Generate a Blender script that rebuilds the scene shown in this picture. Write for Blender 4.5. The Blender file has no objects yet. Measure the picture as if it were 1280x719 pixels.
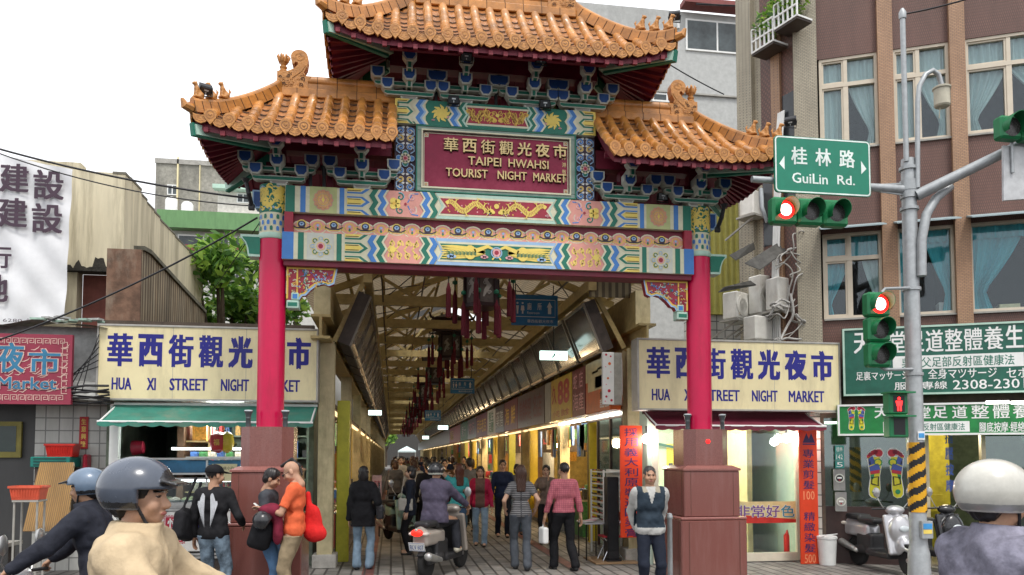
import bpy, math, random
import numpy as np
from mathutils import Vector, Matrix
# ------------------------------------------------------------------ camera, sky, sun, exposure
S = bpy.context.scene
COL = S.collection
CAMH = 1.80
YAW, PITCH, FPX = math.radians(8.88), math.radians(3.0), 960.0
cam = bpy.data.objects.new('camera', bpy.data.cameras.new('camera'))
COL.objects.link(cam)
cam.location = (0, 0, CAMH)
cam.rotation_euler = (math.radians(90) + PITCH, 0, -YAW)
cam.data.sensor_width = 36
cam.data.lens = 27
cam.data.shift_y = 0.1252
cam.data.clip_end = 3000
cam.data.clip_start = 0.05
S.camera = cam
SUN_EL, SUN_ROT = math.radians(62), math.radians(168)
world = bpy.data.worlds.new("World"); S.world = world; world.use_nodes = True
_n, _l = world.node_tree.nodes, world.node_tree.links
_sky = _n.new('ShaderNodeTexSky'); _sky.sky_type = 'NISHITA'; _sky.sun_disc = False
_sky.sun_elevation = SUN_EL; _sky.sun_rotation = SUN_ROT
_sky.air_density = 1.0; _sky.dust_density = 6.0; _sky.ozone_density = 0.4
_tc = _n.new('ShaderNodeTexCoord')
_cl = _n.new('ShaderNodeTexNoise'); _cl.inputs['Scale'].default_value = 1.6; _cl.inputs['Detail'].default_value = 5
_l.new(_tc.outputs['Generated'], _cl.inputs['Vector'])
_cr = _n.new('ShaderNodeValToRGB')
_cr.color_ramp.elements[0].position = .3; _cr.color_ramp.elements[0].color = (12.0, 12.3, 12.9, 1)
_cr.color_ramp.elements[1].position = .75; _cr.color_ramp.elements[1].color = (15.5, 15.6, 15.8, 1)
_l.new(_cl.outputs['Fac'], _cr.inputs['Fac'])
_mx = _n.new('ShaderNodeMixRGB'); _mx.inputs[0].default_value = 0.82     # cloud cover over the clear sky
_l.new(_sky.outputs[0], _mx.inputs[1]); _l.new(_cr.outputs[0], _mx.inputs[2])
_bg = _n['Background']; _bg.inputs['Strength'].default_value = 0.085
_l.new(_mx.outputs[0], _bg.inputs['Color'])
sun = bpy.data.objects.new('sun', bpy.data.lights.new('sun', 'SUN')); COL.objects.link(sun)
sun.data.energy = 1.5; sun.data.angle = math.radians(14); sun.data.color = (1.0, .965, .91)
_d = Vector((math.sin(SUN_ROT) * math.cos(SUN_EL), math.cos(SUN_ROT) * math.cos(SUN_EL), math.sin(SUN_EL)))
sun.rotation_euler = (-_d).to_track_quat('-Z', 'Y').to_euler()
S.view_settings.view_transform = 'Standard'; S.view_settings.look = 'None'
S.view_settings.gamma = 1; S.view_settings.use_curve_mapping = False
S.view_settings.exposure = 0.55
S.render.engine = 'CYCLES'
S.cycles.use_denoising = True
S.cycles.max_bounces = 7; S.cycles.diffuse_bounces = 4; S.cycles.glossy_bounces = 3
S.cycles.transmission_bounces = 5; S.cycles.transparent_max_bounces = 10
S.cycles.sample_clamp_indirect = 6
S.cycles.caustics_reflective = False; S.cycles.caustics_refractive = False
# ------------------------------------------------------------------ where a line of sight meets a plane
_R = np.array(cam.rotation_euler.to_matrix())
def ray(px, py):
 d = _R @ np.array([(px - 640) / FPX, (519.7 - py) / FPX, -1.0])
 return d
def at(px, py, Y):
 d = ray(px, py); return Vector(d * (Y / d[1])) + Vector((0, 0, CAMH))
def atx(px, py, X):
 d = ray(px, py); return Vector(d * (X / d[0])) + Vector((0, 0, CAMH))
def atz(px, py, z=0.0):
 d = ray(px, py); return Vector(d * ((z - CAMH) / d[2])) + Vector((0, 0, CAMH))
def on_plane(px, py, O, N):
 d = Vector(ray(px, py)); c = Vector((0, 0, CAMH))
 return c + d * ((Vector(O) - c).dot(N) / d.dot(N))
# ------------------------------------------------------------------ materials
def srgb(h):
 h = h.lstrip('#'); v = [int(h[i:i + 2], 16) / 255 for i in (0, 2, 4)]
 return tuple((c / 12.92 if c <= .04045 else ((c + .055) / 1.055) ** 2.4) for c in v)
_MC = {}
def mat(name, col, rough=.55, metal=0.0, var=.18, scale=6.0, bump=0.0, bscale=40.0, spec=.4, coat=0.0, dirt=None, emit=0.0, vscale=None):
 """A painted or raw surface: base colour wandering by VAR, optional grime in streaks, optional bump."""
 if name in _MC: return _MC[name]
 if isinstance(col, str): col = srgb(col)
 m = bpy.data.materials.new(name); m.use_nodes = True; _MC[name] = m
 n, l = m.node_tree.nodes, m.node_tree.links
 b = n['Principled BSDF']
 b.inputs['Roughness'].default_value = rough; b.inputs['Metallic'].default_value = metal
 b.inputs['Specular IOR Level'].default_value = spec
 if coat: b.inputs['Coat Weight'].default_value = coat; b.inputs['Coat Roughness'].default_value = .12
 tc = n.new('ShaderNodeTexCoord')
 nz = n.new('ShaderNodeTexNoise'); nz.inputs['Scale'].default_value = scale; nz.inputs['Detail'].default_value = 6; nz.inputs['Roughness'].default_value = .65
 src = tc.outputs['Object']
 if vscale:
  mp = n.new('ShaderNodeMapping'); mp.inputs['Scale'].default_value = vscale; l.new(src, mp.inputs[0]); src = mp.outputs[0]
 l.new(src, nz.inputs['Vector'])
 cr = n.new('ShaderNodeValToRGB')
 lo = tuple(c * (1 - var) for c in col); hi = tuple(min(1, c * (1 + var) + var * .01) for c in col)
 cr.color_ramp.elements[0].position = .32; cr.color_ramp.elements[0].color = (*lo, 1)
 cr.color_ramp.elements[1].position = .68; cr.color_ramp.elements[1].color = (*hi, 1)
 l.new(nz.outputs['Fac'], cr.inputs['Fac'])
 out = cr.outputs[0]
 if dirt:
  dc, amt, dvs = dirt
  if isinstance(dc, str): dc = srgb(dc)
  mp = n.new('ShaderNodeMapping'); mp.inputs['Scale'].default_value = dvs; l.new(tc.outputs['Object'], mp.inputs[0])
  dn = n.new('ShaderNodeTexNoise'); dn.inputs['Scale'].default_value = 1.0; dn.inputs['Detail'].default_value = 8; dn.inputs['Roughness'].default_value = .72
  l.new(mp.outputs[0], dn.inputs['Vector'])
  dr = n.new('ShaderNodeValToRGB'); dr.color_ramp.elements[0].position = .48; dr.color_ramp.elements[0].color = (0, 0, 0, 1)
  dr.color_ramp.elements[1].position = .72; dr.color_ramp.elements[1].color = (amt, amt, amt, 1)
  l.new(dn.outputs['Fac'], dr.inputs['Fac'])
  mx = n.new('ShaderNodeMixRGB'); l.new(dr.outputs[0], mx.inputs[0]); l.new(out, mx.inputs[1]); mx.inputs[2].default_value = (*dc, 1)
  out = mx.outputs[0]
 l.new(out, b.inputs['Base Color'])
 rr = n.new('ShaderNodeMapRange'); rr.inputs['To Min'].default_value = max(.03, rough - .1); rr.inputs['To Max'].default_value = min(1, rough + .12)
 l.new(nz.outputs['Fac'], rr.inputs[0]); l.new(rr.outputs[0], b.inputs['Roughness'])
 if bump:
  bn = n.new('ShaderNodeTexNoise'); bn.inputs['Scale'].default_value = bscale; bn.inputs['Detail'].default_value = 4
  l.new(src, bn.inputs['Vector'])
  bp = n.new('ShaderNodeBump'); bp.inputs['Strength'].default_value = bump; bp.inputs['Distance'].default_value = .02
  l.new(bn.outputs['Fac'], bp.inputs['Height']); l.new(bp.outputs[0], b.inputs['Normal'])
 if emit:
  l.new(out, b.inputs['Emission Color']); b.inputs['Emission Strength'].default_value = emit
 return m
def glow(name, col, strength):
 if name in _MC: return _MC[name]
 if isinstance(col, str): col = srgb(col)
 m = bpy.data.materials.new(name); m.use_nodes = True; _MC[name] = m
 b = m.node_tree.nodes['Principled BSDF']; b.inputs['Base Color'].default_value = (*[c * .6 for c in col], 1)
 b.inputs['Emission Color'].default_value = (*col, 1); b.inputs['Emission Strength'].default_value = strength
 return m
def glass(name, tint=(.9, .95, .95), alpha=.22, rough=.03):
 """Window pane: mostly clear, mirrors the street a little."""
 if name in _MC: return _MC[name]
 m = bpy.data.materials.new(name); m.use_nodes = True; _MC[name] = m
 n, l = m.node_tree.nodes, m.node_tree.links
 n.remove(n['Principled BSDF'])
 t = n.new('ShaderNodeBsdfTransparent'); t.inputs[0].default_value = (*tint, 1)
 g = n.new('ShaderNodeBsdfGlossy'); g.inputs['Roughness'].default_value = rough; g.inputs['Color'].default_value = (.9, .95, 1, 1)
 f = n.new('ShaderNodeFresnel'); f.inputs[0].default_value = 1.5
 a = n.new('ShaderNodeMath'); a.operation = 'MULTIPLY_ADD'; a.inputs[1].default_value = .55; a.inputs[2].default_value = alpha * .2
 a.use_clamp = True
 l.new(f.outputs[0], a.inputs[0])
 mx = n.new('ShaderNodeMixShader'); l.new(a.outputs[0], mx.inputs[0]); l.new(t.outputs[0], mx.inputs[1]); l.new(g.outputs[0], mx.inputs[2])
 l.new(mx.outputs[0], n['Material Output'].inputs[0])
 return m
def tilemat(name, c1, c2, joint, w, h, gap=.08, rough=.6, bump=.4, axes='XZ', offset=.5, var=.5, rot=0.0, dirt=None):
 """Brick or paving pattern in object space; AXES picks the two directions it runs in."""
 if name in _MC: return _MC[name]
 m = bpy.data.materials.new(name); m.use_nodes = True; _MC[name] = m
 n, l = m.node_tree.nodes, m.node_tree.links; b = n['Principled BSDF']
 c1, c2, joint = [srgb(c) if isinstance(c, str) else c for c in (c1, c2, joint)]
 tc = n.new('ShaderNodeTexCoord'); sp = n.new('ShaderNodeSeparateXYZ'); l.new(tc.outputs['Object'], sp.inputs[0])
 cb = n.new('ShaderNodeCombineXYZ')
 l.new(sp.outputs[axes[0]], cb.inputs[0]); l.new(sp.outputs[axes[1]], cb.inputs[1])
 mp = n.new('ShaderNodeMapping'); mp.inputs['Rotation'].default_value = (0, 0, rot); l.new(cb.outputs[0], mp.inputs[0])
 bt = n.new('ShaderNodeTexBrick'); l.new(mp.outputs[0], bt.inputs['Vector'])
 bt.inputs['Scale'].default_value = 1; bt.inputs['Brick Width'].default_value = w; bt.inputs['Row Height'].default_value = h
 bt.inputs['Mortar Size'].default_value = gap * h; bt.inputs['Mortar Smooth'].default_value = .15; bt.inputs['Bias'].default_value = 0
 bt.offset = offset
 bt.inputs['Color1'].default_value = (*c1, 1); bt.inputs['Color2'].default_value = (*c2, 1); bt.inputs['Mortar'].default_value = (*joint, 1)
 nz = n.new('ShaderNodeTexNoise'); nz.inputs['Scale'].default_value = 1.3; nz.inputs['Detail'].default_value = 8; nz.inputs['Roughness'].default_value = .7
 ms = n.new('ShaderNodeMapping'); ms.inputs['Scale'].default_value = (1.5, 1.5, .35); l.new(tc.outputs['Object'], ms.inputs[0]); l.new(ms.outputs[0], nz.inputs['Vector'])
 mr = n.new('ShaderNodeMapRange'); mr.inputs['From Min'].default_value = .3; mr.inputs['From Max'].default_value = .7
 mr.inputs['To Min'].default_value = 1 - var; mr.inputs['To Max'].default_value = 1 + var * .6
 l.new(nz.outputs['Fac'], mr.inputs[0])
 mu = n.new('ShaderNodeMixRGB'); mu.blend_type = 'MULTIPLY'; mu.inputs[0].default_value = 1
 l.new(bt.outputs['Color'], mu.inputs[1]); l.new(mr.outputs[0], mu.inputs[2])
 l.new(mu.outputs[0], b.inputs['Base Color']); b.inputs['Roughness'].default_value = rough
 bp = n.new('ShaderNodeBump'); bp.inputs['Strength'].default_value = bump; bp.inputs['Distance'].default_value = .01; bp.invert = True
 l.new(bt.outputs['Fac'], bp.inputs['Height']); l.new(bp.outputs[0], b.inputs['Normal'])
 return m
# ------------------------------------------------------------------ things, parts, tags
def tag(o, label=None, cat=None, group=None, kind=None):
 if label: o['label'] = label
 if cat: o['category'] = cat
 if group: o['group'] = group
 if kind: o['kind'] = kind
 return o
def thing(name, label, cat, loc=(0, 0, 0), rz=0.0, group=None):
 o = bpy.data.objects.new(name, None); COL.objects.link(o)
 o.location = loc; o.rotation_euler = (0, 0, rz); o.empty_display_size = .1
 return tag(o, label, cat, group)
def copy_tree(o, parent=None):
 c = o.copy(); COL.objects.link(c); c.parent = parent
 for ch in list(o.children): copy_tree(ch, c)
 return c
class MB:
 """Collects boxes, tubes, prisms and sheets and links them as ONE mesh object."""
 def __init__(s): s.v, s.f, s.m = [], [], []
 def add(s, vs, fs, mi=0):
  k = len(s.v); s.v.extend([tuple(p) for p in vs]); s.f.extend([tuple(i + k for i in f) for f in fs])
  s.m.extend([mi] * len(fs) if isinstance(mi, int) else mi); return s
 def quad(s, a, b, c, d, mi=0): return s.add([a, b, c, d], [(0, 1, 2, 3)], mi)
 def box(s, c, d, mi=0, rz=0.0, M=None, ch=0.0):
  hx, hy, hz = d[0] / 2, d[1] / 2, d[2] / 2
  if M is None:
   M = Matrix.Translation(c) @ Matrix.Rotation(rz, 4, 'Z')
  if ch <= 0:
   P = [M @ Vector((x * hx, y * hy, z * hz)) for z in (-1, 1) for y in (-1, 1) for x in (-1, 1)]
   return s.add(P, [(0, 2, 3, 1), (4, 5, 7, 6), (0, 1, 5, 4), (2, 6, 7, 3), (0, 4, 6, 2), (1, 3, 7, 5)], mi)
  ch = min(ch, .45 * min(d))
  P, ix = [], {}
  for X in (-1, 1):
   for Y in (-1, 1):
    for Z in (-1, 1):
     for a in range(3):
      e = [hx, hy, hz]
      q = [X * (hx - (0 if a == 0 else ch)), Y * (hy - (0 if a == 1 else ch)), Z * (hz - (0 if a == 2 else ch))]
      ix[(X, Y, Z, a)] = len(P); P.append(M @ Vector(q))
  F = []
  for a in range(3):
   for sg in (-1, 1):
    o1, o2 = (a + 1) % 3, (a + 2) % 3
    seq = [(-1, -1), (1, -1), (1, 1), (-1, 1)]
    if sg < 0: seq = seq[::-1]
    f = []
    for u, w in seq:
     k = [0, 0, 0]; k[a] = sg; k[o1] = u; k[o2] = w; f.append(ix[(*k, a)])
    F.append(tuple(f))
  for a in range(3):          # edge strips
   o1, o2 = (a + 1) % 3, (a + 2) % 3
   for u in (-1, 1):
    for w in (-1, 1):
     def K(sg, ax):
      k = [0, 0, 0]; k[a] = sg; k[o1] = u; k[o2] = w; return ix[(*k, ax)]
     f = [K(-1, o1), K(1, o1), K(1, o2), K(-1, o2)]
     if u * w < 0: f = f[::-1]
     F.append(tuple(f))
  for X in (-1, 1):
   for Y in (-1, 1):
    for Z in (-1, 1):
     f = [ix[(X, Y, Z, a)] for a in range(3)]
     if X * Y * Z < 0: f = f[::-1]
     F.append(tuple(f))
  return s.add(P, F, mi)
 def bx(s, lo, hi, mi=0, ch=0.0):
  return s.box([(a + b) / 2 for a, b in zip(lo, hi)], [abs(b - a) for a, b in zip(lo, hi)], mi, ch=ch)
 def tube(s, pts, r, n=8, mi=0, caps=True):
  pts = [Vector(p) for p in pts]; m = len(pts)
  rs = r if isinstance(r, (list, tuple)) else [r] * m
  V, F = [], []
  t = (pts[1] - pts[0]).normalized(); up = Vector((0, 0, 1)) if abs(t.z) < .9 else Vector((1, 0, 0))
  a = t.cross(up).normalized()
  for i, p in enumerate(pts):
   t = (pts[min(i + 1, m - 1)] - pts[max(i - 1, 0)])
   t = t.normalized() if t.length > 1e-9 else Vector((0, 0, 1))
   a = (a - t * a.dot(t))
   a = a.normalized() if a.length > 1e-6 else t.orthogonal().normalized()
   b = t.cross(a)
   for k in range(n):
    an = 2 * math.pi * k / n
    V.append(p + (a * math.cos(an) + b * math.sin(an)) * rs[i])
  for i in range(m - 1):
   for k in range(n):
    k2 = (k + 1) % n
    F.append((i * n + k, i * n + k2, (i + 1) * n + k2, (i + 1) * n + k))
  if caps:
   F.append(tuple(range(n))[::-1]); F.append(tuple((m - 1) * n + k for k in range(n)))
  return s.add(V, F, mi)
 def bar(s, a, b, w, h, mi=0):
  """Straight member of section W x H between two points, H kept upright."""
  a, b = Vector(a), Vector(b); t = b - a; L = t.length; t = t / L
  up = Vector((0, 0, 1)) if abs(t.z) < .95 else Vector((0, 1, 0))
  sd = t.cross(up).normalized(); up = sd.cross(t)
  M = Matrix((( t.x, sd.x, up.x, 0), (t.y, sd.y, up.y, 0), (t.z, sd.z, up.z, 0), (0, 0, 0, 1)))
  M = Matrix.Translation((a + b) / 2) @ M
  return s.box((0, 0, 0), (L, w, h), mi, M=M)
 def lathe(s, prof, c=(0, 0, 0), n=16, mi=0, M=None):
  V, F = [], []; m = len(prof)
  for (r, z) in prof:
   for k in range(n):
    an = 2 * math.pi * k / n; p = Vector((r * math.cos(an), r * math.sin(an), z))
    V.append((M @ p) if M is not None else p + Vector(c))
  for i in range(m - 1):
   for k in range(n):
    k2 = (k + 1) % n; F.append((i * n + k, i * n + k2, (i + 1) * n + k2, (i + 1) * n + k))
  if prof[0][0] > 1e-5: F.append(tuple(range(n))[::-1])
  if prof[-1][0] > 1e-5: F.append(tuple((m - 1) * n + k for k in range(n)))
  return s.add(V, F, mi)
 def prism(s, poly, fn, d0, d1, mi=0, mi_side=None):
  """POLY (u, v) pairs pushed through FN(u, v, w) from w = D0 to D1."""
  k = len(poly)
  V = [fn(u, v, d0) for u, v in poly] + [fn(u, v, d1) for u, v in poly]
  F = [tuple(range(k)), tuple(range(2 * k - 1, k - 1, -1))] + [(i, (i + 1) % k, k + (i + 1) % k, k + i)[::-1] for i in range(k)]
  ms = mi if mi_side is None else mi_side
  return s.add(V, F, [mi, mi] + [ms] * k)
 def sheet(s, fn, nu, nv, mi=0):
  V = [fn(i / nu, j / nv) for j in range(nv + 1) for i in range(nu + 1)]
  F = [(j * (nu + 1) + i, j * (nu + 1) + i + 1, (j + 1) * (nu + 1) + i + 1, (j + 1) * (nu + 1) + i) for j in range(nv) for i in range(nu)]
  return s.add(V, F, mi)
 def build(s, name, mats, parent=None, smooth=None, loc=None):
  me = bpy.data.meshes.new(name); me.from_pydata(s.v, [], s.f)
  if not isinstance(mats, (list, tuple)): mats = [mats]
  for m in mats: me.materials.append(m)
  if len(mats) > 1: me.polygons.foreach_set('material_index', s.m)
  if smooth is not None:
   me.polygons.foreach_set('use_smooth', [True] * len(me.polygons)); me.set_sharp_from_angle(angle=math.radians(smooth))
  me.update()
  o = bpy.data.objects.new(name, me); COL.objects.link(o)
  if parent is not None: put_under(o, parent)
  if loc is not None: o.location = loc
  return o
def wmat(o):
 b = o.matrix_basis.copy()
 return b if o.parent is None else wmat(o.parent) @ o.matrix_parent_inverse @ b
def put_under(o, parent):
 o.parent = parent; o.matrix_parent_inverse = wmat(parent).inverted()
class Plane:
 """A flat sheet in space: origin O, unit axes U and V, W towards the viewer."""
 def __init__(s, O, U=(1, 0, 0), V=(0, 0, 1)):
  s.O, s.U, s.V = Vector(O), Vector(U).normalized(), Vector(V).normalized(); s.N = s.U.cross(s.V)
 def __call__(s, u, v, w=0.0): return s.O + s.U * u + s.V * v + s.N * w
_TX = {}
def glyphs(body, bold=0.0, ext=0.0, res=2):
 k = (body, bold, ext)
 if k in _TX: return _TX[k]
 c = bpy.data.curves.new('t', 'FONT'); c.body = body; c.offset = bold; c.extrude = ext; c.resolution_u = res; c.size = 1
 o = bpy.data.objects.new('t', c); COL.objects.link(o)
 dg = bpy.context.evaluated_depsgraph_get(); dg.update()
 me = bpy.data.meshes.new_from_object(o.evaluated_get(dg))
 V = np.array([v.co[:] for v in me.vertices]) if len(me.vertices) else np.zeros((1, 3)); F = [tuple(p.vertices) for p in me.polygons]
 bpy.data.objects.remove(o); bpy.data.curves.remove(c); bpy.data.meshes.remove(me)
 lo, hi = V.min(0), V.max(0); d = np.maximum(hi - lo, 1e-6)
 V = np.stack([(V[:, 0] - lo[0]) / d[0], (V[:, 1] - lo[1]) / d[1], (V[:, 2] - lo[2])], 1)
 _TX[k] = (V, F, d[0] / d[1]); return _TX[k]
class Decor(MB):
 """Painted figures on a Plane, each colour a step proud of the one below it."""
 def __init__(s, pl, step=.0022):
  super().__init__(); s.pl, s.step, s.keys = pl, step, []
 def k(s, c):
  if c not in s.keys: s.keys.append(c)
  return s.keys.index(c)
 def poly(s, pts, c, ly=1):
  s.add([s.pl(u, v, s.step * ly) for u, v in pts], [tuple(range(len(pts)))], s.k(c)); return s
 def rect(s, u0, v0, u1, v1, c, ly=1): return s.poly([(u0, v0), (u1, v0), (u1, v1), (u0, v1)], c, ly)
 def disc(s, u, v, r, c, ly=1, n=14, ry=None, a0=0.0):
  ry = ry or r
  return s.poly([(u + r * math.cos(a0 + 2 * math.pi * i / n), v + ry * math.sin(a0 + 2 * math.pi * i / n)) for i in range(n)], c, ly)
 def stroke(s, pts, w, c, ly=1, closed=False):
  m = len(pts); P = [Vector((a, b)) for a, b in pts]; ws = w if isinstance(w, (list, tuple)) else [w] * m
  L, R = [], []
  for i in range(m):
   if closed: a, b = P[(i - 1) % m], P[(i + 1) % m]
   else: a, b = P[max(i - 1, 0)], P[min(i + 1, m - 1)]
   t = (b - a); t = t.normalized() if t.length > 1e-9 else Vector((1, 0)); nn = Vector((-t.y, t.x)) * ws[i] / 2
   L.append(P[i] + nn); R.append(P[i] - nn)
  V = [s.pl(p.x, p.y, s.step * ly) for p in L] + [s.pl(p.x, p.y, s.step * ly) for p in R]
  F = [(m + i, m + (i + 1) % m, (i + 1) % m, i) for i in range(m if closed else m - 1)]
  s.add(V, F, s.k(c)); return s
 def ring(s, u, v, r, w, c, ly=1, n=20, ry=None):
  ry = ry or r
  return s.stroke([(u + r * math.cos(2 * math.pi * i / n), v + ry * math.sin(2 * math.pi * i / n)) for i in range(n)], w, c, ly, True)
 def spiral(s, u, v, r, w, c, ly=1, turns=1.25, a0=0.0, sg=1, n=16, tail=None):
  pts = [(u + r * (1 - .8 * i / n) * math.cos(a0 + sg * 2 * math.pi * turns * i / n), v + r * (1 - .8 * i / n) * math.sin(a0 + sg * 2 * math.pi * turns * i / n)) for i in range(n + 1)]
  if tail: pts = tail + pts
  return s.stroke(pts, w, c, ly)
 def zig(s, u, w, c, ly, v0, v1, amp, n=4, sg=1):
  """Vertical zigzag band W wide starting at u; swings by AMP."""
  V, F = [], []
  for i in range(n + 1):
   v = v0 + (v1 - v0) * i / n; du = amp * (1 if i % 2 == 0 else 0) * sg
   V += [s.pl(u + du, v, s.step * ly), s.pl(u + du + w, v, s.step * ly)]
  F = [(2 * i, 2 * i + 1, 2 * i + 3, 2 * i + 2) for i in range(n)]
  s.add(V, F, s.k(c)); return s
 def text(s, body, u0, v0, u1, v1, c, ly=1, bold=0.0, depth=0.0, fit=True):
  """Writes BODY into the box; FIT False keeps its own proportions, centred."""
  V, F, asp = glyphs(body, 0, .1 if depth else 0)
  w, h = u1 - u0, v1 - v0; bd = bold * .95 * h; u0 += bd; v0 += bd; w -= 2 * bd; h -= 2 * bd
  if not fit:
   w2 = min(w, h * asp); h2 = w2 / asp; u0 += (w - w2) / 2; v0 += (h - h2) / 2; w, h = w2, h2
  for i, (dx, dy) in enumerate(((0, 0), (-1, -.6), (1, .6), (-1, .6), (1, -.6)) if bold else ((0, 0),)):
   s.add([s.pl(u0 + a * w + dx * bd, v0 + b * h + dy * bd, s.step * (ly + .06 * i) + (z / .2 * depth if depth else 0)) for a, b, z in V], F, s.k(c))
  return s
 def build(s, name, cmap, parent=None, **kw):
  return super().build(name, [cmap[k] for k in s.keys] or [list(cmap.values())[0]], parent, **kw)
rnd = random.Random(7)
# ------------------------------------------------------------------ smooth solid shapes: distance fields turned into one continuous skin
def f_cap(P, a, b, ra, rb):
 a = np.asarray(a, float); b = np.asarray(b, float); ba = b - a
 t = np.clip(((P - a) @ ba) / max(ba @ ba, 1e-9), 0, 1)
 return np.linalg.norm(P - a - t[:, None] * ba, axis=1) - (ra + (rb - ra) * t)
def f_ell(P, c, r, R=None):
 q = P - np.asarray(c, float)
 if R is not None: q = q @ np.asarray(R)
 r = np.asarray(r, float); k0 = np.linalg.norm(q / r, axis=1); k1 = np.linalg.norm(q / (r * r), axis=1)
 return k0 * (k0 - 1) / np.maximum(k1, 1e-9)
def f_box(P, c, h, rd=.0, R=None):
 q = P - np.asarray(c, float)
 if R is not None: q = q @ np.asarray(R)
 q = np.abs(q) - (np.asarray(h, float) - rd)
 return np.linalg.norm(np.maximum(q, 0), axis=1) + np.minimum(q.max(1), 0) - rd
def smin(a, b, k):
 h = np.clip(.5 + .5 * (b - a) / k, 0, 1); return b + (a - b) * h - k * h * (1 - h)
def rotm(ax, deg): return np.array(Matrix.Rotation(math.radians(deg), 3, ax))
def fold_noise(P, s, seed=0):
 """Cheap wandering folds, about -1..1."""
 x, y, z = P[:, 0] * s, P[:, 1] * s, P[:, 2] * s; o = seed * 1.7
 return (np.sin(x * 1.3 + 1.7 * np.sin(z * .9 + o) + o) + np.sin(y * 1.7 + 1.3 * np.sin(x * 1.1 - o)) + np.sin(z * 1.1 + 1.9 * np.sin(y * .8 + x * .7 + o * 2))) / 3
class Solid:
 """Union of blended parts; CUT lists distance fields kept only where negative."""
 def __init__(s, k=.02): s.p, s.cut, s.k, s.sub, s.lo, s.hi, s.disp = [], [], k, [], np.full(3, 1e9), np.full(3, -1e9), None
 def _bb(s, lo, hi): s.lo = np.minimum(s.lo, lo); s.hi = np.maximum(s.hi, hi); return s
 def cap(s, a, b, ra, rb=None, k=None):
  rb = ra if rb is None else rb; a, b = np.array(a, float), np.array(b, float); s.p.append((lambda P: f_cap(P, a, b, ra, rb), k)); m = max(ra, rb)
  return s._bb(np.minimum(a, b) - m, np.maximum(a, b) + m)
 def ell(s, c, r, R=None, k=None):
  s.p.append((lambda P: f_ell(P, c, r, R), k)); m = max(r) if R is not None else np.array(r); return s._bb(np.array(c) - m, np.array(c) + m)
 def box(s, c, h, rd=.01, R=None, k=None):
  s.p.append((lambda P: f_box(P, c, h, rd, R), k)); m = np.linalg.norm(h) if R is not None else np.array(h); return s._bb(np.array(c) - m, np.array(c) + m)
 def keep(s, f): s.cut.append(f); return s
 def minus(s, f, k=.005): s.sub.append((f, k)); return s
 def val(s, P):
  d = None
  for f, k in s.p:
   e = f(P); d = e if d is None else smin(d, e, s.k if k is None else max(k, 1e-6))
  if s.disp is not None: d = d + s.disp(P)
  for f, k in s.sub: d = -smin(-d, f(P), k)
  for f in s.cut: d = np.maximum(d, f(P))
  return d
 def mesh(s, h, pad=2.5):
  lo = s.lo - pad * h - .01; hi = s.hi + pad * h + .01
  n = np.ceil((hi - lo) / h).astype(int) + 1
  ax = [lo[i] + h * np.arange(n[i]) for i in range(3)]
  G = np.stack(np.meshgrid(*ax, indexing='ij'), -1).reshape(-1, 3)
  F = np.concatenate([s.val(G[i:i + 400000]) for i in range(0, len(G), 400000)]).reshape(n)
  F = np.where(np.abs(F) < 1e-9, 1e-9, F)
  I = F < 0
  c = np.zeros(n - 1); A = np.zeros((*(n - 1), 3)); nx, ny, nz = n
  def sl(d): return tuple(slice(d[i], n[i] - 1 + d[i]) for i in range(3))
  offs = [(0, 0), (1, 0), (0, 1), (1, 1)]
  for axi in range(3):
   for (p, q) in offs:
    d0 = [0, 0, 0]; o1, o2 = [j for j in range(3) if j != axi]; d0[o1] = p; d0[o2] = q; d1 = list(d0); d1[axi] = 1
    a, b = F[sl(d0)], F[sl(d1)]; x = (a < 0) != (b < 0)
    t = np.where(x, a / np.where(x, a - b, 1), 0)
    c += x
    for j in range(3): A[..., j] += np.where(x, d0[j] + (t if j == axi else 0), 0)
  m = c > 0; idx = -np.ones(m.shape, int); idx[m] = np.arange(m.sum())
  base = np.argwhere(m); V = lo + h * (base + A[m] / c[m][:, None])
  Q = []
  for axi in range(3):
   o1, o2 = (axi + 1) % 3, (axi + 2) % 3
   sa = [slice(1, -1)] * 3; sa[axi] = slice(0, n[axi] - 1); sb = list(sa); sb[axi] = slice(1, n[axi])
   a, b = I[tuple(sa)], I[tuple(sb)]
   w = np.argwhere(a != b)
   if len(w) == 0: continue
   g = w.copy(); g[:, o1] += 1; g[:, o2] += 1
   fl = a[tuple(w.T)]
   def cell(d1, d2):
    k = g.copy(); k[:, o1] -= d1; k[:, o2] -= d2; return idx[tuple(k.T)]
   q = np.stack([cell(1, 1), cell(0, 1), cell(0, 0), cell(1, 0)], 1)
   q[~fl] = q[~fl][:, ::-1]; Q.append(q)
  return V, np.concatenate(Q) if Q else np.zeros((0, 4), int)
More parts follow.
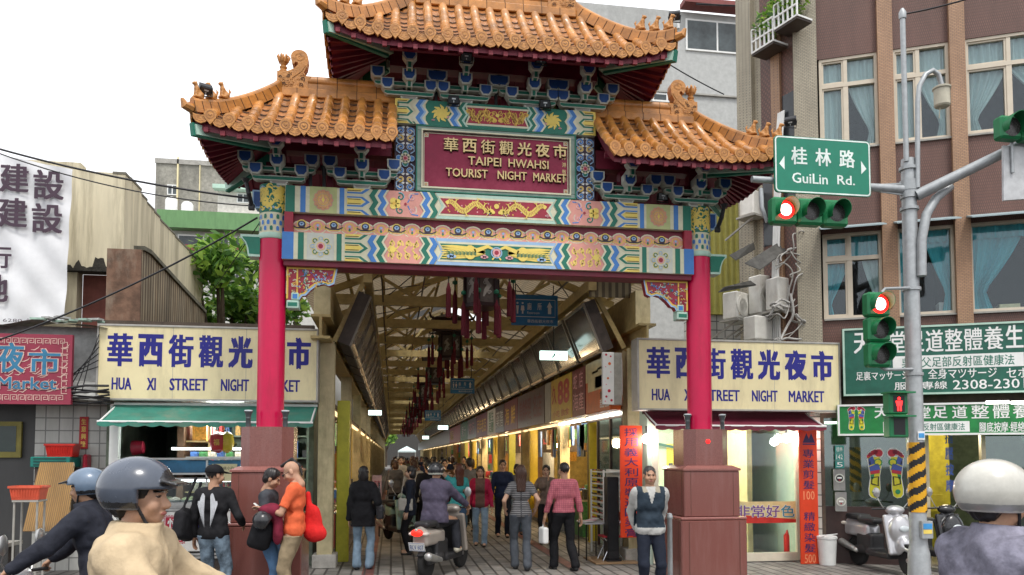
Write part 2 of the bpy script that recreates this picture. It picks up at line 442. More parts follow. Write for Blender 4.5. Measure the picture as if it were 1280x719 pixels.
def solid_object(name, solids, mats, parent=None, pick=None, smooth=True):
 """One mesh object from [(Solid, voxel)] pieces; PICK(points) gives a material index per face."""
 VV, QQ, k = [], [], 0
 for s, h in solids:
  V, Q = s.mesh(h); VV.append(V); QQ.append(Q + k); k += len(V)
 V = np.concatenate(VV); Q = np.concatenate(QQ)
 me = bpy.data.meshes.new(name)
 me.vertices.add(len(V)); me.vertices.foreach_set('co', V.astype(np.float32).ravel())
 me.loops.add(Q.size); me.loops.foreach_set('vertex_index', Q.astype(np.int32).ravel())
 me.polygons.add(len(Q)); me.polygons.foreach_set('loop_start', np.arange(0, Q.size, 4, dtype=np.int32))
 me.update(calc_edges=True)
 if not isinstance(mats, (list, tuple)): mats = [mats]
 for m in mats: me.materials.append(m)
 if pick is not None: me.polygons.foreach_set('material_index', np.asarray(pick(V[Q].mean(1)), dtype=np.int32))
 if smooth: me.polygons.foreach_set('use_smooth', np.ones(len(Q), bool))
 me.update()
 o = bpy.data.objects.new(name, me); COL.objects.link(o)
 if parent is not None: put_under(o, parent)
 return o
# ------------------------------------------------------------------ colours
M = {}
M['tile'] = mat('glazed_orange_tile', (.47, .20, .045), .34, var=.4, scale=3.2, coat=.25, bump=.12, bscale=60, dirt=((.14, .07, .03), .65, (1.6, 1.6, 5)))
M['tile_pan_shaded'] = mat('shaded_pan_glaze', (.34, .135, .035), .4, var=.45, scale=4, coat=.15, dirt=((.08, .045, .022), .75, (3, 3, 6)))  # same glaze as the tubes, darkened for the shade between them, plus grime
M['tile_dk'] = mat('tile_joint', (.07, .035, .018), .8)
M['tile_orn'] = mat('terracotta_ornament', (.50, .225, .06), .5, var=.25, scale=9, bump=.5, bscale=35, dirt=((.2, .09, .04), .6, (8, 8, 8)))
M['maroon'] = mat('maroon_timber', (.16, .012, .03), .5, var=.25, scale=4)
M['maroon_lt'] = mat('maroon_rafter_end', (.20, .018, .032), .5)
M['red'] = mat('red_lacquer', (.55, .0, .06), .36, var=.08, scale=2.0, coat=.08, dirt=((.30, .004, .03), .7, (5, 5, .8)), bump=.08, bscale=9)
M['granite'] = mat('brown_red_granite', (.19, .068, .056), .2, var=.5, scale=150, spec=.5, coat=.15, dirt=((.27, .14, .125), .35, (9, 9, 1.1)), bump=.04)
M['granite_lt'] = mat('granite_ledge', (.25, .10, .085), .22, var=.45, scale=150, coat=.2)
M['cream'] = mat('cream_paint', (.66, .64, .46), .5, var=.08, dirt=((.4, .38, .3), .35, (3, 3, 9)))
M['mint'] = mat('mint_paint', (.42, .60, .50), .5, var=.1)
M['green'] = mat('deep_green_paint', (.012, .16, .105), .5, var=.15)
M['blue'] = mat('beam_blue_paint', (.055, .20, .52), .5, var=.12)
M['dblue'] = mat('dark_blue_paint', (.018, .075, .26), .45, var=.2)
M['lblue'] = mat('pale_blue_paint', (.30, .46, .66), .5, var=.1)
M['gold'] = mat('gold_paint', (.72, .47, .08), .45, var=.12)
M['yellow'] = mat('yellow_paint', (.78, .60, .13), .5, var=.1)
M['pink'] = mat('pink_paint', (.66, .30, .25), .5, var=.1)
M['rose'] = mat('rose_paint', (.70, .36, .38), .5)
M['crimson'] = mat('crimson_paint', (.32, .022, .045), .5, var=.2)
M['khaki'] = mat('sage_paint', (.46, .50, .22), .5, var=.12)
M['silver'] = mat('silver_grey_paint', (.55, .57, .50), .5, var=.1)
M['black'] = mat('black_metal', (.012, .012, .014), .4)
M['white'] = mat('white_paint', (.76, .77, .75), .5, var=.06)
M['grey'] = mat('weathered_grey_paint', (.33, .32, .29), .6, var=.2)
M['dpurple'] = mat('dark_aubergine_paint', (.06, .04, .06), .6)
M['plaque'] = mat('plaque_red', (.25, .008, .045), .55, var=.14, scale=3, dirt=((.36, .06, .11), .5, (3, 3, 3)))
M['gilt'] = mat('gilt_letter', (.80, .60, .27), .35, var=.1)
M['lens'] = mat('lamp_lens', (.55, .6, .62), .15)
GM = {k: v for k, v in M.items()}
XC, GY = 1.38, 10.4
gate = thing('ceremonial_gate', 'tall red pillared ceremonial gate with orange tiled roofs spanning the market entrance', 'gate', (XC, GY, 0))
# ---- plinths and pillars
for sx in (-1, 1):
 px = XC + sx * 2.955
 b = MB()
 b.bx((px - .47, GY - .46, 0), (px + .47, GY + .46, .93), 0, ch=.015)
 b.bx((px - .475, GY - .465, .93), (px + .475, GY + .465, .97), 1, ch=.012)
 b.bx((px - .40, GY - .40, .97), (px + .40, GY + .40, 1.60), 0, ch=.012)
 V = []; F = []
 for z, h in ((1.60, .415), (1.625, .415), (1.67, .325)):
  V += [(px + a * h, GY + c * h, z) for a, c in ((-1, -1), (1, -1), (1, 1), (-1, 1))]
 for r in range(2): F += [(r * 4 + k, r * 4 + (k + 1) % 4, r * 4 + 4 + (k + 1) % 4, r * 4 + 4 + k) for k in range(4)]
 F.append((8, 9, 10, 11)); F.append((3, 2, 1, 0)); b.add(V, F, 1)
 h, c = .325, .13
 oc = [(-h, -h + c), (-h + c, -h), (h - c, -h), (h, -h + c), (h, h - c), (h - c, h), (-h + c, h), (-h, h - c)]
 b.prism(oc, lambda u, v, w: (px + u, GY + v, w), 1.672, 2.17, 0)
 if sx > 0: bl_ = MB(); bl_.lathe([(.0, -.01), (.03, -.008), (.03, .004), (.0, .008)], n=12, M=Matrix.Translation((px - .02, GY - .33, 2.0)) @ Matrix.Rotation(1.5708, 4, 'X')); bl_.build('indicator_lamp', [glow('led_red', (1, .01, .01), 2.0)], gate)
 pl = b.build('plinth', [M['granite'], M['granite_lt']], gate)
 j = MB()
 for (hh, z0, z1) in ((.4725, .0, .93), (.4025, .97, 1.6)):
  for fx in (-.76, .76): j.box((px + fx * hh, GY - hh + .001, (z0 + z1) / 2), (.003, .004, z1 - z0 - .02), 0)
  for fx in (-.76, .76): j.box((px - hh + .001, GY + fx * hh, (z0 + z1) / 2), (.004, .003, z1 - z0 - .02), 0)
 j.build('joint', M['tile_dk'], pl)
 b = MB()
 b.lathe([(.172, 2.17), (.172, 4.655), (.178, 4.66)], (px, GY, 0), 32, 0)
 col = b.build('pillar', [M['red']], gate, smooth=40)
 b = MB()     # painted capital: mint ring, feather band, dragon band
 b.lathe([(.18, 4.64), (.192, 4.655), (.192, 4.70), (.18, 4.715)], (px, GY, 0), 32, 0)
 b.lathe([(.178, 4.71), (.178, 4.98)], (px, GY, 0), 32, 1)
 b.lathe([(.18, 4.98), (.18, 5.36)], (px, GY, 0), 32, 2)
 cm = [M['mint'], M['cream'], M['green']]
 def cyl(th, z, r): return (px + r * math.sin(th), GY - r * math.cos(th), z)
 for row in range(3):
  for k in range(14):
   th = 2 * math.pi * (k + .5 * (row % 2)) / 14; z0 = 4.735 + row * .078
   w = .155; P = [(-w, .03), (-w * .8, .062), (0, .073), (w * .8, .062), (w, .03), (w * .8, -.005), (-w * .8, -.005)]
   for q, (sc, mi, r) in enumerate(((1.0, 1, .181), (.72, 3 if (k + row) % 3 == 0 else 4, .1835))):
    b.add([cyl(th + a * sc, z0 + (c - .03) * (1 if q == 0 else .8) + .03, r) for a, c in P], [tuple(range(len(P)))], mi)
 cm += [M['green'], M['blue']]
 rr = random.Random(3 + sx)
 for th0 in (-.62, .62, 1.9, -1.9):       # coiled dragon, short thick strokes
  def rib(pts, w, mi, r):
   m = len(pts); V = []
   for i in range(m):
    a = Vector(pts[max(i - 1, 0)]); c = Vector(pts[min(i + 1, m - 1)]); t = (c - a).normalized(); nn = Vector((-t.y, t.x)) * w * (1 - .75 * i / (m - 1)) / 2
    p = Vector(pts[i])
    V += [cyl(th0 + (p.x + nn.x) / .18, p.y + nn.y, r), cyl(th0 + (p.x - nn.x) / .18, p.y - nn.y, r)]
   b.add(V, [(2 * i, 2 * i + 1, 2 * i + 3, 2 * i + 2) for i in range(m - 1)], mi)
  for q in range(44):
   a = rr.uniform(0, 6.28); x0, z0 = rr.uniform(-.085, .085), rr.uniform(5.04, 5.31); k = rr.choice((-1, 1)) * rr.uniform(.5, 1.3); l2 = rr.uniform(.02, .035)
   P = [(x0, z0)]
   for e in range(4): P.append((P[-1][0] + l2 * math.cos(a + k * e), P[-1][1] + l2 * math.sin(a + k * e)))
   rib(P, .034, 5, .1818 + .00006 * q)
  rib([(-.10, 5.05), (-.04, 5.02), (.03, 5.045), (.09, 5.02)], .026, 6, .1824)
  rib([(-.09, 5.31), (-.03, 5.33), (.02, 5.31)], .022, 6, .1824)
 cm += [M['yellow'], M['lblue']]
 b.build('capital', cm, gate, smooth=40)
 b = MB(); s = sx
 prof = [(0, 0), (.40, 0), (.40, -.045), (.36, -.06), (.31, -.10), (.27, -.17), (.25, -.26), (.23, -.29), (0, -.29)]
 fn = lambda u, v, w: (px + s * (.15 + u * .62), GY + w, 4.69 + v)
 b.prism(prof, fn, -.10, .10, 0)
 ins = [(.0, -.03), (.36, -.03), (.345, -.05), (.28, -.10), (.235, -.18), (.215, -.255), (0, -.26)]
 b.prism(ins, fn, -.1035, -.099, 1); b.prism(ins, fn, .099, .1035, 1)
 b.build('beam_end', [M['mint'], M['green']], gate)
 b = MB()
 fn = lambda u, v, w: (px + s * (.16 + u), GY + w, 5.05 + v)
 pf = [(0, .24), (.10, .24), (.10, .06), (.06, 0), (0, 0)]
 b.prism(pf, fn, -.08, .08, 0); b.prism([(0, .22), (.08, .22), (.08, .07), (.05, .02), (0, .02)], fn, -.0835, -.079, 1)
 b.build('beam_end', [M['lblue'], M['dblue']], gate)
# ---- painted beams
def tongues(d, u0, u1, h, stripe, tip):
 """Three arrow tongues that end in points, the middle one whole and a half at each edge."""
 L = u1 - u0
 for vc, top, bot in ((h * .5, 1, 1), (0, 1, 0), (h, 0, 1)):
  def tn(hh, x1, pt, c, ly):
   a, b2 = (-hh if bot else 0), (hh if top else 0)
   P = [(u0, vc + a), (u0 + x1 - pt, vc + a)]
   P += [(u0 + x1, vc)] if (top and bot) else ([(u0 + x1, vc)])
   P += [(u0 + x1 - pt, vc + b2), (u0, vc + b2)]
   d.poly(P, c, ly)
  sg = 1
  tn(h * .245, L * 1.0, L * .36, 'cream', 2)
  tn(h * .195, L * .93, L * .30, stripe, 3)
  tn(h * .135, L * .76, L * .20, 'cream', 4)
  tn(h * .115, L * .70, L * .16, 'yellow', 5)
  for q in (-1, 1):
   if (q < 0 and not bot) or (q > 0 and not top): continue
   d.stroke([(u0 + .01, vc + q * h * .085), (u0 + L * .55, vc + q * h * .085)], h * .025, 'black', 6)
def medallion(d, u, v, r, kind):
 if kind == 'flower':
  for k in range(8):
   a = k * math.pi / 4
   d.disc(u + r * .80 * math.cos(a), v + r * .80 * math.sin(a), r * .30, 'yellow', 3, 10)
   d.ring(u + r * .80 * math.cos(a), v + r * .80 * math.sin(a), r * .19, r * .10, 'green' if k % 2 else 'lblue', 4, 10)
   d.disc(u + r * .80 * math.cos(a), v + r * .80 * math.sin(a), r * .12, 'silver', 5, 8)
  d.disc(u, v, r * .66, 'silver', 6); d.disc(u, v, r * .46, 'yellow', 7, 8); d.disc(u, v, r * .38, 'rose', 8); d.disc(u, v, r * .24, 'crimson', 9)
 else:
  for k in range(12):
   a = k * math.pi / 6
   d.disc(u + r * .78 * math.cos(a), v + r * .86 * math.sin(a), r * .26, 'pink', 3, 10)
   d.ring(u + r * .74 * math.cos(a), v + r * .82 * math.sin(a), r * .13, r * .06, 'gold', 6, 8)
  d.disc(u, v, r * .84, 'pink', 5); d.ring(u, v, r * .52, r * .07, 'gold', 6); d.ring(u, v, r * .64, r * .04, 'khaki', 6)
  for k in range(8):
   a = k * math.pi / 4; d.spiral(u + r * .40 * math.cos(a), v + r * .40 * math.sin(a), r * .14, r * .05, 'yellow', 7, 1, a)
  d.poly([(u, v + r * .34), (u + r * .2, v), (u, v - r * .32), (u - r * .2, v)], 'yellow', 8)
def scrollwork(d, u0, u1, v0, v1, c, ly, n=5, seed=1, w=.012):
 r = random.Random(seed); du = (u1 - u0) / n; h = v1 - v0
 for i in range(n):
  uc = u0 + du * (i + .5)
  for q in (-1, 1):
   d.spiral(uc, (v0 + v1) / 2 + q * h * .25, min(du, h * .5) * .42, w, c, ly, 1.2, r.uniform(0, 6), q)
   d.stroke([(uc - du * .5, (v0 + v1) / 2), (uc - du * .2, (v0 + v1) / 2 + q * h * .12), (uc + du * .1, (v0 + v1) / 2 + q * h * .42)], w, c, ly)
def dragon(d, u, v, L, h, sg, c, ly):
 """Long wavy beast running along the panel, head towards SG."""
 N = 26; P = []
 for i in range(N + 1):
  t = i / N; P.append((u + sg * L * (t - .5), v + h * .33 * math.sin(t * 10.5 + .6) * (1 - .25 * t)))
 ws = [h * (.08 + .30 * math.sin(math.pi * min(1, .15 + i / N * .85)) ** .8) for i in range(N + 1)]
 d.stroke(P, ws, c, ly)
 hx, hy = P[-1]
 d.disc(hx + sg * h * .08, hy, h * .2, c, ly + 1, 9); d.disc(hx + sg * h * .24, hy - h * .05, h * .12, c, ly + 2, 8)
 for a in (-.9, -.3, .4, 1.0, 1.7): d.stroke([(hx, hy), (hx - sg * h * .42 * math.cos(a), hy + h * .42 * math.sin(a))], [h * .10, h * .02], c, ly + 3)
 for t in (.2, .45, .72, .88):
  i = int(t * N); x, y = P[i]
  for q in (-1, 1):
   d.stroke([(x, y), (x + sg * h * .12, y + q * h * .28), (x + sg * h * .3, y + q * h * .36)], [h * .1, h * .08, h * .02], c, ly + 3)
   d.stroke([(x + sg * h * .12, y + q * h * .28), (x + sg * h * .02, y + q * h * .42)], [h * .06, h * .015], c, ly + 4)
 for i in range(2, N - 1): x, y = P[i]; d.stroke([(x - sg * .006, y + ws[i] * .34), (x + sg * .008, y), (x - sg * .006, y - ws[i] * .34)], [.003, .007, .003], 'crimson', ly + 2)
 for i in range(2, N, 2):
  x, y = P[i]; d.stroke([(x, y + ws[i] * .3), (x - sg * h * .07, y + ws[i] * .5 + h * .10)], [h * .07, .002], c, ly + 1)
def cloud(d, u, v, s, c, ly):
 for a, b2, r in ((-.5, 0, .5), (.1, .25, .55), (.7, 0, .45), (.1, -.15, .5)): d.disc(u + a * s, v + b2 * s, r * s, c, ly, 9, ry=r * s * .75)
def painted_beam(name, z0, z1, hl, kind):
 h = z1 - z0; Yf = GY - .20
 b = MB(); b.bx((XC - hl, Yf, z0), (XC + hl, GY + .2, z1), 0, ch=.006)
 beam = b.build(name, [M['cream']], gate)
 for side in (0, 1):
  pl = Plane((XC, Yf, z0)) if side == 0 else Plane((XC, GY + .2, z0), (-1, 0, 0))
  d = Decor(pl)
  A, B = ('green', 'blue') if kind == 'upper' else ('blue', 'green')
  for sg in (-1, 1):
   def X(f): return sg * hl * (1 - f)
   def R(f0, f1, c, ly=1): d.rect(min(X(f0), X(f1)), 0, max(X(f0), X(f1)), h, c, ly)
   if kind == 'upper': R(.002, .045, 'green'); R(.07, .094, 'blue'); R(.112, .238, 'khaki'); R(.25, .272, 'blue')
   else: R(.0, .052, 'blue'); R(.072, .098, 'green'); R(.112, .235, 'silver'); R(.247, .27, 'green')
   medallion(d, X(.175), h / 2, h * .36, 'rosette' if kind == 'upper' else 'flower')
   old = d.pl
   o0 = old(X(.285), 0, 0)
   d.pl = (lambda u, v, w, o0=o0, sg=sg, old=old: o0 + old.U * (-sg * u) + old.V * v + old.N * w)
   L = hl * .115; am = h * .15
   stripe = 'blue' if kind == 'upper' else 'green'
   tongues(d, 0, L, h, stripe, 'yellow')
   zw = h * .20
   u = L * .93 + .0
   d.zig(u - am * .2, zw, A, 6, 0, h, am); d.zig(u - am * .2 + zw, zw * .55, 'cream', 6, 0, h, am)
   d.zig(u - am * .2 + zw * 1.55, zw, B, 6, 0, h, am); d.zig(u - am * .2 + zw * 2.55, zw * .4, 'cream', 6, 0, h, am)
   p0 = u - am * .2 + zw * 2.95; p1 = p0 + hl * .165
   for i in range(4):
    va, vb = h * i / 4, h * (i + 1) / 4; e = [am, 0, am, 0, am]; g = [0, am, 0, am, 0]
    d.poly([(p0 + e[i], va), (p1 + g[i], va), (p1 + g[i + 1], vb), (p0 + e[i + 1], vb)], 'pink', 2)
   if kind == 'upper':
    for q in (-1, 1):
     d.spiral(p0 + .20, h / 2 + q * h * .26, h * .15, .016, 'green', 4, 1.1, 2.0, -q); d.spiral(p0 + .205, h / 2 + q * h * .26, h * .19, .012, 'lblue', 3, .8, 2.0, -q)
     d.spiral(p0 + .36, h / 2 + q * h * .25, h * .15, .014, 'rose', 4, 1.2, 1.0, q); d.spiral(p0 + .36, h / 2 + q * h * .25, h * .2, .01, 'cream', 3, .8, 1.0, q)
     d.stroke([(p0 + .30, h / 2 + q * .02), (p0 + .36, h / 2 + q * h * .4), (p0 + .44, h / 2 + q * h * .42)], .016, 'blue', 3)
     d.disc(p0 + .11, h / 2 + q * h * .09, h * .13, 'yellow', 5); d.disc(p0 + .17, h / 2 + q * h * .08, h * .10, 'yellow', 5)
    d.disc(p0 + .12, h / 2, h * .07, 'gold', 6); d.disc(p0 + .27, h / 2, h * .05, 'crimson', 6)
   else:
    scrollwork(d, p0 + .05, p1 + .02, h * .06, h * .94, 'yellow', 3, 4, 5, .017)
    d.disc(p0 + .12, h / 2, h * .12, 'yellow', 4)
   for (off, wd, c) in ((0, zw * .35, 'cream'), (zw * .35, zw, B), (zw * 1.35, zw * .5, 'cream'), (zw * 1.85, zw * .9, A)):
    V, F = [], []
    for i in range(5):
     du = am * (0 if i % 2 == 0 else 1)
     V += [d.pl(p1 + off + du, h * i / 4, d.step * 6), d.pl(p1 + off + wd + du, h * i / 4, d.step * 6)]
    d.add(V, [(2 * i, 2 * i + 1, 2 * i + 3, 2 * i + 2) for i in range(4)], d.k(c))
   d.pl = old
   inner = hl * (1 - .285) - (p1 + zw * 2.75)
  w0 = inner - .02
  def cart(w, v0, v1, n, c, ly):
   d.poly([(-w, v0), (w, v0), (w - n, (v0 + v1) / 2), (w, v1), (-w, v1), (-w + n, (v0 + v1) / 2)], c, ly)
  for (q, e, c, ly) in ((0, 0.0, 'mint' if kind == 'upper' else 'lblue', 2), (.03, .12, 'cream', 3), (.06, .20, 'crimson' if kind == 'upper' else 'green', 4)):
   for sg in (-1, 1):
    w = w0 - q; v0, v1 = h * e, h * (1 - e)
    d.poly([(0, v0), (sg * w, v0), (sg * (w - .08), h / 2), (0, h / 2)], c, ly); d.poly([(0, h / 2), (sg * (w - .08), h / 2), (sg * w, v1), (0, v1)], c, ly)
  if kind == 'upper':
   for sg in (-1, 1): dragon(d, sg * .47 * w0, h * .5, w0 * .72, h * .56, -sg, 'yellow', 6)
   d.disc(0, h * .58, h * .10, 'yellow', 6); cloud(d, -.10, h * .3, .035, 'lblue', 7); cloud(d, .12, h * .27, .04, 'rose', 7); cloud(d, .85 * w0, h * .3, .03, 'rose', 7)
   for q in range(26):
    x, y = rnd.uniform(-.9, .9) * w0, rnd.uniform(.24, .76) * h; d.disc(x, y, .011, 'gold' if q % 2 else 'rose', 5, 6)
  else:
   for sg in (-1, 1):
    for q in range(6):
     y0 = h * (.3 + .4 * rnd.random())
     d.stroke([(sg * .16, h * .52), (sg * .34, h * (.5 + .05 * q - .12)), (sg * .60, h * (.28 + .085 * q)), (sg * w0 * .9, h * (.26 + .09 * q))], [.05, .06, .035, .01], 'yellow', 6 + q % 3)
    d.disc(sg * .36, h * .5, h * .23, 'yellow', 9, ry=h * .27); [d.stroke([(sg * (.28 + .05 * q), h * (.40 + .04 * (e % 3))), (sg * (.33 + .05 * q), h * (.44 + .05 * (e % 3)))], [.012, .004], 'green', 11) for q in range(8) for e in range(3)]; d.stroke([(sg * .3, h * .55), (sg * .12, h * .75), (sg * .02, h * .62)], [.06, .045, .02], 'yellow', 9)
    cloud(d, sg * .17, h * .34, .05, 'rose', 10); cloud(d, sg * .62 * w0 * 1.2, h * .32, .06, 'lblue', 10)
    d.stroke([(0, h * .45), (sg * .06, h * .25)], .02, 'yellow', 9)
   d.disc(0, h * .52, .055, 'rose', 10); d.disc(0, h * .52, .03, 'crimson', 11); d.ring(0, h * .52, .07, .014, 'lblue', 10)
  d.build('painted_pattern', GM, beam)
 return beam
painted_beam('upper_beam', 4.985, 5.335, 2.785, 'upper')
painted_beam('lower_beam', 4.36, 4.72, 2.815, 'lower')
b = MB(); b.bx((XC - 2.78, GY - .12, 4.72), (XC + 2.78, GY + .12, 4.985), 0); b.bx((XC - 2.80, GY - .15, 4.285), (XC + 2.80, GY + .15, 4.36), 0, ch=.006)
b.bx((XC - 2.79, GY - .2, 4.72), (XC - 2.68, GY - .12, 4.985), 1); b.bx((XC + 2.68, GY - .2, 4.72), (XC + 2.79, GY - .12, 4.985), 1)
fz = b.build('frieze', [M['maroon'], M['crimson']], gate)
d = Decor(Plane((XC, GY - .12, 4.725)))
d.rect(-2.68, 0, 2.68, .10, 'pink', 1)
n = 26
for i in range(n):
 u = -2.68 + 5.36 * (i + .5) / n; big = i % 2
 d.disc(u, .10, .12, 'cream', 2, 16, ry=.10 if big else .075); d.disc(u, .098, .106, 'pink', 3, 16, ry=.085 if big else .06)
 if big:
  d.ring(u, .10, .055, .014, 'gold', 4, 12); d.disc(u, .115, .018, 'lblue', 5, 8); d.disc(u, .07, .014, 'green', 5, 8, ry=.022)
  for q in (-1, 1): d.spiral(u + q * .085, .085, .035, .009, 'gold', 4, 1.2, 0, q)
 else:
  P = [(-.10, .10), (-.05, .065), (.05, .065), (.10, .10), (.05, .095), (.055, .155), (0, .18), (-.055, .155), (-.05, .095)]
  d.stroke([(u + a * 1.05, c) for a, c in ((-.12, .10), (-.06, .07), (.06, .07), (.12, .10))], .034, 'yellow', 4); d.stroke([(u + a, c) for a, c in ((-.115, .10), (-.06, .072), (.06, .072), (.115, .10))], .02, 'dpurple', 5)
  d.disc(u, .125, .064, 'yellow', 4, 10, ry=.062); d.disc(u, .122, .052, 'dpurple', 5, 10, ry=.05); d.disc(u, .128, .034, 'lblue', 6, 6, ry=.028); d.poly([(u - .02, .138), (u + .02, .138), (u, .112)], 'dblue', 7)
d.build('painted_pattern', GM, fz)
# ---- carved spandrels in the corners below the beam
for sx in (-1, 1):
 px = XC + sx * 2.955
 fn = lambda u, v, w: (px - sx * (.19 + u), GY + w, 4.285 - v)
 prof = [(0, 0), (.64, 0), (.60, .20), (.545, .225), (.47, .20), (.38, .225), (.30, .29), (.24, .36), (.19, .37), (.16, .42), (.12, .43), (.11, .50), (0, .50)]
 b = MB(); b.prism(prof, fn, -.07, .07, 0)
 sp = b.build('spandrel', [M['crimson']], gate)
 d = Decor(lambda u, v, w: Vector(fn(u, v, -.07 - w)))
 d.stroke(prof[1:-1], .028, 'lblue', 2); d.stroke([(u - .012, v - .018) for u, v in prof[1:-2]], .020, 'gold', 3)
 d.stroke([(.01, 0), (.01, .42)], .025, 'gold', 3); d.stroke([(.135, 0), (.135, .38)], .022, 'gold', 3); d.stroke([(0, .012), (.62, .012)], .025, 'gold', 4)
 r = random.Random(11 + sx)
 for q in range(150):
  u = r.uniform(.03, .58); v = r.uniform(.04, .36)
  if v > .30 - (u - .1) * .35 + .05 or (u < .15 and u > .115): continue
  a = r.uniform(0, 6.28); l2 = r.uniform(.015, .035)
  c = r.choice(['green', 'blue', 'lblue', 'cream', 'green', 'blue', 'gold', 'mint']) if u > .15 else r.choice(['gold', 'cream', 'crimson', 'silver'])
  d.stroke([(u, v), (u + l2 * math.cos(a), v + l2 * math.sin(a)), (u + l2 * 1.5 * math.cos(a + .8), v + l2 * 1.5 * math.sin(a + .8))], [.014, .011, .003], c, 2 + q % 6)
 d.build('carving', GM, sp)
 b = MB(); b.bx((px - sx * .19 - (0 if sx < 0 else .16), GY - .085, 3.735), (px - sx * .19 + (.16 if sx < 0 else 0), GY + .085, 3.845), 0, ch=.01)
 b.bx((px - sx * .30 - .05, GY - .09, 3.845), (px - sx * .30 + .05, GY + .09, 3.945), 0, ch=.01)
 x0 = px - sx * .27; b.bx((x0 - .06, GY - .089, 3.765), (x0 + .06, GY - .084, 3.815), 1); b.bx((px - sx * .30 - .03, GY - .094, 3.865), (px - sx * .30 + .03, GY - .089, 3.925), 2)
 b.build('corbel', [M['mint'], M['green'], M['blue']], sp)
# ---- name board with its side panels
CX = XC + .01
zb0, zb1 = 5.345, 6.255
for sg in (-1, 1):
 b = MB(); b.bx((CX + sg * 1.243 - .142, GY - .14, zb0 - .008), (CX + sg * 1.243 + .142, GY + .14, zb1), 0); sd = b.build('side_panel', [M['dpurple']], gate)
 d = Decor(Plane((CX + sg * 1.243, GY - .14, (zb0 + zb1) / 2)))
 for q in (-1, 1):
  for e in (-1, 1):
   for j, (v, c1, c2) in enumerate(((.38, 'lblue', 'white'), (.275, 'gold', 'mint'), (.155, 'lblue', 'silver'))):
    d.spiral(e * .062, q * v, .05, .030, 'white', 2 + j, 1.0, 0 if e > 0 else math.pi, q * e, tail=[(e * .012, q * (v + .06)), (e * .03, q * (v + .055))])
    d.spiral(e * .062, q * v, .05, .017, 'blue' if c1 == 'lblue' else 'gold', 6 + j, 1.0, 0 if e > 0 else math.pi, q * e)
    d.stroke([(e * .115, q * (v + .02)), (e * .118, q * (v - .05)), (e * .07, q * (v - .085))], .014, 'lblue', 9)
 for k in range(4):
  a = k * math.pi / 2; d.disc(.085 * math.cos(a), .075 * math.sin(a), .038, 'blue' if k % 2 == 0 else 'green', 10, 8); d.ring(.085 * math.cos(a), .075 * math.sin(a), .038, .01, 'lblue', 11, 8)
 for k in range(8): d.disc(.045 * math.cos(k * .785), .045 * math.sin(k * .785), .03, 'cream', 12, 9)
 d.disc(0, 0, .035, 'rose', 13); d.disc(0, 0, .022, 'crimson', 14)
 d.build('painted_pattern', GM, sd)
fr = MB()
for (u0, v0, u1, v1) in ((-1.10, 0, 1.10, .07), (-1.10, .84, 1.10, .91), (-1.10, .07, -1.01, .84), (1.01, .07, 1.10, .84)):
 fr.bx((CX + u0, GY - .20, zb0 + v0), (CX + u1, GY + .10, zb0 + v1), 0, ch=.006)
for (u0, v0, u1, v1) in ((-1.03, .05, 1.03, .07), (-1.03, .84, 1.03, .86), (-1.03, .07, -1.01, .84), (1.01, .07, 1.03, .84)):
 fr.bx((CX + u0, GY - .215, zb0 + v0), (CX + u1, GY - .203, zb0 + v1), 1)
for (u0, v0, u1, v1) in ((-1.10, -.002, 1.10, .014), (-1.10, .896, 1.10, .912), (-1.103, .014, -1.085, .896), (1.085, .014, 1.103, .896)):
 fr.bx((CX + u0, GY - .212, zb0 + v0), (CX + u1, GY - .203, zb0 + v1), 2)
board = MB(); board.bx((CX - 1.01, GY - .16, zb0 + .07), (CX + 1.01, GY + .08, zb0 + .84), 0)
brd = board.build('name_board', [M['plaque']], gate)
fr.build('frame', [mat('frame_grey_green', (.22, .30, .25), .45, var=.2), M['cream'], M['green']], brd)
d = Decor(Plane((CX, GY - .16, zb0)))
for (a, b2) in (((-.995, .085), (.995, .085)), ((-.995, .825), (.995, .825)), ((-.995, .085), (-.995, .825)), ((.995, .085), (.995, .825))): d.stroke([a, b2], .012, 'cream', 1)
for sx in (-1, 1):
 for v in (.115, .795): d.rect(sx * .965 - .03, v - .03, sx * .965 + .03, v + .03, 'cream', 2); d.rect(sx * .965 - .018, v - .018, sx * .965 + .018, v + .018, 'plaque', 3); d.ring(sx * .965, v, .012, .008, 'gilt', 4, 8)
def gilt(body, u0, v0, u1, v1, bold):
 d.text(body, u0 + .004, v0 - .009, u1 + .008, v1 - .006, 'tile_dk', 2, bold, .012); d.text(body, u0, v0, u1, v1, 'gilt', 8, bold, .02)  # dark copy set low behind each letter: its outline and painted shadow
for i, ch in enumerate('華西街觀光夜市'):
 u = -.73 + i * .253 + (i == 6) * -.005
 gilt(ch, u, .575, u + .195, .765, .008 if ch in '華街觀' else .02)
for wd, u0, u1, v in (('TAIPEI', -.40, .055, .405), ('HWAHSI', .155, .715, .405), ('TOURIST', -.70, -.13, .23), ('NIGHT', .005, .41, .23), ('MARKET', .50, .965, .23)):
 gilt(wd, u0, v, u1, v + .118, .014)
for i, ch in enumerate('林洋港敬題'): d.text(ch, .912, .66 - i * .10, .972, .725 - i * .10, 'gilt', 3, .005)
d.build('lettering', GM, brd)
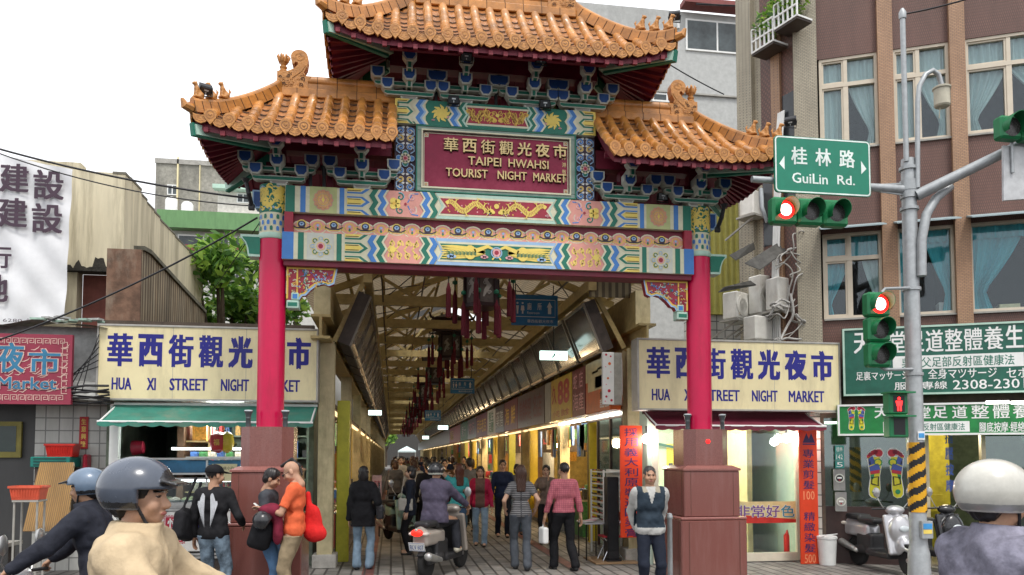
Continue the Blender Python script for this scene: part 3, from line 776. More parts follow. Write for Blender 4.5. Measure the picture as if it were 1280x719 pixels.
# ---- beam over the name board
z0, z1 = 6.262, 6.60; h = z1 - z0; hl = 1.385
b = MB(); b.bx((CX - hl, GY - .2, z0), (CX + hl, GY + .2, z1), 0, ch=.006); tb = b.build('top_beam', [M['cream']], gate)
for side in (0, 1):
 pl = Plane((CX, GY - .2, z0)) if side == 0 else Plane((CX, GY + .2, z0), (-1, 0, 0))
 d = Decor(pl); d.rect(-hl, 0, hl, .035, 'green', 1)
 for sg in (-1, 1):
  o0 = pl(sg * hl, 0, 0); d.pl = (lambda u, v, w, o0=o0, sg=sg: o0 + pl.U * (-sg * u) + pl.V * v + pl.N * w)
  d.rect(0, 0, .05, h, 'yellow', 2); tongues(d, .03, .26, h, 'green', 'yellow')
  am, zw = h * .17, .06; u = .22
  d.zig(u, .05, 'cream', 6, 0, h, am); d.zig(u + .05, zw, 'blue', 6, 0, h, am); d.zig(u + .05 + zw, .03, 'lblue', 6, 0, h, am); d.zig(u + .08 + zw, .03, 'cream', 6, 0, h, am)
  d.rect(u + .19, 0, u + .62, h, 'green', 2)
  for q in range(9):
   a = q * .7; d.stroke([(u + .40, h * .5), (u + .40 + .09 * math.cos(a), h * .5 + .08 * math.sin(a)), (u + .40 + .13 * math.cos(a + .3), h * .5 + .12 * math.sin(a + .3))], [.06, .045, .01], 'yellow', 3 + q % 3)
  d.disc(u + .40, h * .5, .055, 'yellow', 7); cloud(d, u + .50, h * .8, .03, 'lblue', 7); cloud(d, u + .50, h * .35, .03, 'rose', 7); cloud(d, u + .29, h * .2, .022, 'rose', 7)
  for (o2, wd, c) in ((.54, .03, 'cream'), (.57, zw, 'blue'), (.57 + zw, .03, 'lblue'), (.60 + zw, .025, 'cream'), (.625 + zw, zw * .8, 'green'), (.625 + zw * 1.8, .03, 'mint')): d.zig(u + o2 - am, wd, c, 8, 0, h, am, 4)
  d.pl = pl
 w0 = hl - .22 - .69 - .03
 for e, q, c, ly in ((0.0, -.03, 'green', 3), (.10, 0, 'cream', 4), (.18, .03, 'crimson', 5)):
  for sg in (-1, 1):
   w = w0 - q; v0, v1 = h * e, h * (1 - e)
   d.poly([(0, v0), (sg * w, v0), (sg * (w - .05), h / 2), (0, h / 2)], c, ly); d.poly([(0, h / 2), (sg * (w - .05), h / 2), (sg * w, v1), (0, v1)], c, ly)
 for sg in (-1, 1): dragon(d, sg * .25, h * .5, .36, h * .52, -sg, 'gold', 6)
 scrollwork(d, -w0 + .06, w0 - .06, h * .22, h * .78, 'gold', 6, 8, 3, .01); d.disc(0, h * .55, .025, 'yellow', 9)
 d.build('painted_pattern', GM, tb)
# ---- bracket sets
def cup(b, x, y, z, w, h, dp):
 """Blue bearing block with a pale rim, face towards -Y."""
 P = [(-.5, .5), (.5, .5), (.5, -.12), (.26, -.5), (-.26, -.5), (-.5, -.12)]
 b.prism([(u * w, v * h) for u, v in P], lambda u, v, q: (x + u, y + q, z + v), -dp / 2, dp / 2, 1)
 for q in (-1, 1):
  b.prism([(u * w * .76, v * h * .78 + h * .03) for u, v in P], lambda u, v, e: (x + u, y + q * (dp / 2) + e, z + v), -.004, .004, 0)
def bracket_mesh():
 b = MB()
 P = [(-.13, .075), (.13, .075), (.13, .02), (.095, -.055), (-.095, -.055), (-.13, .02)]
 b.prism(P, lambda u, v, q: (u, q, v + .055), -.17, .17, 1); b.prism([(u * .84, v * .66 + .005) for u, v in P], lambda u, v, q: (u, q, v + .055), -.175, -.169, 4)
 for (y0, y1, za, zb) in ((-.12, -.30, .13, .23), (-.24, -.46, .29, .40)):
  pf = [(y0 + .2, za + .11), (y1, zb + .02), (y1, zb - .06), (y1 + .06, zb - .10), (y0 + .2, za)]
  b.prism(pf, lambda u, v, q: (q, u, v), -.042, .042, 1); b.prism([(u - .003, v + .0) for u, v in pf], lambda u, v, q: (q, u, v), -.024, .024, 2)
 cup(b, 0, -.30, .265, .18, .155, .13); cup(b, 0, -.46, .455, .19, .165, .13)
 b.box((0, -.307, .165), (.075, .02, .10), 1); b.box((0, -.32, .165), (.038, .012, .09), 2); b.box((0, -.465, .345), (.08, .02, .10), 1); b.box((0, -.478, .345), (.04, .012, .09), 2)
 for sg in (-1, 1):
  for (x1, z) in ((.33, .075), (.46, .20)):
   P = [(0, -.022), (sg * (x1 - .04), -.022), (sg * x1, .0), (sg * x1, .04), (0, .04)]
   b.prism(P, lambda u, v, q: (u, -.14 + q, z + v), -.05, .05, 1); b.prism([(u * .985, v * .62 + .004) for u, v in P], lambda u, v, q: (u, -.14 + q, z + v), -.054, .054, 2)
  cup(b, sg * .29, -.15, .19, .175, .15, .17); cup(b, sg * .42, -.15, .335, .185, .155, .17)
 b.bx((-.06, -.08, .06), (.06, .08, .50), 3)
 return b
_bm = [M['dblue'], M['silver'], M['green'], M['maroon'], M['grey']]
def brackets(xs, z, par, sc=1.0):
 first = None
 for x in xs:
  if first is None: first = bracket_mesh().build('bracket', _bm, par); o = first
  else: o = first.copy(); COL.objects.link(o)
  o.matrix_parent_inverse = wmat(par).inverted(); o.location = (x, GY, z); o.scale = (sc, sc, sc)
# ---- tiled roofs
def roof(name, xc, zr, rise, eL, eR, rL, rR, hipL, hipR, o, lift, sp=.218):
 """EL/ER eave ends, RL/RR ridge ends along X; HIP says which ends slope as well."""
 root = MB()
 def v_at(x, y):
  v = abs(y) / o
  if hipL and x < -rL: v = max(v, (-rL - x) / (eL - rL))
  if hipR and x > rR: v = max(v, (x - rR) / (eR - rR))
  return min(v, 1.08)
 def z_at(x, y):
  v = v_at(x, y); z = zr - rise * (1.28 * v - .28 * v * v)
  f = 0
  if hipL: f = max(f, (-x - eL + .85) / .85)
  if hipR: f = max(f, (x - eR + .85) / .85)
  return z + lift * max(0, f) ** 1.8 * min(1, abs(y) / o + .0) ** 1.5
 def P(x, y, dz=0.0): return Vector((xc + x, GY + y, z_at(x, y) + dz))
 so = MB()
 N = 26
 xs = [-eL + (eL + eR) * i / N for i in range(N + 1)]
 def yin(x):
  y = .2
  if hipL and x < -rL: y = max(y, o * (-rL - x) / (eL - rL))
  if hipR and x > rR: y = max(y, o * (x - rR) / (eR - rR))
  return min(y, o - .06)
 for y0, sg in ((-o, -1), (o, 1)):
  so.sheet(lambda a, c: P(-eL + .03 + (eL + eR - .06) * a, sg * (o - .04), -.05 - .13 * c), N, 1, 0)
  so.sheet(lambda a, c: (lambda x: Vector((xc + x, GY + sg * ((o - .05) * (1 - c) + yin(x) * c), z_at(x, sg * (o - .05)) - .16 + .47 * c * (o - .05 - yin(x)) / .75)))(-eL + .05 + (eL + eR - .1) * a), N, 4, 0)
 for sg, hip, e in ((-1, hipL, eL), (1, hipR, eR)):
  so.sheet(lambda a, c: P(sg * (e - .03), -o + .03 + (2 * o - .06) * a, -.05 - .13 * c), 12, 1, 0)
  if hip: so.sheet(lambda a, c: (lambda y: Vector((xc + sg * ((e - .05) * (1 - c) + (e - .75) * c), GY + y * (1 - .84 * c), z_at(sg * (e - .05), y) - .165 + .40 * c)))(-o + .05 + (2 * o - .1) * a), 12, 4, 0)
 so.sheet(lambda a, c: P(-eL + .02 + (eL + eR - .04) * a, -o + .02 + (2 * o - .04) * c, -.03), N, 16, 0)
 body = so.build(name, [M['maroon']], gate)
 ra = MB()
 x = -eL + .16
 while x < eR - .1:
  for sg in (-1, 1):
   ze = z_at(x, sg * o)
   yi = max(.25, yin(x)); ra.bar((xc + x, GY + sg * (o - .03), ze - .155), (xc + x, GY + sg * yi, ze - .155 + .46 * (o - yi) / .75), .05, .06, 0)
   ra.box((xc + x, GY + sg * (o - .025), ze - .15), (.055, .03, .055), 1)
  x += .19
 for sg, hip, e in ((-1, hipL, eL), (1, hipR, eR)):
  if not hip: continue
  for k in range(13):
   y = -o + .1 + (2 * o - .2) * k / 12
   ra.bar((xc + sg * (e - .03), GY + y, z_at(sg * e, y) - .155), (xc + sg * (e - .72), GY + y * .2, z_at(sg * e, y) - .165 + .36), .045, .055, 0)
  for sy in (-1, 1):    # green hip rafter
   ra.bar((xc + sg * (e - .02), GY + sy * (o - .02), z_at(sg * e, sy * o) - .20), (xc + sg * (e - .8), GY + sy * (o - .8), z_at(sg * e, sy * o) - .20 + .20), .10, .12, 2)
   ra.bar((xc + sg * (e + .0), GY + sy * (o), z_at(sg * e, sy * o) - .20), (xc + sg * (e - .75), GY + sy * (o - .8), z_at(sg * e, sy * o) - .20 + .17), .06, .15, 3)
 ra.build('rafter', [M['maroon'], M['maroon_lt'], M['mint'], M['green']], body)
 def tubes(axis):
  tb, pn, en = MB(), MB(), MB()
  span = (-eL, eR) if axis == 'x' else (-o, o)
  n = max(2, round((span[1] - span[0]) / sp)); st = (span[1] - span[0]) / n
  sides = (-1, 1) if axis == 'x' else [s for s, hh in ((-1, hipL), (1, hipR)) if hh]
  for sd in sides:
   def pt(a, w, dz=0):      # a along the eave, w 0 ridge .. 1 eave
    if axis == 'x': return P(a, sd * w * o, dz)
    e, r = (eL, rL) if sd < 0 else (eR, rR)
    return P(sd * (r + (e - r) * w), a, dz)
   def w0(a):
    if axis == 'x':
     w = 0
     if hipL and a < -rL: w = (-rL - a) / (eL - rL)
     if hipR and a > rR: w = (a - rR) / (eR - rR)
     return min(w, .97)
    return min(abs(a) / o, .97)
   for k in range(n + 1):
    a = span[0] + st * k
    if axis == 'x' and ((k == 0 and not hipL) or (k == n and not hipR)): a = a + (.03 if k == 0 else -.03)
    if (k == 0 or k == n) and (axis == 'y' or (k == 0 and hipL) or (k == n and hipR)): continue
    ws = w0(a) + .02; nn = max(1, round((1 - ws) * 5)); V, F = [], []
    H = 8
    for i in range(nn):
     for (t, r) in ((0, .058), (1, .066)):
      w = ws + (1.0 - ws) * (i + t) / nn
      c = pt(a, w, .012)
      for q in range(H + 1):
       an = math.pi * q / H; dx = r * math.cos(an); dz = r * 1.4 * math.sin(an)
       V.append((c.x + dx, c.y, c.z + dz) if axis == 'x' else (c.x, c.y + dx, c.z + dz))
    for i in range(2 * nn - 1):
     for q in range(H): F.append((i * (H + 1) + q, i * (H + 1) + q + 1, (i + 1) * (H + 1) + q + 1, (i + 1) * (H + 1) + q))
    tb.add(V, F, 0)
    c = pt(a, 1.0, .025)
    U = Vector((1, 0, 0)) if axis == 'x' else Vector((0, 1, 0)); N2 = Vector((0, sd, 0)) if axis == 'x' else Vector((sd, 0, 0))
    capP = [(.074 * math.cos(t), .074 * math.sin(t)) for t in [math.pi * (-.18 + 1.36 * i / 12) for i in range(13)]] + [(-.036, -.075), (0, -.118), (.036, -.075)]
    fn = lambda u, v, w: c + U * u + Vector((0, 0, v)) + N2 * w
    en.prism(capP, fn, -.012, .035, 0)
    dd = Decor(lambda u, v, w: fn(u, v, .035 + w)); dd.ring(0, 0, .046, .012, 'j', 1, 12); dd.stroke([(-.02, .005), (0, -.014), (.02, .005)], .012, 'j', 2)
    en.add(dd.v, dd.f, 1)
   for k in range(n):
    a0, a1 = span[0] + st * k, span[0] + st * (k + 1); am = (a0 + a1) / 2
    ws = min(w0(a0), w0(a1)) if True else 0; ws = w0(am)
    m = max(1, round((1 - ws) * 7))
    for i in range(m):
     wa, wb = ws + (1.02 - ws) * i / m, ws + (1.02 - ws) * (i + 1) / m
     V = []
     for (w, dz) in ((wa, .0), (wb, .022), (wb, .002)):
      for q in range(5):
       t = q / 4; a = a0 + .03 + (st - .06) * t
       V.append(pt(a, w, dz + .03 * (2 * t - 1) ** 2 - .004))
     F = [(j * 5 + q, j * 5 + q + 1, j * 5 + 6 + q, j * 5 + 5 + q) for j in range(2) for q in range(4)]
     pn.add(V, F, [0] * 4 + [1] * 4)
    c = pt(am, 1.015, .0)
    U = Vector((1, 0, 0)) if axis == 'x' else Vector((0, 1, 0)); N2 = Vector((0, sd, 0)) if axis == 'x' else Vector((sd, 0, 0))
    fn = lambda u, v, w: c + U * u + Vector((0, 0, v)) + N2 * w
    fan = [(-.095, .03), (-.09, -.03), (-.055, -.075), (0, -.095), (.055, -.075), (.09, -.03), (.095, .03), (.05, .012), (0, .005), (-.05, .012)]
    en.prism(fan, fn, -.008, .012, 0)
    dd = Decor(lambda u, v, w: fn(u, v, .012 + w))
    dd.stroke([(-.075, .0), (-.05, -.05), (0, -.07), (.05, -.05), (.075, 0)], .005, 'j', 1); dd.spiral(-.03, -.02, .02, .005, 'j', 1, 1.2); dd.spiral(.03, -.02, .02, .005, 'j', 1, 1.2, 0, -1)
    en.add(dd.v, dd.f, 1)
  return tb, pn, en
 tt = MB(); pp = MB(); ee = MB()
 for ax in ('x', 'y'):
  a, c, e = tubes(ax)
  tt.add(a.v, a.f, 0); pp.add(c.v, c.f, c.m); ee.add(e.v, e.f, e.m)
 tt.build('ridge_tile', [M['tile']], body, smooth=50); pp.build('pan_tile', [M['tile_pan_shaded'], M['tile_dk']], body); ee.build('eave_tile', [M['tile_orn'], M['tile_pan_shaded']], body)
 rg = MB(); rl, rr = -rL - (.0 if hipL else .0), rR
 rg.bx((xc + rl, GY - .10, zr - .06), (xc + rr, GY + .10, zr + .06), 0, ch=.01)
 rg.bx((xc + rl, GY - .06, zr + .06), (xc + rr, GY + .06, zr + .15), 0, ch=.01)
 rg.tube([(xc + rl, GY, zr + .19), (xc + rr, GY, zr + .19)], .075, 14, 0)
 k = rl + .2
 while k < rr - .05:
  for (hw, z0, z1) in ((.1025, zr - .06, zr + .06), (.0625, zr + .06, zr + .15)): rg.bx((xc + k, GY - hw, z0 + .006), (xc + k + .008, GY + hw, z1 - .004), 1)
  rg.tube([(xc + k, GY, zr + .19), (xc + k + .008, GY, zr + .19)], .0765, 14, 1)
  k += .26
 rg.build('ridge', [M['tile'], M['tile_dk']], body, smooth=40)
 hips = []
 for sg, hip, e, r in ((-1, hipL, eL, rL), (1, hipR, eR, rR)):
  if not hip: continue
  for sy in (-1, 1):
   hr = MB(); pts = []
   for i in range(13):
    t = i / 12; pts.append(P(sg * (r + (e - r) * t), sy * o * t, .09 - .02 * t))
   pts[0] = pts[0] + Vector((0, 0, .02))
   for i in range(12):
    hr.bar(pts[i], pts[i + 1] + (pts[i + 1] - pts[i]) * .04, .12, .13, 0)
    q = pts[i] + (pts[i + 1] - pts[i]) * .95; hr.bar(q, q + (pts[i + 1] - pts[i]).normalized() * .009, .124, .134, 1)
   hr.tube([p + Vector((0, 0, .075)) for p in pts], .045, 10, 0)
   tip = pts[-1] + Vector((sg * .05, sy * .05, .03)); hr.tube([pts[-1] + Vector((0, 0, -.02)), tip + Vector((sg * .02, sy * .02, -.04)), tip + Vector((sg * .04, sy * .04, .03))], [.06, .05, .02], 8, 0)
   hr.build('hip_ridge', [M['tile'], M['tile_dk']], body, smooth=35); hips.append(pts)
 return body, hips, P
# ---- the three roofs
zU, zS = 8.07, 6.64
top_body, top_hips, PU = roof('upper_roof', XC + .02, zU, 1.01, 2.26, 2.26, 1.13, 1.13, True, True, 1.0, .20)
lb, lh, PL = roof('side_roof', XC - 1.40, zS, .88, 2.36, .02, 1.47, .02, True, False, 1.0, .11)
rb_, rh, PR = roof('side_roof', XC + 1.42, zS, .88, .02, 2.36, .02, 1.47, False, True, 1.0, .11)
brackets([XC + x for x in (-1.19, -.44, .50, 1.22)], 6.60, top_body)
brackets([XC - 2.87, XC - 1.80], 5.34, lb); brackets([XC + 1.84, XC + 2.87], 5.34, rb_)
tm = MB()
for (x0, x1, z, za) in ((-1.45, 1.45, 6.60, 7.50), (-3.05, -1.42, 5.34, 6.1), (1.42, 3.05, 5.34, 6.1)):
 tm.bx((XC + x0, GY - .10, z + .50), (XC + x1, GY + .10, za), 0)
 tm.bx((XC + x0, GY - .07, z + .26), (XC + x1, GY + .07, z + .34), 0)
 tm.bx((XC + x0, GY - .60, z + .47), (XC + x1, GY - .54, z + .545), 0); tm.bx((XC + x0, GY + .54, z + .47), (XC + x1, GY + .60, z + .545), 0)
 n = max(2, round((x1 - x0) / .26))
 for k in range(n + 1):
  x = XC + x0 + (x1 - x0) * k / n; tm.bx((x - .035, GY + .02, z - .005), (x + .035, GY + .09, z + .27), 0)
for x in (-1.19, -.44, .50, 1.22): tm.bx((XC + x - .12, GY - .13, 6.6), (XC + x + .12, GY + .13, 6.635), 1)
tm.build('purlin', [M['maroon'], M['crimson']], gate)
# ---- roof ornaments
def swirl():
 b = MB()
 P = [(0, 0), (.40, 0), (.40, .10), (.44, .17), (.33, .17), (.33, .20), (.385, .30), (.40, .40)]
 for i in range(12):
  a = -.15 + i / 11 * 3.9; P.append((.285 + .112 * math.cos(a), .43 + .10 * math.sin(a)))
 P += [(.19, .34), (.22, .33), (.23, .36), (.26, .36), (.27, .33), (.22, .27), (.14, .23), (0, .22)]
 b.prism(P, lambda u, v, w: (u, w, v), -.075, .075, 0)
 for sd in (-1, 1):
  d = Decor(lambda u, v, w: Vector((u, sd * (.075 + w), v)), step=.004)
  d.spiral(.285, .43, .07, .03, 'o', 1, 1.4, 3.6, -1); d.stroke([(.36, .33), (.30, .25), (.20, .17), (.08, .07)], [.03, .05, .05, .03], 'o', 2)
  r = random.Random(4)
  for q in range(26):
   u, v = r.uniform(.03, .36), r.uniform(.03, .2); d.spiral(u, v, r.uniform(.02, .035), .012, 'o' if q % 3 else 'j', 1 + q % 4, 1.1, r.uniform(0, 6), 1 if q % 2 else -1, 8)
  b.add(d.v, d.f, [0 if d.keys[m] == 'o' else 1 for m in d.m])
 return b
sw0 = swirl().build('ridge_ornament', [M['tile_orn'], M['tile_dk']], lb); sw0.location = (XC - 2.93, GY, zS + .06); sw0.scale = (1, 1, 1.0)
sw1 = sw0.copy(); COL.objects.link(sw1); sw1.parent = rb_; sw1.matrix_parent_inverse = wmat(rb_).inverted(); sw1.location = (XC + 2.95, GY, zS + .06); sw1.scale = (-1, 1, 1)
for sg in (-1, 1):
 s2 = sw0.copy(); COL.objects.link(s2); s2.parent = top_body; s2.matrix_parent_inverse = wmat(top_body).inverted(); s2.location = (XC + sg * 1.15, GY, zU + .06); s2.scale = (-sg, 1, 1)
b = MB(); b.lathe([(.05, 0), (.055, .03), (.035, .05), (.05, .075), (.05, .085), (.03, .10), (.055, .15), (.065, .20), (.0, .24)], (0, 0, 0), 12)
for k in range(7):
 a = k * 6.283 / 7; b.tube([(.045 * math.cos(a), .045 * math.sin(a), .15), (.075 * math.cos(a), .075 * math.sin(a), .215), (.06 * math.cos(a), .06 * math.sin(a), .25)], [.022, .02, .005], 6)
b.tube([(0, 0, .2), (0, 0, .275)], [.025, .004], 6)
bud = b.build('lotus_finial', [M['tile_orn']], lb, smooth=50); bud.location = (XC - 2.86, GY, zS + .285)
bd2 = bud.copy(); COL.objects.link(bd2); bd2.parent = rb_; bd2.matrix_parent_inverse = wmat(rb_).inverted(); bd2.location = (XC + 2.88, GY, zS + .285)
s = Solid(.02)
s.ell((-.01, 0, .055), (.06, .04, .05)).cap((-.03, 0, .06), (.035, 0, .13), .036, .028).cap((.035, 0, .13), (.05, 0, .175), .024, .022).ell((.06, 0, .185), (.032, .024, .024)).cap((.07, 0, .18), (.095, 0, .172), .015, .011)
for q in (-1, 1): s.cap((.04, q * .02, .12), (.055, q * .022, .01), .015, .013).cap((-.02, q * .035, .05), (.02, q * .035, .012), .022, .014).cap((.05, q * .014, .20), (.042, q * .018, .225), .008, .003, .006)
s.cap((-.06, 0, .04), (-.085, 0, .13), .016, .010).cap((-.085, 0, .13), (-.065, 0, .17), .012, .005)
s.box((0, 0, .006), (.075, .045, .012), .004)
beast = solid_object('ridge_beast', [(s, .0075)], M['tile_orn'], lb)
first = True
for body, hips in ((lb, lh), (rb_, rh), (top_body, top_hips)):
 for pts in hips:
  dirv = (pts[-1] - pts[-4]); yaw = math.atan2(dirv.y, dirv.x)
  for t in (11.2, 9.6, 8.0):
   i = int(t); p = pts[i] + (pts[i + 1] - pts[i]) * (t - i) + Vector((0, 0, .115))
   if first: o = beast; first = False
   else: o = beast.copy(); COL.objects.link(o)
   o.parent = body; o.matrix_parent_inverse = wmat(body).inverted(); o.location = p; o.rotation_euler = (0, 0, yaw); o.scale = (.9,) * 3
# ---- lamps on the gate
def flood(rz=0, tilt=0):
 b = MB(); Mx = Matrix.Rotation(rz, 4, 'Z') @ Matrix.Rotation(tilt, 4, 'X')
 b.box((0, 0, 0), (.15, .07, .11), 0, M=Mx, ch=.012)
 b.box((0, 0, 0), (.125, .004, .085), 1, M=Mx @ Matrix.Translation((0, -.037, 0))); b.box((0, 0, 0), (.05, .004, .018), 2, M=Mx @ Matrix.Translation((0, -.040, .01)))
 b.box((0, 0, 0), (.012, .004, .025), 2, M=Mx @ Matrix.Translation((0, -.040, -.025)))
 for k in range(5): b.box((0, 0, 0), (.15, .03, .006), 0, M=Mx @ Matrix.Translation((0, .045, -.04 + .02 * k)))
 b.tube([Mx @ Vector((-.08, 0, 0)), (-.08, .0, -.085), (.08, 0, -.085), Mx @ Vector((.08, 0, 0))], .008, 6, 0); return b
_fm = [M['black'], mat('flood_glass', (.03, .035, .04), .1), M['lens']]
FL = 'small floodlights fixed to the gate'
def flood_at(x, y, z, rz, tilt, label):
 t = thing('floodlight', label, 'floodlight', (x, y, z), 0, FL); b = flood(rz, tilt)
 for i, v in enumerate(b.v): b.v[i] = (v[0] + x, v[1] + y, v[2] + z)
 b.build('lamp_housing', _fm, t); return t
p = at(174 / 3.994 + 540, 71.5, GY - .56)
flood_at(*at(583, 71, GY - .56), 0, .5, 'black floodlight on the second bracket set of the top roof')
flood_at(*at(676, 74, GY - .56), 0, .5, 'black floodlight on the third bracket set of the top roof')
flood_at(*at(567, 125, GY - .28), 0, .3, 'black floodlight standing on the top beam above the first character of the name board')
flood_at(*at(681, 130, GY - .28), 0, .3, 'black floodlight on the top beam next to the green tuft')
flood_at(*at(257, 112, GY - .9), .5, .9, 'black floodlight on the tip of the side roof above the cream wall')
flood_at(*at(988, 152, GY - .9), -.6, .9, 'black floodlight on the roof tip behind the street name sign')
flood_at(*at(843, 20, GY - .85), -.4, .9, 'black floodlight on the tip of the top roof beside the grey building')
flood_at(*at(417, 6, GY - .85), .4, .9, 'black floodlight on the tip of the top roof against the sky')
flood_at(*at(828, 246, GY - .05), 0, .2, 'black floodlight on the painted beam beneath the tiled roof')
def spot_mesh():
 b = MB(); b.tube([(0, 0, 0), (0, 0, .20)], .022, 8); b.lathe([(.028, .18), (.03, .24), (.048, .29), (.05, .30)], (0, 0, 0), 10); b.lathe([(.045, .30), (.0, .302)], (0, 0, 0), 10, 1); b.lathe([(.05, 0), (.05, .012)], (0, 0, 0), 10); return b
sp = spot_mesh().build('spot_lamp', [M['black'], M['lens']], smooth=40)
tag(sp, 'slim black spot lamp in the row standing on the upper painted beams', 'spot lamp', 'spot lamps under the gate roofs')
pts = [(505, 124, 0), (533, 124, 0), (545, 126, 0), (600, 131, 0), (620, 132, 0), (639, 133, 0), (712, 134, 0), (388, 234, 0), (405, 235, 0), (767, 248, 0), (850, 246, 0)]
for i, (a, c, _) in enumerate(pts):
 o = sp if i == 0 else sp.copy()
 if i: COL.objects.link(o)
 P = at(a, c, GY - .12); P.z = 6.60 if c < 200 else 5.335; o.location = P
def upl():
 b = MB(); b.lathe([(.028, 0), (.032, .02), (.03, .10), (.034, .105), (.034, .12), (.03, .125), (.04, .17), (.055, .195), (.055, .2)], (0, 0, 0), 12); b.lathe([(.052, .2), (.05, .215), (.0, .222)], (0, 0, 0), 12, 1); return b
up = upl().build('uplight', [mat('lamp_grey_metal', (.07, .08, .085), .4), M['lens']], smooth=40)
tag(up, 'small grey uplight with pale lens on the granite plinth beside the pillar', 'uplight', 'uplights on the gate plinths')
for i, (sx, dx, dy) in enumerate(((-1, -.24, -.2), (-1, .22, -.22), (1, -.27, -.22), (1, -.20, -.06), (1, .25, -.2))):
 o = up if i == 0 else up.copy()
 if i: COL.objects.link(o)
 o.location = (XC + sx * 2.955 + dx, GY + dy, 2.17)
for sx, q in ((-1, -1), (1, 1)):    # horn lamps by the capitals
 t = thing('wall_lamp', 'black lamp arm on the blue beam end beside the %s dragon capital' % ('left' if sx < 0 else 'right'), 'lamp', (XC + sx * 3.18, GY - .12, 5.1), 0)
 b = MB(); x = XC + sx * 3.22; b.tube([(x, GY - .11, 5.08), (x + sx * .02, GY - .2, 5.2), (x + sx * .06, GY - .2, 5.36)], [.03, .032, .025], 8); b.lathe([(.03, 0), (.055, .05), (.0, .06)], (x + sx * .06, GY - .2, 5.34), 10); b.box((x, GY - .10, 5.05), (.08, .05, .08), ch=.01)
 b.build('lamp_housing', [M['black']], t)
def leaf_ball(b, c, r, n, sz, seed, squash=.8, mi=0):
 r0 = random.Random(seed)
 for _ in range(n):
  a, z, q = r0.uniform(0, 6.283), r0.uniform(-1, 1), r0.random() ** .45
  s2 = math.sqrt(1 - z * z); p = Vector((c[0] + r * q * s2 * math.cos(a), c[1] + r * q * s2 * math.sin(a), c[2] + r * squash * q * z))
  u = Vector((r0.gauss(0, 1), r0.gauss(0, 1), r0.gauss(0, .7))).normalized(); w = u.orthogonal().normalized(); e = sz * r0.uniform(.6, 1.3)
  w = (w * math.cos(a) + u.cross(w) * math.sin(a)); m2 = r0.randrange(3) if mi is None else mi
  b.add([p - u * e, p + w * e * .42 + u * e * .1, p + u * e, p - w * e * .42 + u * e * .1], [(0, 1, 2, 3)], m2)
def leafmat(name, c):
 m = mat(name, c, .5, var=.35, scale=1.5); n, l = m.node_tree.nodes, m.node_tree.links; b = n['Principled BSDF']
 t = n.new('ShaderNodeBsdfTranslucent'); l.new(b.inputs['Base Color'].links[0].from_socket, t.inputs[0]); mx = n.new('ShaderNodeMixShader'); mx.inputs[0].default_value = .35
 l.new(b.outputs[0], mx.inputs[1]); l.new(t.outputs[0], mx.inputs[2]); l.new(mx.outputs[0], n['Material Output'].inputs[0]); return m
LEAF = [leafmat('leaf_bright', (.26, .42, .06)), leafmat('leaf_mid', (.13, .27, .035)), leafmat('leaf_dark', (.055, .14, .022))]
b = MB(); P = at(698, 128, GY + .1); leaf_ball(b, (P.x, P.y, 6.70), .13, 130, .035, 2, .7, None)
tf = b.build('fern_tuft', LEAF); tag(tf, 'small bright green plant growing on the top beam of the gate', 'plant')
# ------------------------------------------------------------------ ground
def F(px0, py0, px1, py1, Y):
 """World rectangle (x0, z0, x1, z1) seen between two picture corners on the plane y = Y."""
 a, b = at(px0, py0, Y), at(px1, py1, Y); c, d = at(px0, py1, Y), at(px1, py0, Y)
 return ((a.x + c.x) / 2, (b.z + c.z) / 2, (b.x + d.x) / 2, (a.z + d.z) / 2)
g = MB(); g.bx((-300, -120, -.4), (300, 700, -.12)); tag(g.build('ground', mat('asphalt', (.055, .055, .056), .85, var=.3, scale=30, bump=.5, bscale=180)), kind='structure')
paver = tilemat('paver_grey', (.20, .19, .175), (.26, .245, .225), (.055, .05, .045), .62, .20, .09, .65, .6, 'YX', .5, .55)
g = MB(); g.bx((-40, 8.2, -.12), (40, 150, 0), 0)
tag(g.build('pavement', [paver]), kind='structure')
g = MB(); g.bx((-40, 8.05, -.12), (40, 8.197, .004), 0, ch=.02); tag(g.build('kerb', [mat('kerb_concrete', (.30, .29, .27), .8, var=.3, bump=.3)]), kind='structure')
g = MB()
for k in range(-9, 10): g.bx((k * 2.4 - .4, 1.2, -.1195), (k * 2.4 + .4, 1.28, -.116), 0)
g.bx((-40, 7.4, -.1195), (40, 7.5, -.116), 1); g.bx((-40, -1.6, -.1195), (40, -1.5, -.116), 1)
tag(g.build('road_marking', [M['white'], mat('road_red', (.4, .05, .04), .7)]), kind='structure')
border = tilemat('paver_red', (.16, .055, .045), (.20, .075, .06), (.05, .04, .035), .4, .2, .08, .65, .5, 'YX', .5, .4)
g = MB(); g.bx((2.82, 12.0, .001), (3.0, 112, .005)); g.bx((-.44, 11.6, .001), (-.26, 112, .005)); tag(g.build('red_border_strip', [border]), kind='structure')
# ------------------------------------------------------------------ arcade frame
M['steel'] = mat('cream_steel', (.50, .43, .25), .5, var=.15, dirt=((.16, .12, .06), .55, (5, 5, 1.4)))
M['steel2'] = mat('cream_girder', (.48, .375, .165), .5, var=.18, dirt=((.15, .10, .04), .5, (3, 9, 9)))
M['sheet'] = tilemat('roof_sheet', (.42, .33, .24), (.46, .37, .27), (.13, .095, .065), 3.0, .16, .22, .6, .9, 'XY', .0, .35)
M['dim'] = mat('dim_brown_metal', (.055, .042, .035), .5, var=.35)
M['block'] = mat('concrete_block', (.42, .40, .36), .8, var=.2, dirt=((.15, .14, .12), .5, (4, 4, 4)))
arc = thing('arcade_roof', 'long cream steel gable roof covering the market lane behind the gate', 'arcade roof', (1.5, 13, 0))
XL, XR, XM = -1.06, 4.13, 1.50
Y0, Y1 = 12.75, 112.0
b = MB()
k = 0
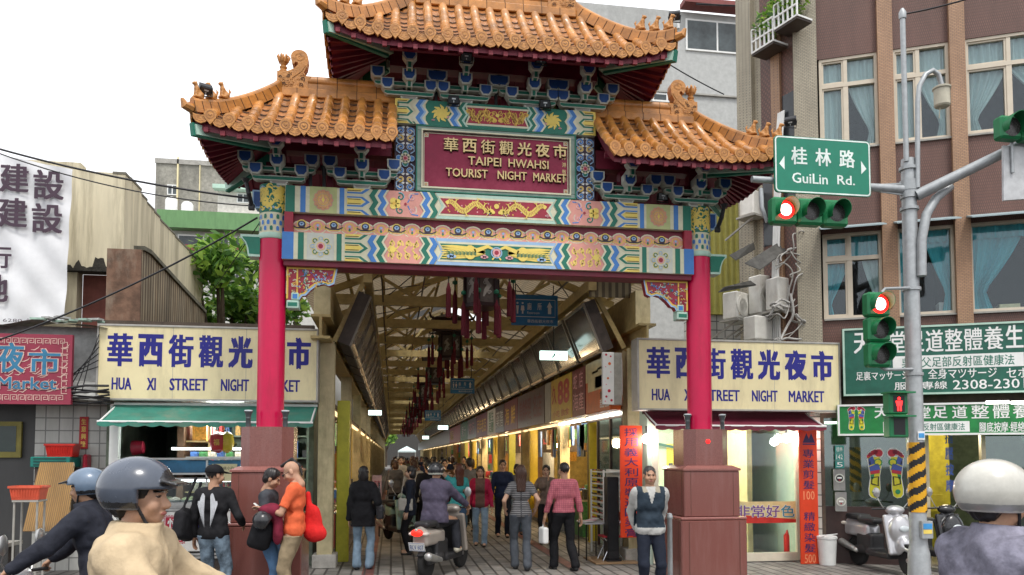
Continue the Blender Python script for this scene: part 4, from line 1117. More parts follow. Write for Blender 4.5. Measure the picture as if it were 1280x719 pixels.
while 12.9 + k * 5.4 < Y1:
 y = 12.9 + k * 5.4 if k else 12.9
 for x in (XL, XR):
  b.bx((x - .045, y - .14, .22), (x + .045, y + .14, 3.66), 0); b.bx((x - .12, y - .15, .22), (x + .12, y - .125, 3.66), 0); b.bx((x - .12, y + .125, .22), (x + .12, y + .15, 3.66), 0)
  b.bx((x - .19, y - .2, 0), (x + .19, y + .2, .22), 1, ch=.012)
 k += 1
b.build('column', [M['steel'], M['block']], arc)
b = MB()
for x in (XL - .06, XR + .08):
 for (z0, z1, w) in ((3.64, 3.68, .15), (3.68, 3.98, .02), (3.98, 4.02, .15)): b.bx((x - w, 12.25, z0), (x + w, Y1, z1), 0)
 b.bx((x - .13, 12.5, 4.03), (x + .13, Y1, 4.62), 0); b.bx((x - .13, 12.48, 4.03), (x + .13, 12.5, 4.62), 1)
for x in (-.42, 3.40):
 b.bx((x - .07, Y0, 4.66), (x + .07, Y1, 4.84), 0)
b.build('eave_beam', [M['steel2'], M['steel']], arc)
b = MB(); RZ = 6.25
y = 13.0; n = 0; ys = []
while y < Y1 - 1: ys.append(y); y += 2.7
for i, y in enumerate(ys):
 b.bx((XL - .3, y - .05, 4.86), (XR + .3, y + .05, 5.06), 0)
 for s, e in ((-1, XL - .5), (1, XR + .5)):
  b.bar((e, y, 5.0), (XM, y, RZ - .02), .08, .14, 0); b.bar((XM + s * 1.1, y, 5.06), (XM + s * .5, y, 5.86), .05, .06, 0); b.bar((XM + s * 1.1, y, 5.06), (XM + s * 1.75, y, 5.44), .05, .06, 0)
  b.bar((XL + .1 if s < 0 else XR - .1, y, 3.7), (-.42 if s < 0 else 3.40, y, 4.86), .06, .08, 0)
 b.bx((XM - .04, y - .04, 5.06), (XM + .04, y + .04, RZ), 0)
b.build('truss', [M['steel2']], arc)
b = MB()
for f in (.12, .34, .56, .78, .97):
 for s, e in ((-1, XL - .5), (1, XR + .5)):
  x = XM + (e - XM) * f; z = RZ - (RZ - 5.0) * f; b.bx((x - .03, Y0 - .3, z + .05), (x + .03, Y1, z + .11), 0)
b.build('purlin', [M['steel2']], arc)
b = MB()
gaps = [(22.6, 23.6), (31.0, 32.4), (37.5, 38.8), (44, 46), (53, 55.2), (62, 65), (74, 78), (88, 93)]
edges = [Y0 - .5] + [v for g2 in gaps for v in g2] + [Y1]
for i in range(0, len(edges), 2):
 ya, yb = edges[i], edges[i + 1]
 for s, e in ((-1, XL - .7), (1, XR + .7)):
  b.quad((XM, ya, RZ + .1), (XM, yb, RZ + .1), (e, yb, 5.03), (e, ya, 5.03), 0)
for (ya, yb) in gaps:
 for s, e in ((-1, XL - .7), (1, XR + .7)):
  f = .38; xa, za = XM + (e - XM) * f, RZ + .1 - (RZ - 4.93) * f; b.quad((xa, ya, za), (xa, yb, za), (e, yb, 5.03), (e, ya, 5.03), 0)
_m = M['sheet']; _t = _m.node_tree.nodes.new('ShaderNodeBsdfTranslucent'); _t.inputs[0].default_value = (.62, .50, .34, 1); _x = _m.node_tree.nodes.new('ShaderNodeMixShader'); _x.inputs[0].default_value = .15; _k = _m.node_tree.links
_k.new(_m.node_tree.nodes['Principled BSDF'].outputs[0], _x.inputs[1]); _k.new(_t.outputs[0], _x.inputs[2]); _k.new(_x.outputs[0], _m.node_tree.nodes['Material Output'].inputs[0])
b.build('roof_sheet', [M['sheet']], arc)
b = MB()    # diagonal cross braces and cable runs under the sheets
for i, y in enumerate(ys[:-1]):
 for s in (-1, 1):
  b.tube([(XM + s * 2.2, y, 5.1), (XM + s * .6, y + 2.7, 5.95)], .012, 5, 0); b.tube([(XM + s * .6, y, 5.95), (XM + s * 2.2, y + 2.7, 5.1)], .012, 5, 0)
for x, z in ((-.2, 4.9), (3.1, 4.92), (.6, 5.2)): b.tube([(x, Y0 + (Y1 - Y0) * k / 40, z + .05 * math.sin(k * 2.1)) for k in range(41)], .018, 5, 0)
b.build('brace', [M['dim']], arc)
# ------------------------------------------------------------------ tilted display panels along both eaves
M['pglass'] = mat('panel_glass', (.045, .05, .048), .12, var=.5, scale=1.3, spec=.6)
M['pglass2'] = mat('panel_print', (.10, .07, .05), .25, var=.7, scale=2.5)
PG = {-1: 'tilted panels over the lane on the column side', 1: 'tilted panels over the lane on the shop board side'}
def panel(sg):
 t = thing('tilted_panel', 'dark framed panel leaning over the lane in the long row %s' % ('above the shop boards' if sg > 0 else 'opposite the shop boards'), 'panel', (0, 0, 0), 0, PG[sg])
 X0, X1 = (3.28, 3.62) if sg > 0 else (-.36, -.70); zt, zb = 4.47, 3.62; L = 1.55
 U = Vector((0, 1, 0)); Vv = Vector((X0 - X1, 0, zt - zb)); H = Vv.length; Vv = Vv.normalized(); N = Vector((-sg * Vv.z, 0, 0)); N = (U.cross(Vv)); N = N if N.x * sg < 0 else -N
 O = Vector((X1, -L / 2, zb))
 fn = lambda u, v, w: O + U * u + Vv * v + N * w
 b = MB(); b.prism([(0, 0), (L, 0), (L, H), (0, H)], fn, -.22, -.02, 0)
 for (u0, v0, u1, v1) in ((0, 0, L, .05), (0, H - .05, L, H), (0, .05, .05, H - .05), (L - .05, .05, L, H - .05)): b.prism([(u0, v0), (u1, v0), (u1, v1), (u0, v1)], fn, -.018, .012, 1)
 b.build('case', [M['dim'], mat('panel_frame', (.20, .18, .15), .4, metal=.3)], t)
 c = MB(); c.prism([(.05, .05), (L - .05, .05), (L - .05, H - .05), (.05, H - .05)], fn, -.016, -.006, 0); c.build('screen', [M['pglass'] if sg > 0 else M['pglass2']], t)
 d = MB(); d.prism([(.1, .03), (L - .1, .03), (L - .1, .07), (.1, .07)], fn, .02, .05, 0); d.build('reflection_strip', [glow('panel_reflection', (.8, .55, .3), .10)], t)  # faint glow standing in for the warm reflection along the panel foot, no lamp
 return t
for sg in (-1, 1):
 p0 = panel(sg)
 for i in range(40):
  o = p0 if i == 0 else copy_tree(p0); o.location = (0, 13.72 + i * 1.72, 0)
b = MB(); b.prism([(3.35, 4.55), (4.1, 4.55), (4.1, 5.3), (3.35, 5.6)], lambda u, v, w: (u, 12.78 + w, v), 0, .03, 0)
b.build('gable_infill', [tilemat('ribbed_tan_sheet', (.22, .18, .10), (.24, .20, .11), (.08, .06, .03), 9, .12, .25, .5, .9, 'ZX', 0, .3)], arc)
# ------------------------------------------------------------------ palace lanterns down the middle
def lantern():
 t = thing('palace_lantern', 'dark wooden palace lantern with red tassels hanging in the row under the roof', 'lantern', (0, 0, 0), 0, 'palace lanterns hanging along the lane')
 wd = mat('lantern_wood', (.035, .016, .018), .4, var=.3); pn = mat('lantern_panel', (.12, .10, .09), .6, var=.25, scale=14)
 b = MB()
 def hexr(r, z): return [(r * math.cos(math.pi / 3 * k + .26), r * math.sin(math.pi / 3 * k + .26), z) for k in range(6)]
 def band(r0, z0, r1, z1, mi):
  b.add(hexr(r0, z0) + hexr(r1, z1), [(k, (k + 1) % 6, 6 + (k + 1) % 6, 6 + k) for k in range(6)] + [tuple(range(6))[::-1], tuple(range(6, 12))], mi)
 band(.24, 0, .24, .05, 0); band(.22, .05, .22, .46, 1); band(.25, .46, .27, .52, 0); band(.38, .52, .36, .56, 0); band(.33, .56, .33, .74, 1); band(.38, .74, .44, .80, 0); band(.44, .80, .10, .92, 0)
 for r, z0, z1, w in ((.235, .05, .46, .035), (.345, .56, .74, .03)):
  for x, y, _ in hexr(r, 0): b.box((x, y, (z0 + z1) / 2), (w, w, z1 - z0), 0, rz=math.atan2(y, x))
 for k in range(6):     # carved corners and panel figures
  a = math.pi / 3 * k + .26; b.tube([(.40 * math.cos(a), .40 * math.sin(a), .78), (.50 * math.cos(a), .50 * math.sin(a), .80), (.55 * math.cos(a), .55 * math.sin(a), .90)], [.03, .025, .012], 6, 0)
  b.tube([(.36 * math.cos(a), .36 * math.sin(a), .55), (.43 * math.cos(a), .43 * math.sin(a), .53), (.45 * math.cos(a), .45 * math.sin(a), .58)], [.022, .02, .01], 6, 0)
 b.tube([(0, 0, .9), (0, 0, 1.25)], .012, 5, 0)
 b.build('lantern_body', [wd, pn], t)
 d = MB(); r0 = random.Random(5)
 for k in range(6):
  a = math.pi / 3 * (k + .5) + .26; R2 = .222 * math.cos(math.pi / 6) + .002; c = Vector((R2 * math.cos(a), R2 * math.sin(a), 0)); U = Vector((-math.sin(a), math.cos(a), 0))
  q = Decor(lambda u, v, w, c=c, U=U: c + U * u + Vector((0, 0, v)) + c.normalized() * (.004 + w))
  q.stroke([(-.05, .12), (-.02, .20), (.03, .27), (-.02, .34), (.03, .39)], [.02, .05, .07, .05, .03], 'a', 1); q.spiral(.03, .18, .03, .012, 'a', 2); q.spiral(-.03, .30, .03, .012, 'a', 3)
  d.add(q.v, q.f)
 d.build('panel_figure', [mat('lantern_figure', (.38, .36, .33), .6)], t)
 tb = MB()
 for k in range(6):
  a = math.pi / 3 * k + .26
  for r, z in ((.46, .50), (.25, .28)):
   x, y = r * math.cos(a), r * math.sin(a)
   tb.tube([(x, y, z + .06), (x, y, z - .22)], .008, 5, 2); tb.lathe([(.0, .05), (.035, .02), (.035, -.01), (.0, -.03)], (x, y, z - .10), 8, 1); tb.lathe([(.012, 0), (.02, -.04), (.032, -.08), (.036, -.45), (.0, -.46)], (x, y, z - .2), 8, 0)
 tb.build('tassel', [mat('tassel_red', (.13, .006, .018), .7, var=.3), mat('tassel_green', (.02, .16, .09), .5), M['black']], t)
 return t
L0 = lantern()
for i, y in enumerate([13.0, 20.2, 27.4, 34.6, 41.8, 49, 56, 63, 70, 77, 84]):
 o = L0 if i == 0 else copy_tree(L0); o.location = (1.5, y, 4.33 if i == 0 else 4.36); o.scale = (1.3,) * 3; o.rotation_euler = (0, 0, (i * .37) % 1)
M['bsign'] = mat('blue_sign', (.03, .19, .42), .4, var=.12)
def blue_board(px0, py0, px1, py1, Y, label):
 x0, z0, x1, z1 = F(px0, py0, px1, py1, Y)
 t = thing('direction_board', label, 'sign', ((x0 + x1) / 2, Y, z0), 0, 'blue direction boards hanging in the lane')
 b = MB(); b.bx((x0, Y - .02, z0), (x1, Y + .02, z1), 0, ch=.004)
 for x in (x0 + .08, x1 - .08): b.tube([(x, Y, z1), (x, Y, 5.0)], .01, 5, 1)
 bd = b.build('board', [M['bsign'], M['black']], t); w, h = x1 - x0, z1 - z0
 d = Decor(Plane((x0, Y - .02, z0)), .002)
 P = [(.06 * w, .28 * h), (.94 * w, .28 * h), (.94 * w, .84 * h), (.06 * w, .84 * h)]
 d.stroke(P, .012, 'white', 1, True)
 for k, cx in enumerate((.13, .24)):
  d.disc(cx * w, .72 * h, .022 * w, 'white', 1, 10); d.poly([(cx * w - .03 * w, .64 * h), (cx * w + .03 * w, .64 * h), (cx * w + (.018 if k == 0 else .04) * w, .48 * h), (cx * w - (.018 if k == 0 else .04) * w, .48 * h)], 'white', 1)
  d.rect(cx * w - .016 * w, .37 * h, cx * w + .016 * w, .485 * h, 'white', 2)
 d.text('廁', .34 * w, .50 * h, .43 * w, .74 * h, 'white', 1, .01); d.text('所', .56 * w, .50 * h, .65 * w, .74 * h, 'white', 1, .01); d.text('Restroom', .34 * w, .37 * h, .60 * w, .45 * h, 'white', 1)
 d.poly([(.76 * w, .60 * h), (.82 * w, .78 * h), (.88 * w, .60 * h)], 'white', 1); d.rect(.785 * w, .38 * h, .855 * w, .605 * h, 'white', 2)
 d.text('華西街觀光夜市', .34 * w, .08 * h, .90 * w, .19 * h, 'white', 1)
 d.build('lettering', GM, bd)
blue_board(639, 369, 697, 407, 14.0, 'large blue restroom direction board hanging beside the first lantern')
blue_board(563, 473, 593, 492, 21.5, 'middle blue restroom direction board hanging past the second lantern')
blue_board(531, 513, 551, 526, 32, 'small blue restroom direction board far down the lane')
def exit_box(px0, py0, px1, py1, Y, label):
 x0, z0, x1, z1 = F(px0, py0, px1, py1, Y)
 t = thing('exit_light', label, 'exit sign', ((x0 + x1) / 2, Y, z0), 0, 'lit exit boxes in the lane')
 b = MB(); b.bx((x0, Y - .04, z0), (x1, Y + .04, z1), 0, ch=.006); b.tube([((x0 + x1) / 2, Y, z1), ((x0 + x1) / 2, Y, 4.7)], .01, 5, 1); b.tube([(x0 + .05, Y, z1), (x0 + .05, Y, z1 + .2)], .008, 5, 1)
 bd = b.build('light_box', [glow('exit_glow', (.72, .95, .88), 1.6), M['black']], t)
 d = Decor(Plane((x0, Y - .04, z0))); w, h = x1 - x0, z1 - z0
 d.poly([(.45 * w, .2 * h), (.56 * w, .55 * h), (.52 * w, .8 * h), (.48 * w, .5 * h), (.40 * w, .25 * h)], 'e', 1); d.disc(.55 * w, .84 * h, .02 * w, 'e', 1, 8); d.text('出口', .66 * w, .25 * h, .92 * w, .8 * h, 'e', 1, .01)
 d.build('lettering', {'e': mat('exit_green', (.02, .28, .15), .5)}, bd)
exit_box(675, 439, 709, 450, 15.2, 'lit white exit box under the first tilted panels on the shop side')
exit_box(460.5, 513, 477, 519, 23, 'lit white exit box on the column side of the lane')
exit_box(547.5, 532, 560, 537, 33, 'lit white exit box far down the shop side')
exit_box(528, 545, 536, 549, 45, 'smallest lit exit box at the far end of the lane')
# ------------------------------------------------------------------ shop boards over the right-hand shops
SB = 'shop boards along the lane'
def shop_board(y0, y1, cols, texts, label, z0=2.60, z1=3.56):
 t = thing('shop_board', label, 'shop sign', (3.7, (y0 + y1) / 2, z0))
 b = MB(); b.bx((3.70, y0 + .03, z0), (3.90, y1 - .03, z1), 0, ch=.01); bd = b.build('board', [cols[0]], t)
 d = Decor(Plane((3.70, y1 - .03, z0), (0, -1, 0))); w, h = y1 - y0 - .06, z1 - z0
 for (s, u0, v0, u1, v1, c, bo) in texts: d.text(s, u0 * w, v0 * h, u1 * w, v1 * h, c, 2, bo) if s else d.rect(u0 * w, v0 * h, u1 * w, v1 * h, c, 1)
 if d.f: d.build('lettering', {**GM, **SC}, bd)
SC = {'o': mat('board_orange', (.55, .11, .02), .35), 'k': M['black'], 'r': mat('board_red', (.42, .03, .03), .4), 'dr': mat('board_dark_red', (.16, .012, .02), .35), 'y': mat('board_yellow', (.55, .38, .04), .35), 'w': M['white'], 'cy': mat('board_cream', (.60, .52, .28), .4), 'bl': mat('board_blue', (.15, .28, .45), .4), 'gy': mat('board_grey', (.30, .30, .29), .45), 'br': mat('board_brown', (.10, .06, .05), .3, var=.3), 'gn': mat('board_green', (.03, .22, .10), .4)}
shop_board(12.75, 14.45, [SC['o']], [('', .0, .62, 1, 1, 'cy', 0), ('', .1, .42, .85, .62, 'cy', 0), ('', .30, .76, .55, .80, 'k', 0), ('', .52, .80, .90, .84, 'k', 0), ('', .42, .46, .82, .68, 'bl', 0), ('甜', .62, .06, .80, .22, 'w', .02), ('品', .82, .06, .98, .22, 'w', .02), ('飲料', .62, .23, .98, .38, 'k', .02)], 'orange and cream shop board with blue patch nearest the lane mouth')
shop_board(14.45, 15.6, [SC['dr']], [('蛇', .12, .58, .42, .92, 'rose', .01), ('店', .55, .58, .85, .92, 'rose', .01), ('海產', .1, .12, .9, .5, 'rose', .005)], 'dark red shop board with pale characters next to the yellow board')
shop_board(15.6, 17.75, [SC['y']], [('久', .06, .40, .30, .86, 'r', .02), ('88', .36, .34, .92, .92, 'r', .06), ('小吃 飲食', .1, .08, .9, .24, 'r', 0)], 'yellow shop board with red number 88')
shop_board(17.75, 18.5, [SC['gy']], [], 'plain pale grey shop board end panel')
shop_board(18.5, 22.6, [SC['br']], [('美食料理', .08, .2, .55, .85, 'dr', .02), ('名店', .62, .2, .92, .85, 'dr', .02)], 'dark reflective brown shop board with faint red characters')
shop_board(22.6, 25.4, [SC['dr']], [('海', .1, .2, .4, .8, 'gold', .02), ('鮮', .55, .2, .85, .8, 'gold', .02)], 'dark red shop board with two gold characters')
shop_board(25.4, 27.6, [SC['br']], [('藥膳', .1, .2, .9, .8, 'w', 0)], 'dark brown shop board with white characters')
shop_board(27.6, 30, [SC['w']], [('足體', .2, .1, .8, .5, 'gn', .01), ('養生', .2, .52, .8, .92, 'gn', .01)], 'white shop board with green characters')
shop_board(30, 34, [SC['dr']], [('百年老店', .1, .2, .9, .8, 'gold', .01)], 'wide dark red shop board with four gold characters')
shop_board(34, 38, [SC['br']], [('茶行', .2, .2, .8, .8, 'rose', .01)], 'brown shop board with rose characters')
shop_board(38, 42, [SC['gn']], [('果汁', .2, .2, .8, .8, 'w', .01)], 'green shop board with white characters')
shop_board(42, 50, [SC['r']], [('藝品', .1, .2, .4, .8, 'yellow', .01)], 'bright red shop board at the far end')
shop_board(50, 110, [SC['br']], [], 'plain dark shop board furthest down the lane')
x0, z0, x1, z1 = F(752, 441, 766, 506, 12.7)
t = thing('dotted_sign', 'narrow white upright sign with red dots on the end of the shop boards', 'sign', (x0, 12.7, z0))
b = MB(); b.bx((x0, 12.62, z0), (x1, 12.70, z1), 0, ch=.006); b.bx((x1 + .004, 12.66, z0), (x1 + .15, 12.95, z1), 1); bd = b.build('board', [M['white'], M['grey']], t)
d = Decor(Plane((x0, 12.62, z0))); w, h = x1 - x0, z1 - z0; r0 = random.Random(3)
for k, (u, v, r, c) in enumerate(((.3, .95, .02, 'r'), (.7, .92, .016, 'r'), (.6, .78, .026, 'o2'), (.25, .72, .012, 'rose'), (.7, .62, .012, 'rose'), (.45, .50, .02, 'o2'), (.3, .38, .012, 'rose'), (.55, .26, .028, 'r'), (.3, .15, .02, 'r'), (.75, .08, .022, 'r'), (.2, .06, .014, 'rose'))): d.disc(u * w, v * h, r, c, 1, 12)
d.build('dot_pattern', {**GM, 'r': mat('dot_red', (.5, .02, .05), .5), 'o2': mat('dot_orange', (.75, .16, .03), .5)}, bd)
# ------------------------------------------------------------------ shops along the lane, both sides
M['tube'] = glow('fluorescent_tube', (1.0, .97, .9), 9.0)
M['bulb'] = glow('warm_bulb', (1.0, .80, .52), 10.0)
M['lime'] = mat('yellow_green_paint', (.42, .40, .03), .45, var=.15)
M['lime2'] = mat('yellow_pillar', (.62, .45, .03), .45, var=.12)
M['cwall'] = mat('cream_shop_wall', (.55, .46, .24), .6, var=.15)
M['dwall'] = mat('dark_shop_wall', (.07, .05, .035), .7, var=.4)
M['conc'] = mat('stained_concrete', (.33, .32, .28), .85, var=.25, dirt=((.09, .085, .07), .75, (1.2, 1.2, .5)), bump=.3)
SHOP_COL = [(.55, .46, .24), (.30, .22, .06), (.16, .09, .05), (.40, .36, .30), (.35, .18, .05), (.20, .22, .20)]
GOODS = [mat('goods_%s' % k, c, .4, var=.5, scale=25) for k, c in (('red', (.5, .04, .04)), ('amber', (.55, .28, .04)), ('cream', (.6, .55, .42)), ('blue', (.06, .15, .4)), ('green', (.06, .22, .07)), ('dark', (.03, .03, .03)))]
def point(name, loc, energy, col=(1, .82, .58), r=.12, par=None):
 l = bpy.data.lights.new(name, 'POINT'); l.energy = energy; l.color = col; l.shadow_soft_size = r
 o = bpy.data.objects.new(name, l); COL.objects.link(o); o.location = loc
 if par is not None: put_under(o, par)
 return o
def lane_shop(y0, y1, side, wall, label, lit=1.0, seed=0, shelves=True):
 """A shop bay open to the lane: floor, back wall, dividing walls, shelf with goods, tube lamp."""
 s = side; X0 = 4.12 if s > 0 else -1.08; X1 = X0 + s * 2.3; r0 = random.Random(seed)
 t = thing('lane_shop', label, 'shop', ((X0 + X1) / 2, (y0 + y1) / 2, 0))
 def bx(b, x0, ya, z0, x1, yb, z1, mi=0): b.bx((min(X0 + s * x0, X0 + s * x1), ya, z0), (max(X0 + s * x0, X0 + s * x1), yb, z1), mi)
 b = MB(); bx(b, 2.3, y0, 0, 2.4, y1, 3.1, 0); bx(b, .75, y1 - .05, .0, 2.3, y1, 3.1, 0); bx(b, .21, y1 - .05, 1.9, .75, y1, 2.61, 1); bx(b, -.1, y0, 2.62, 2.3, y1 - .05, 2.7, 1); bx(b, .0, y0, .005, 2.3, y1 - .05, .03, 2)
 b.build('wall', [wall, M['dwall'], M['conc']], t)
 b = MB(); bx(b, -.03, y1 - .24, 0, .20, y1 - .051, 2.61, 0); b.build('pillar', [M['lime2'] if seed % 2 else M['lime']], t)
 b = MB()
 for q in range(8): xx = r0.uniform(.22, 1.6); z = r0.uniform(.9, 2.3) if xx > .76 else r0.uniform(1.92, 2.3); w = r0.uniform(.12, .35); bx(b, xx, y1 - .062 - .001 * q, z, xx + w, y1 - .056 - .001 * q, z + r0.uniform(.15, .5), r0.randrange(6))
 b.build('poster', GOODS, t)
 if shelves:
  b = MB(); gd = MB()
  for k in range(5):
   z = .35 + k * .42; bx(b, 1.9, y0 + .1, z, 2.29, y1 - .3, z + .025, 0)
   y = y0 + .14
   while y < y1 - .42:
    w, h = r0.uniform(.07, .2), r0.uniform(.1, .32); bx(gd, 1.98, y, z + .026, 2.2, y + w, z + .026 + h, r0.randrange(6)); y += w + r0.uniform(.01, .05)
  for yy in (y0 + .1, y1 - .34): bx(b, 1.9, yy, .03, 1.94, yy + .04, 2.3, 0)
  sh = b.build('shelf', [M['steel2']], t); g = gd.build('goods', GOODS, t); g['kind'] = 'stuff'
  c = MB(); bx(c, .0, y0 + .5, .03, .6, y1 - .7, .8, 0); bx(c, -.04, y0 + .46, .8, .66, y1 - .66, .84, 1); c.build('counter', [r0.choice(GOODS), M['steel']], t)
  cg = MB(); y = y0 + .55
  while y < y1 - .8:
   for q in (.05, .3): w, h = r0.uniform(.1, .22), r0.uniform(.06, .3); bx(cg, q, y, .841, q + .2, y + w, .841 + h, r0.randrange(6))
   y += .26
  for q in range(9): y = r0.uniform(y0 + .4, y1 - .5); z = r0.uniform(1.75, 2.2); bx(cg, .1, y, z, .14, y + r0.uniform(.1, .3), 2.5, r0.randrange(6))
  cg.build('goods', GOODS, t)['kind'] = 'stuff'
 b = MB(); bx(b, -.08, y0 + .15, 2.55, -.02, y1 - .25, 2.60, 0); b.build('tube_lamp', [M['tube'] if lit > 1 else glow('dim_tube', (1, .75, .4), 1.0)], t)
 for q in range(2):
  if r0.random() < .8:
   y = r0.uniform(y0 + .5, y1 - .6); z = r0.uniform(2.0, 2.35); b = MB(); b.lathe([(.0, -.09), (.06, -.05), (.07, 0), (.05, .05), (.02, .08)], (X0 + s * .7, y, z), 12, 0); b.tube([(X0 + s * .7, y, z + .08), (X0 + s * .7, y, 2.62)], .006, 5, 1); b.build('hanging_lamp', [M['bulb'], M['black']], t, smooth=60)
 if lit: point('shop_light', (X0 + s * .35, (y0 + y1) / 2, 2.35), 110 * lit, (1, .74, .42), .2, t)
 return t
lane_shop(13.25, 15.9, 1, M['cwall'], 'brightly lit cream walled shop with glass front at the lane mouth', 2.0, 1, False)
lane_shop(15.9, 18.7, 1, mat('amber_wall', (.32, .22, .04), .6), 'shop with lattice window behind the yellow pillar', 1.1, 3)
nm = ['amber lit shop past the lattice window', 'dim brown shop with crowded shelves', 'shop with pale wall halfway down the lane', 'orange lit shop behind the walking crowd', 'grey shop deep in the lane', 'cream shop far down the lane', 'far amber shop near the end of the lane', 'last lit shop on the board side of the lane']
for k in range(8): lane_shop(18.7 + k * 4.2 + max(0, k - 6) * 10, 22.9 + k * 4.2 + max(0, k - 5) * 10 + (k == 7) * 30, 1, mat('shop_wall_%d' % k, SHOP_COL[(k + 1) % 6], .6, var=.3), nm[k], .9, 5 + k)
nl = ['dark shop with lime pillars behind the woman in black', 'shadowed stall past the lime pillars', 'dim stall with full shelves on the column side', 'brown stall deep on the column side', 'last dim stall on the column side']
for k in range(5): lane_shop(13.3 + k * 5.4, 18.7 + k * 5.4 + (k == 4) * 60, -1, mat('left_wall_%d' % k, SHOP_COL[(k + 2) % 6], .7, var=.3), nl[k], .5, 20 + k)
t = thing('shop_upright', 'lime painted upright at the mouth of the column side stall', 'post', (-.85, 13.6, 0))
b = MB(); b.bx((-.93, 13.45, 0), (-.72, 13.65, 2.75), 0, ch=.01); b.build('post', [M['lime']], t)
x0, z0, x1, z1 = F(444, 584, 458, 590, 15.5)
t = thing('side_table', 'dark wooden table with steel top at the column side stall', 'table', (-.55, 14.2, 0))
b = MB(); b.bx((-1.0, 13.9, .78), (-.35, 14.7, .81), 0); b.build('tabletop', [mat('steel_top', (.45, .45, .43), .3, metal=.6)], t)
for x in (-.95, -.40):
 for y in (13.95, 14.65): b = MB(); b.bx((x - .025, y - .025, 0), (x + .025, y + .025, .78), 0); b.build('leg', [M['dim']], t)
t = thing('notice_board', 'pink and white notice board standing by the parked green scooter', 'board', (.1, 17.5, 0))
x0, z0, x1, z1 = F(465, 594, 477, 620, 17.5)
b = MB(); b.bx((x0, 17.5, z0), (x1, 17.53, z1), 0, ch=.004); b.bx((x0 + .03, 17.51, 0), (x0 + .06, 17.54, z0), 1); b.bx((x1 - .06, 17.51, 0), (x1 - .03, 17.54, z0), 1); bb = b.build('board', [mat('pale_pink', (.62, .42, .45), .5), M['black']], t)
d = Decor(Plane((x0, 17.5, z0))); d.text('停車', .03, .2, x1 - x0 - .03, z1 - z0 - .12, 'crimson', 1, .01); d.build('lettering', GM, bb)
# --- front of the first shop: glass screen, glasses rack, chair, table, speaker column
b = MB(); t = thing('glass_screen', 'glazed shop screen with slim dark frames at the lane mouth', 'shop window', (4.12, 14.4, 0))
for y in (13.3, 14.1, 15.0, 15.75): b.bx((4.08, y, .03), (4.13, y + .05, 2.55), 0)
b.bx((4.08, 13.35, 2.50), (4.13, 15.75, 2.55), 0)
b.build('frame', [mat('dark_frame', (.06, .035, .025), .4)], t)
b = MB(); b.bx((4.10, 13.35, .7), (4.108, 14.1, 2.5)); b.bx((4.10, 14.15, .7), (4.108, 15.0, 2.5)); b.build('pane', [glass('shop_glass')], t)
t = thing('glasses_rack', 'tall white display rack full of sunglasses beside the black speaker column', 'rack', (3.95, 13.5, 0))
ra = MB(); ra.bx((3.72, 13.30, .0), (3.75, 13.33, 1.55), 0); ra.bx((3.72, 14.17, .0), (3.75, 14.2, 1.55), 0); ra.bx((4.03, 13.30, .0), (4.06, 13.33, 1.55), 0); ra.bx((4.03, 14.17, 0), (4.06, 14.2, 1.55), 0)
for k in range(9): ra.bx((3.72, 13.3, .62 + k * .11), (4.06, 14.2, .63 + k * .11), 0)
ra.bx((4.04, 13.33, .6), (4.05, 14.17, 1.55), 0); ra.build('frame', [M['white']], t)
gg = MB(); r0 = random.Random(8)
for k in range(9):
 for j in range(9):
  y = 13.36 + j * .092; z = .665 + k * .11
  for q in (0, .036): gg.box((3.74, y + q, z), (.012, .030, .026), r0.choice((0, 0, 0, 1, 2)), ch=.004)
  gg.box((3.738, y + .018, z + .008), (.006, .012, .005), 0)
o = gg.build('sunglasses', [M['black'], GOODS[0], GOODS[1]], t); o['kind'] = 'stuff'
t = thing('folding_table', 'small table with white papers next to the red folding chair', 'table', (3.55, 13.2, 0))
b = MB(); b.bx((3.30, 12.95, .62), (3.68, 13.6, .645), 0); b.build('tabletop', [mat('tabletop_pale', (.5, .5, .52), .4)], t)
for x in (3.33, 3.65):
 for y in (13.0, 13.55): b = MB(); b.tube([(x, y, .62), (x, y, 0)], .012, 6, 0); b.build('leg', [M['black']], t)
b = MB()
for k in range(5): b.box((3.4 + .05 * k, 13.1 + .09 * k, .66 + .006 * k), (.18, .13, .008), k % 2, rz=.4 * k)
tag(b.build('paper_stack', [M['white'], M['rose']]), 'loose white and pink papers lying on the small table', 'papers')
t = thing('folding_chair', 'red folding chair with chrome legs beside the speaker column', 'chair', (3.75, 12.75, 0))
b = MB(); b.box((3.72, 12.85, .43), (.36, .36, .03), 0, ch=.008); b.build('seat', [mat('chair_red', (.35, .02, .03), .4)], t)
b = MB(); b.box((3.88, 12.85, .72), (.03, .34, .24), 0, ch=.01); b.build('backrest', [mat('chair_red')] if False else [_MC['chair_red']], t)
ch = mat('chrome', (.6, .6, .62), .2, metal=.9)
for y in (12.68, 13.02):
 b = MB(); b.tube([(3.92, y, .85), (3.72, y, .42), (3.53, y, .01)], .011, 6); b.build('leg', [ch], t)
 b = MB(); b.tube([(3.56, y, .42), (3.74, y, .22), (3.92, y, .01)], .011, 6); b.build('leg', [ch], t)
x0, z0, x1, z1 = F(757, 596, 771, 697, 12.75)
t = thing('speaker_column', 'tall slim black speaker column on the step at the lane mouth', 'speaker', ((x0 + x1) / 2, 12.75, 0))
b = MB(); b.bx((x0, 12.62, .06), (x1, 12.85, z1), 0, ch=.01); b.bx((x0 - .03, 12.58, .03), (x1 + .03, 12.89, .06), 0); b.build('cabinet', [M['black']], t)
b = MB(); b.bx((x0 + .02, 12.612, .2), (x1 - .02, 12.618, z1 - .05), 0); b.build('grille', [mat('speaker_cloth', (.018, .018, .02), .9, bump=.6, bscale=300)], t)
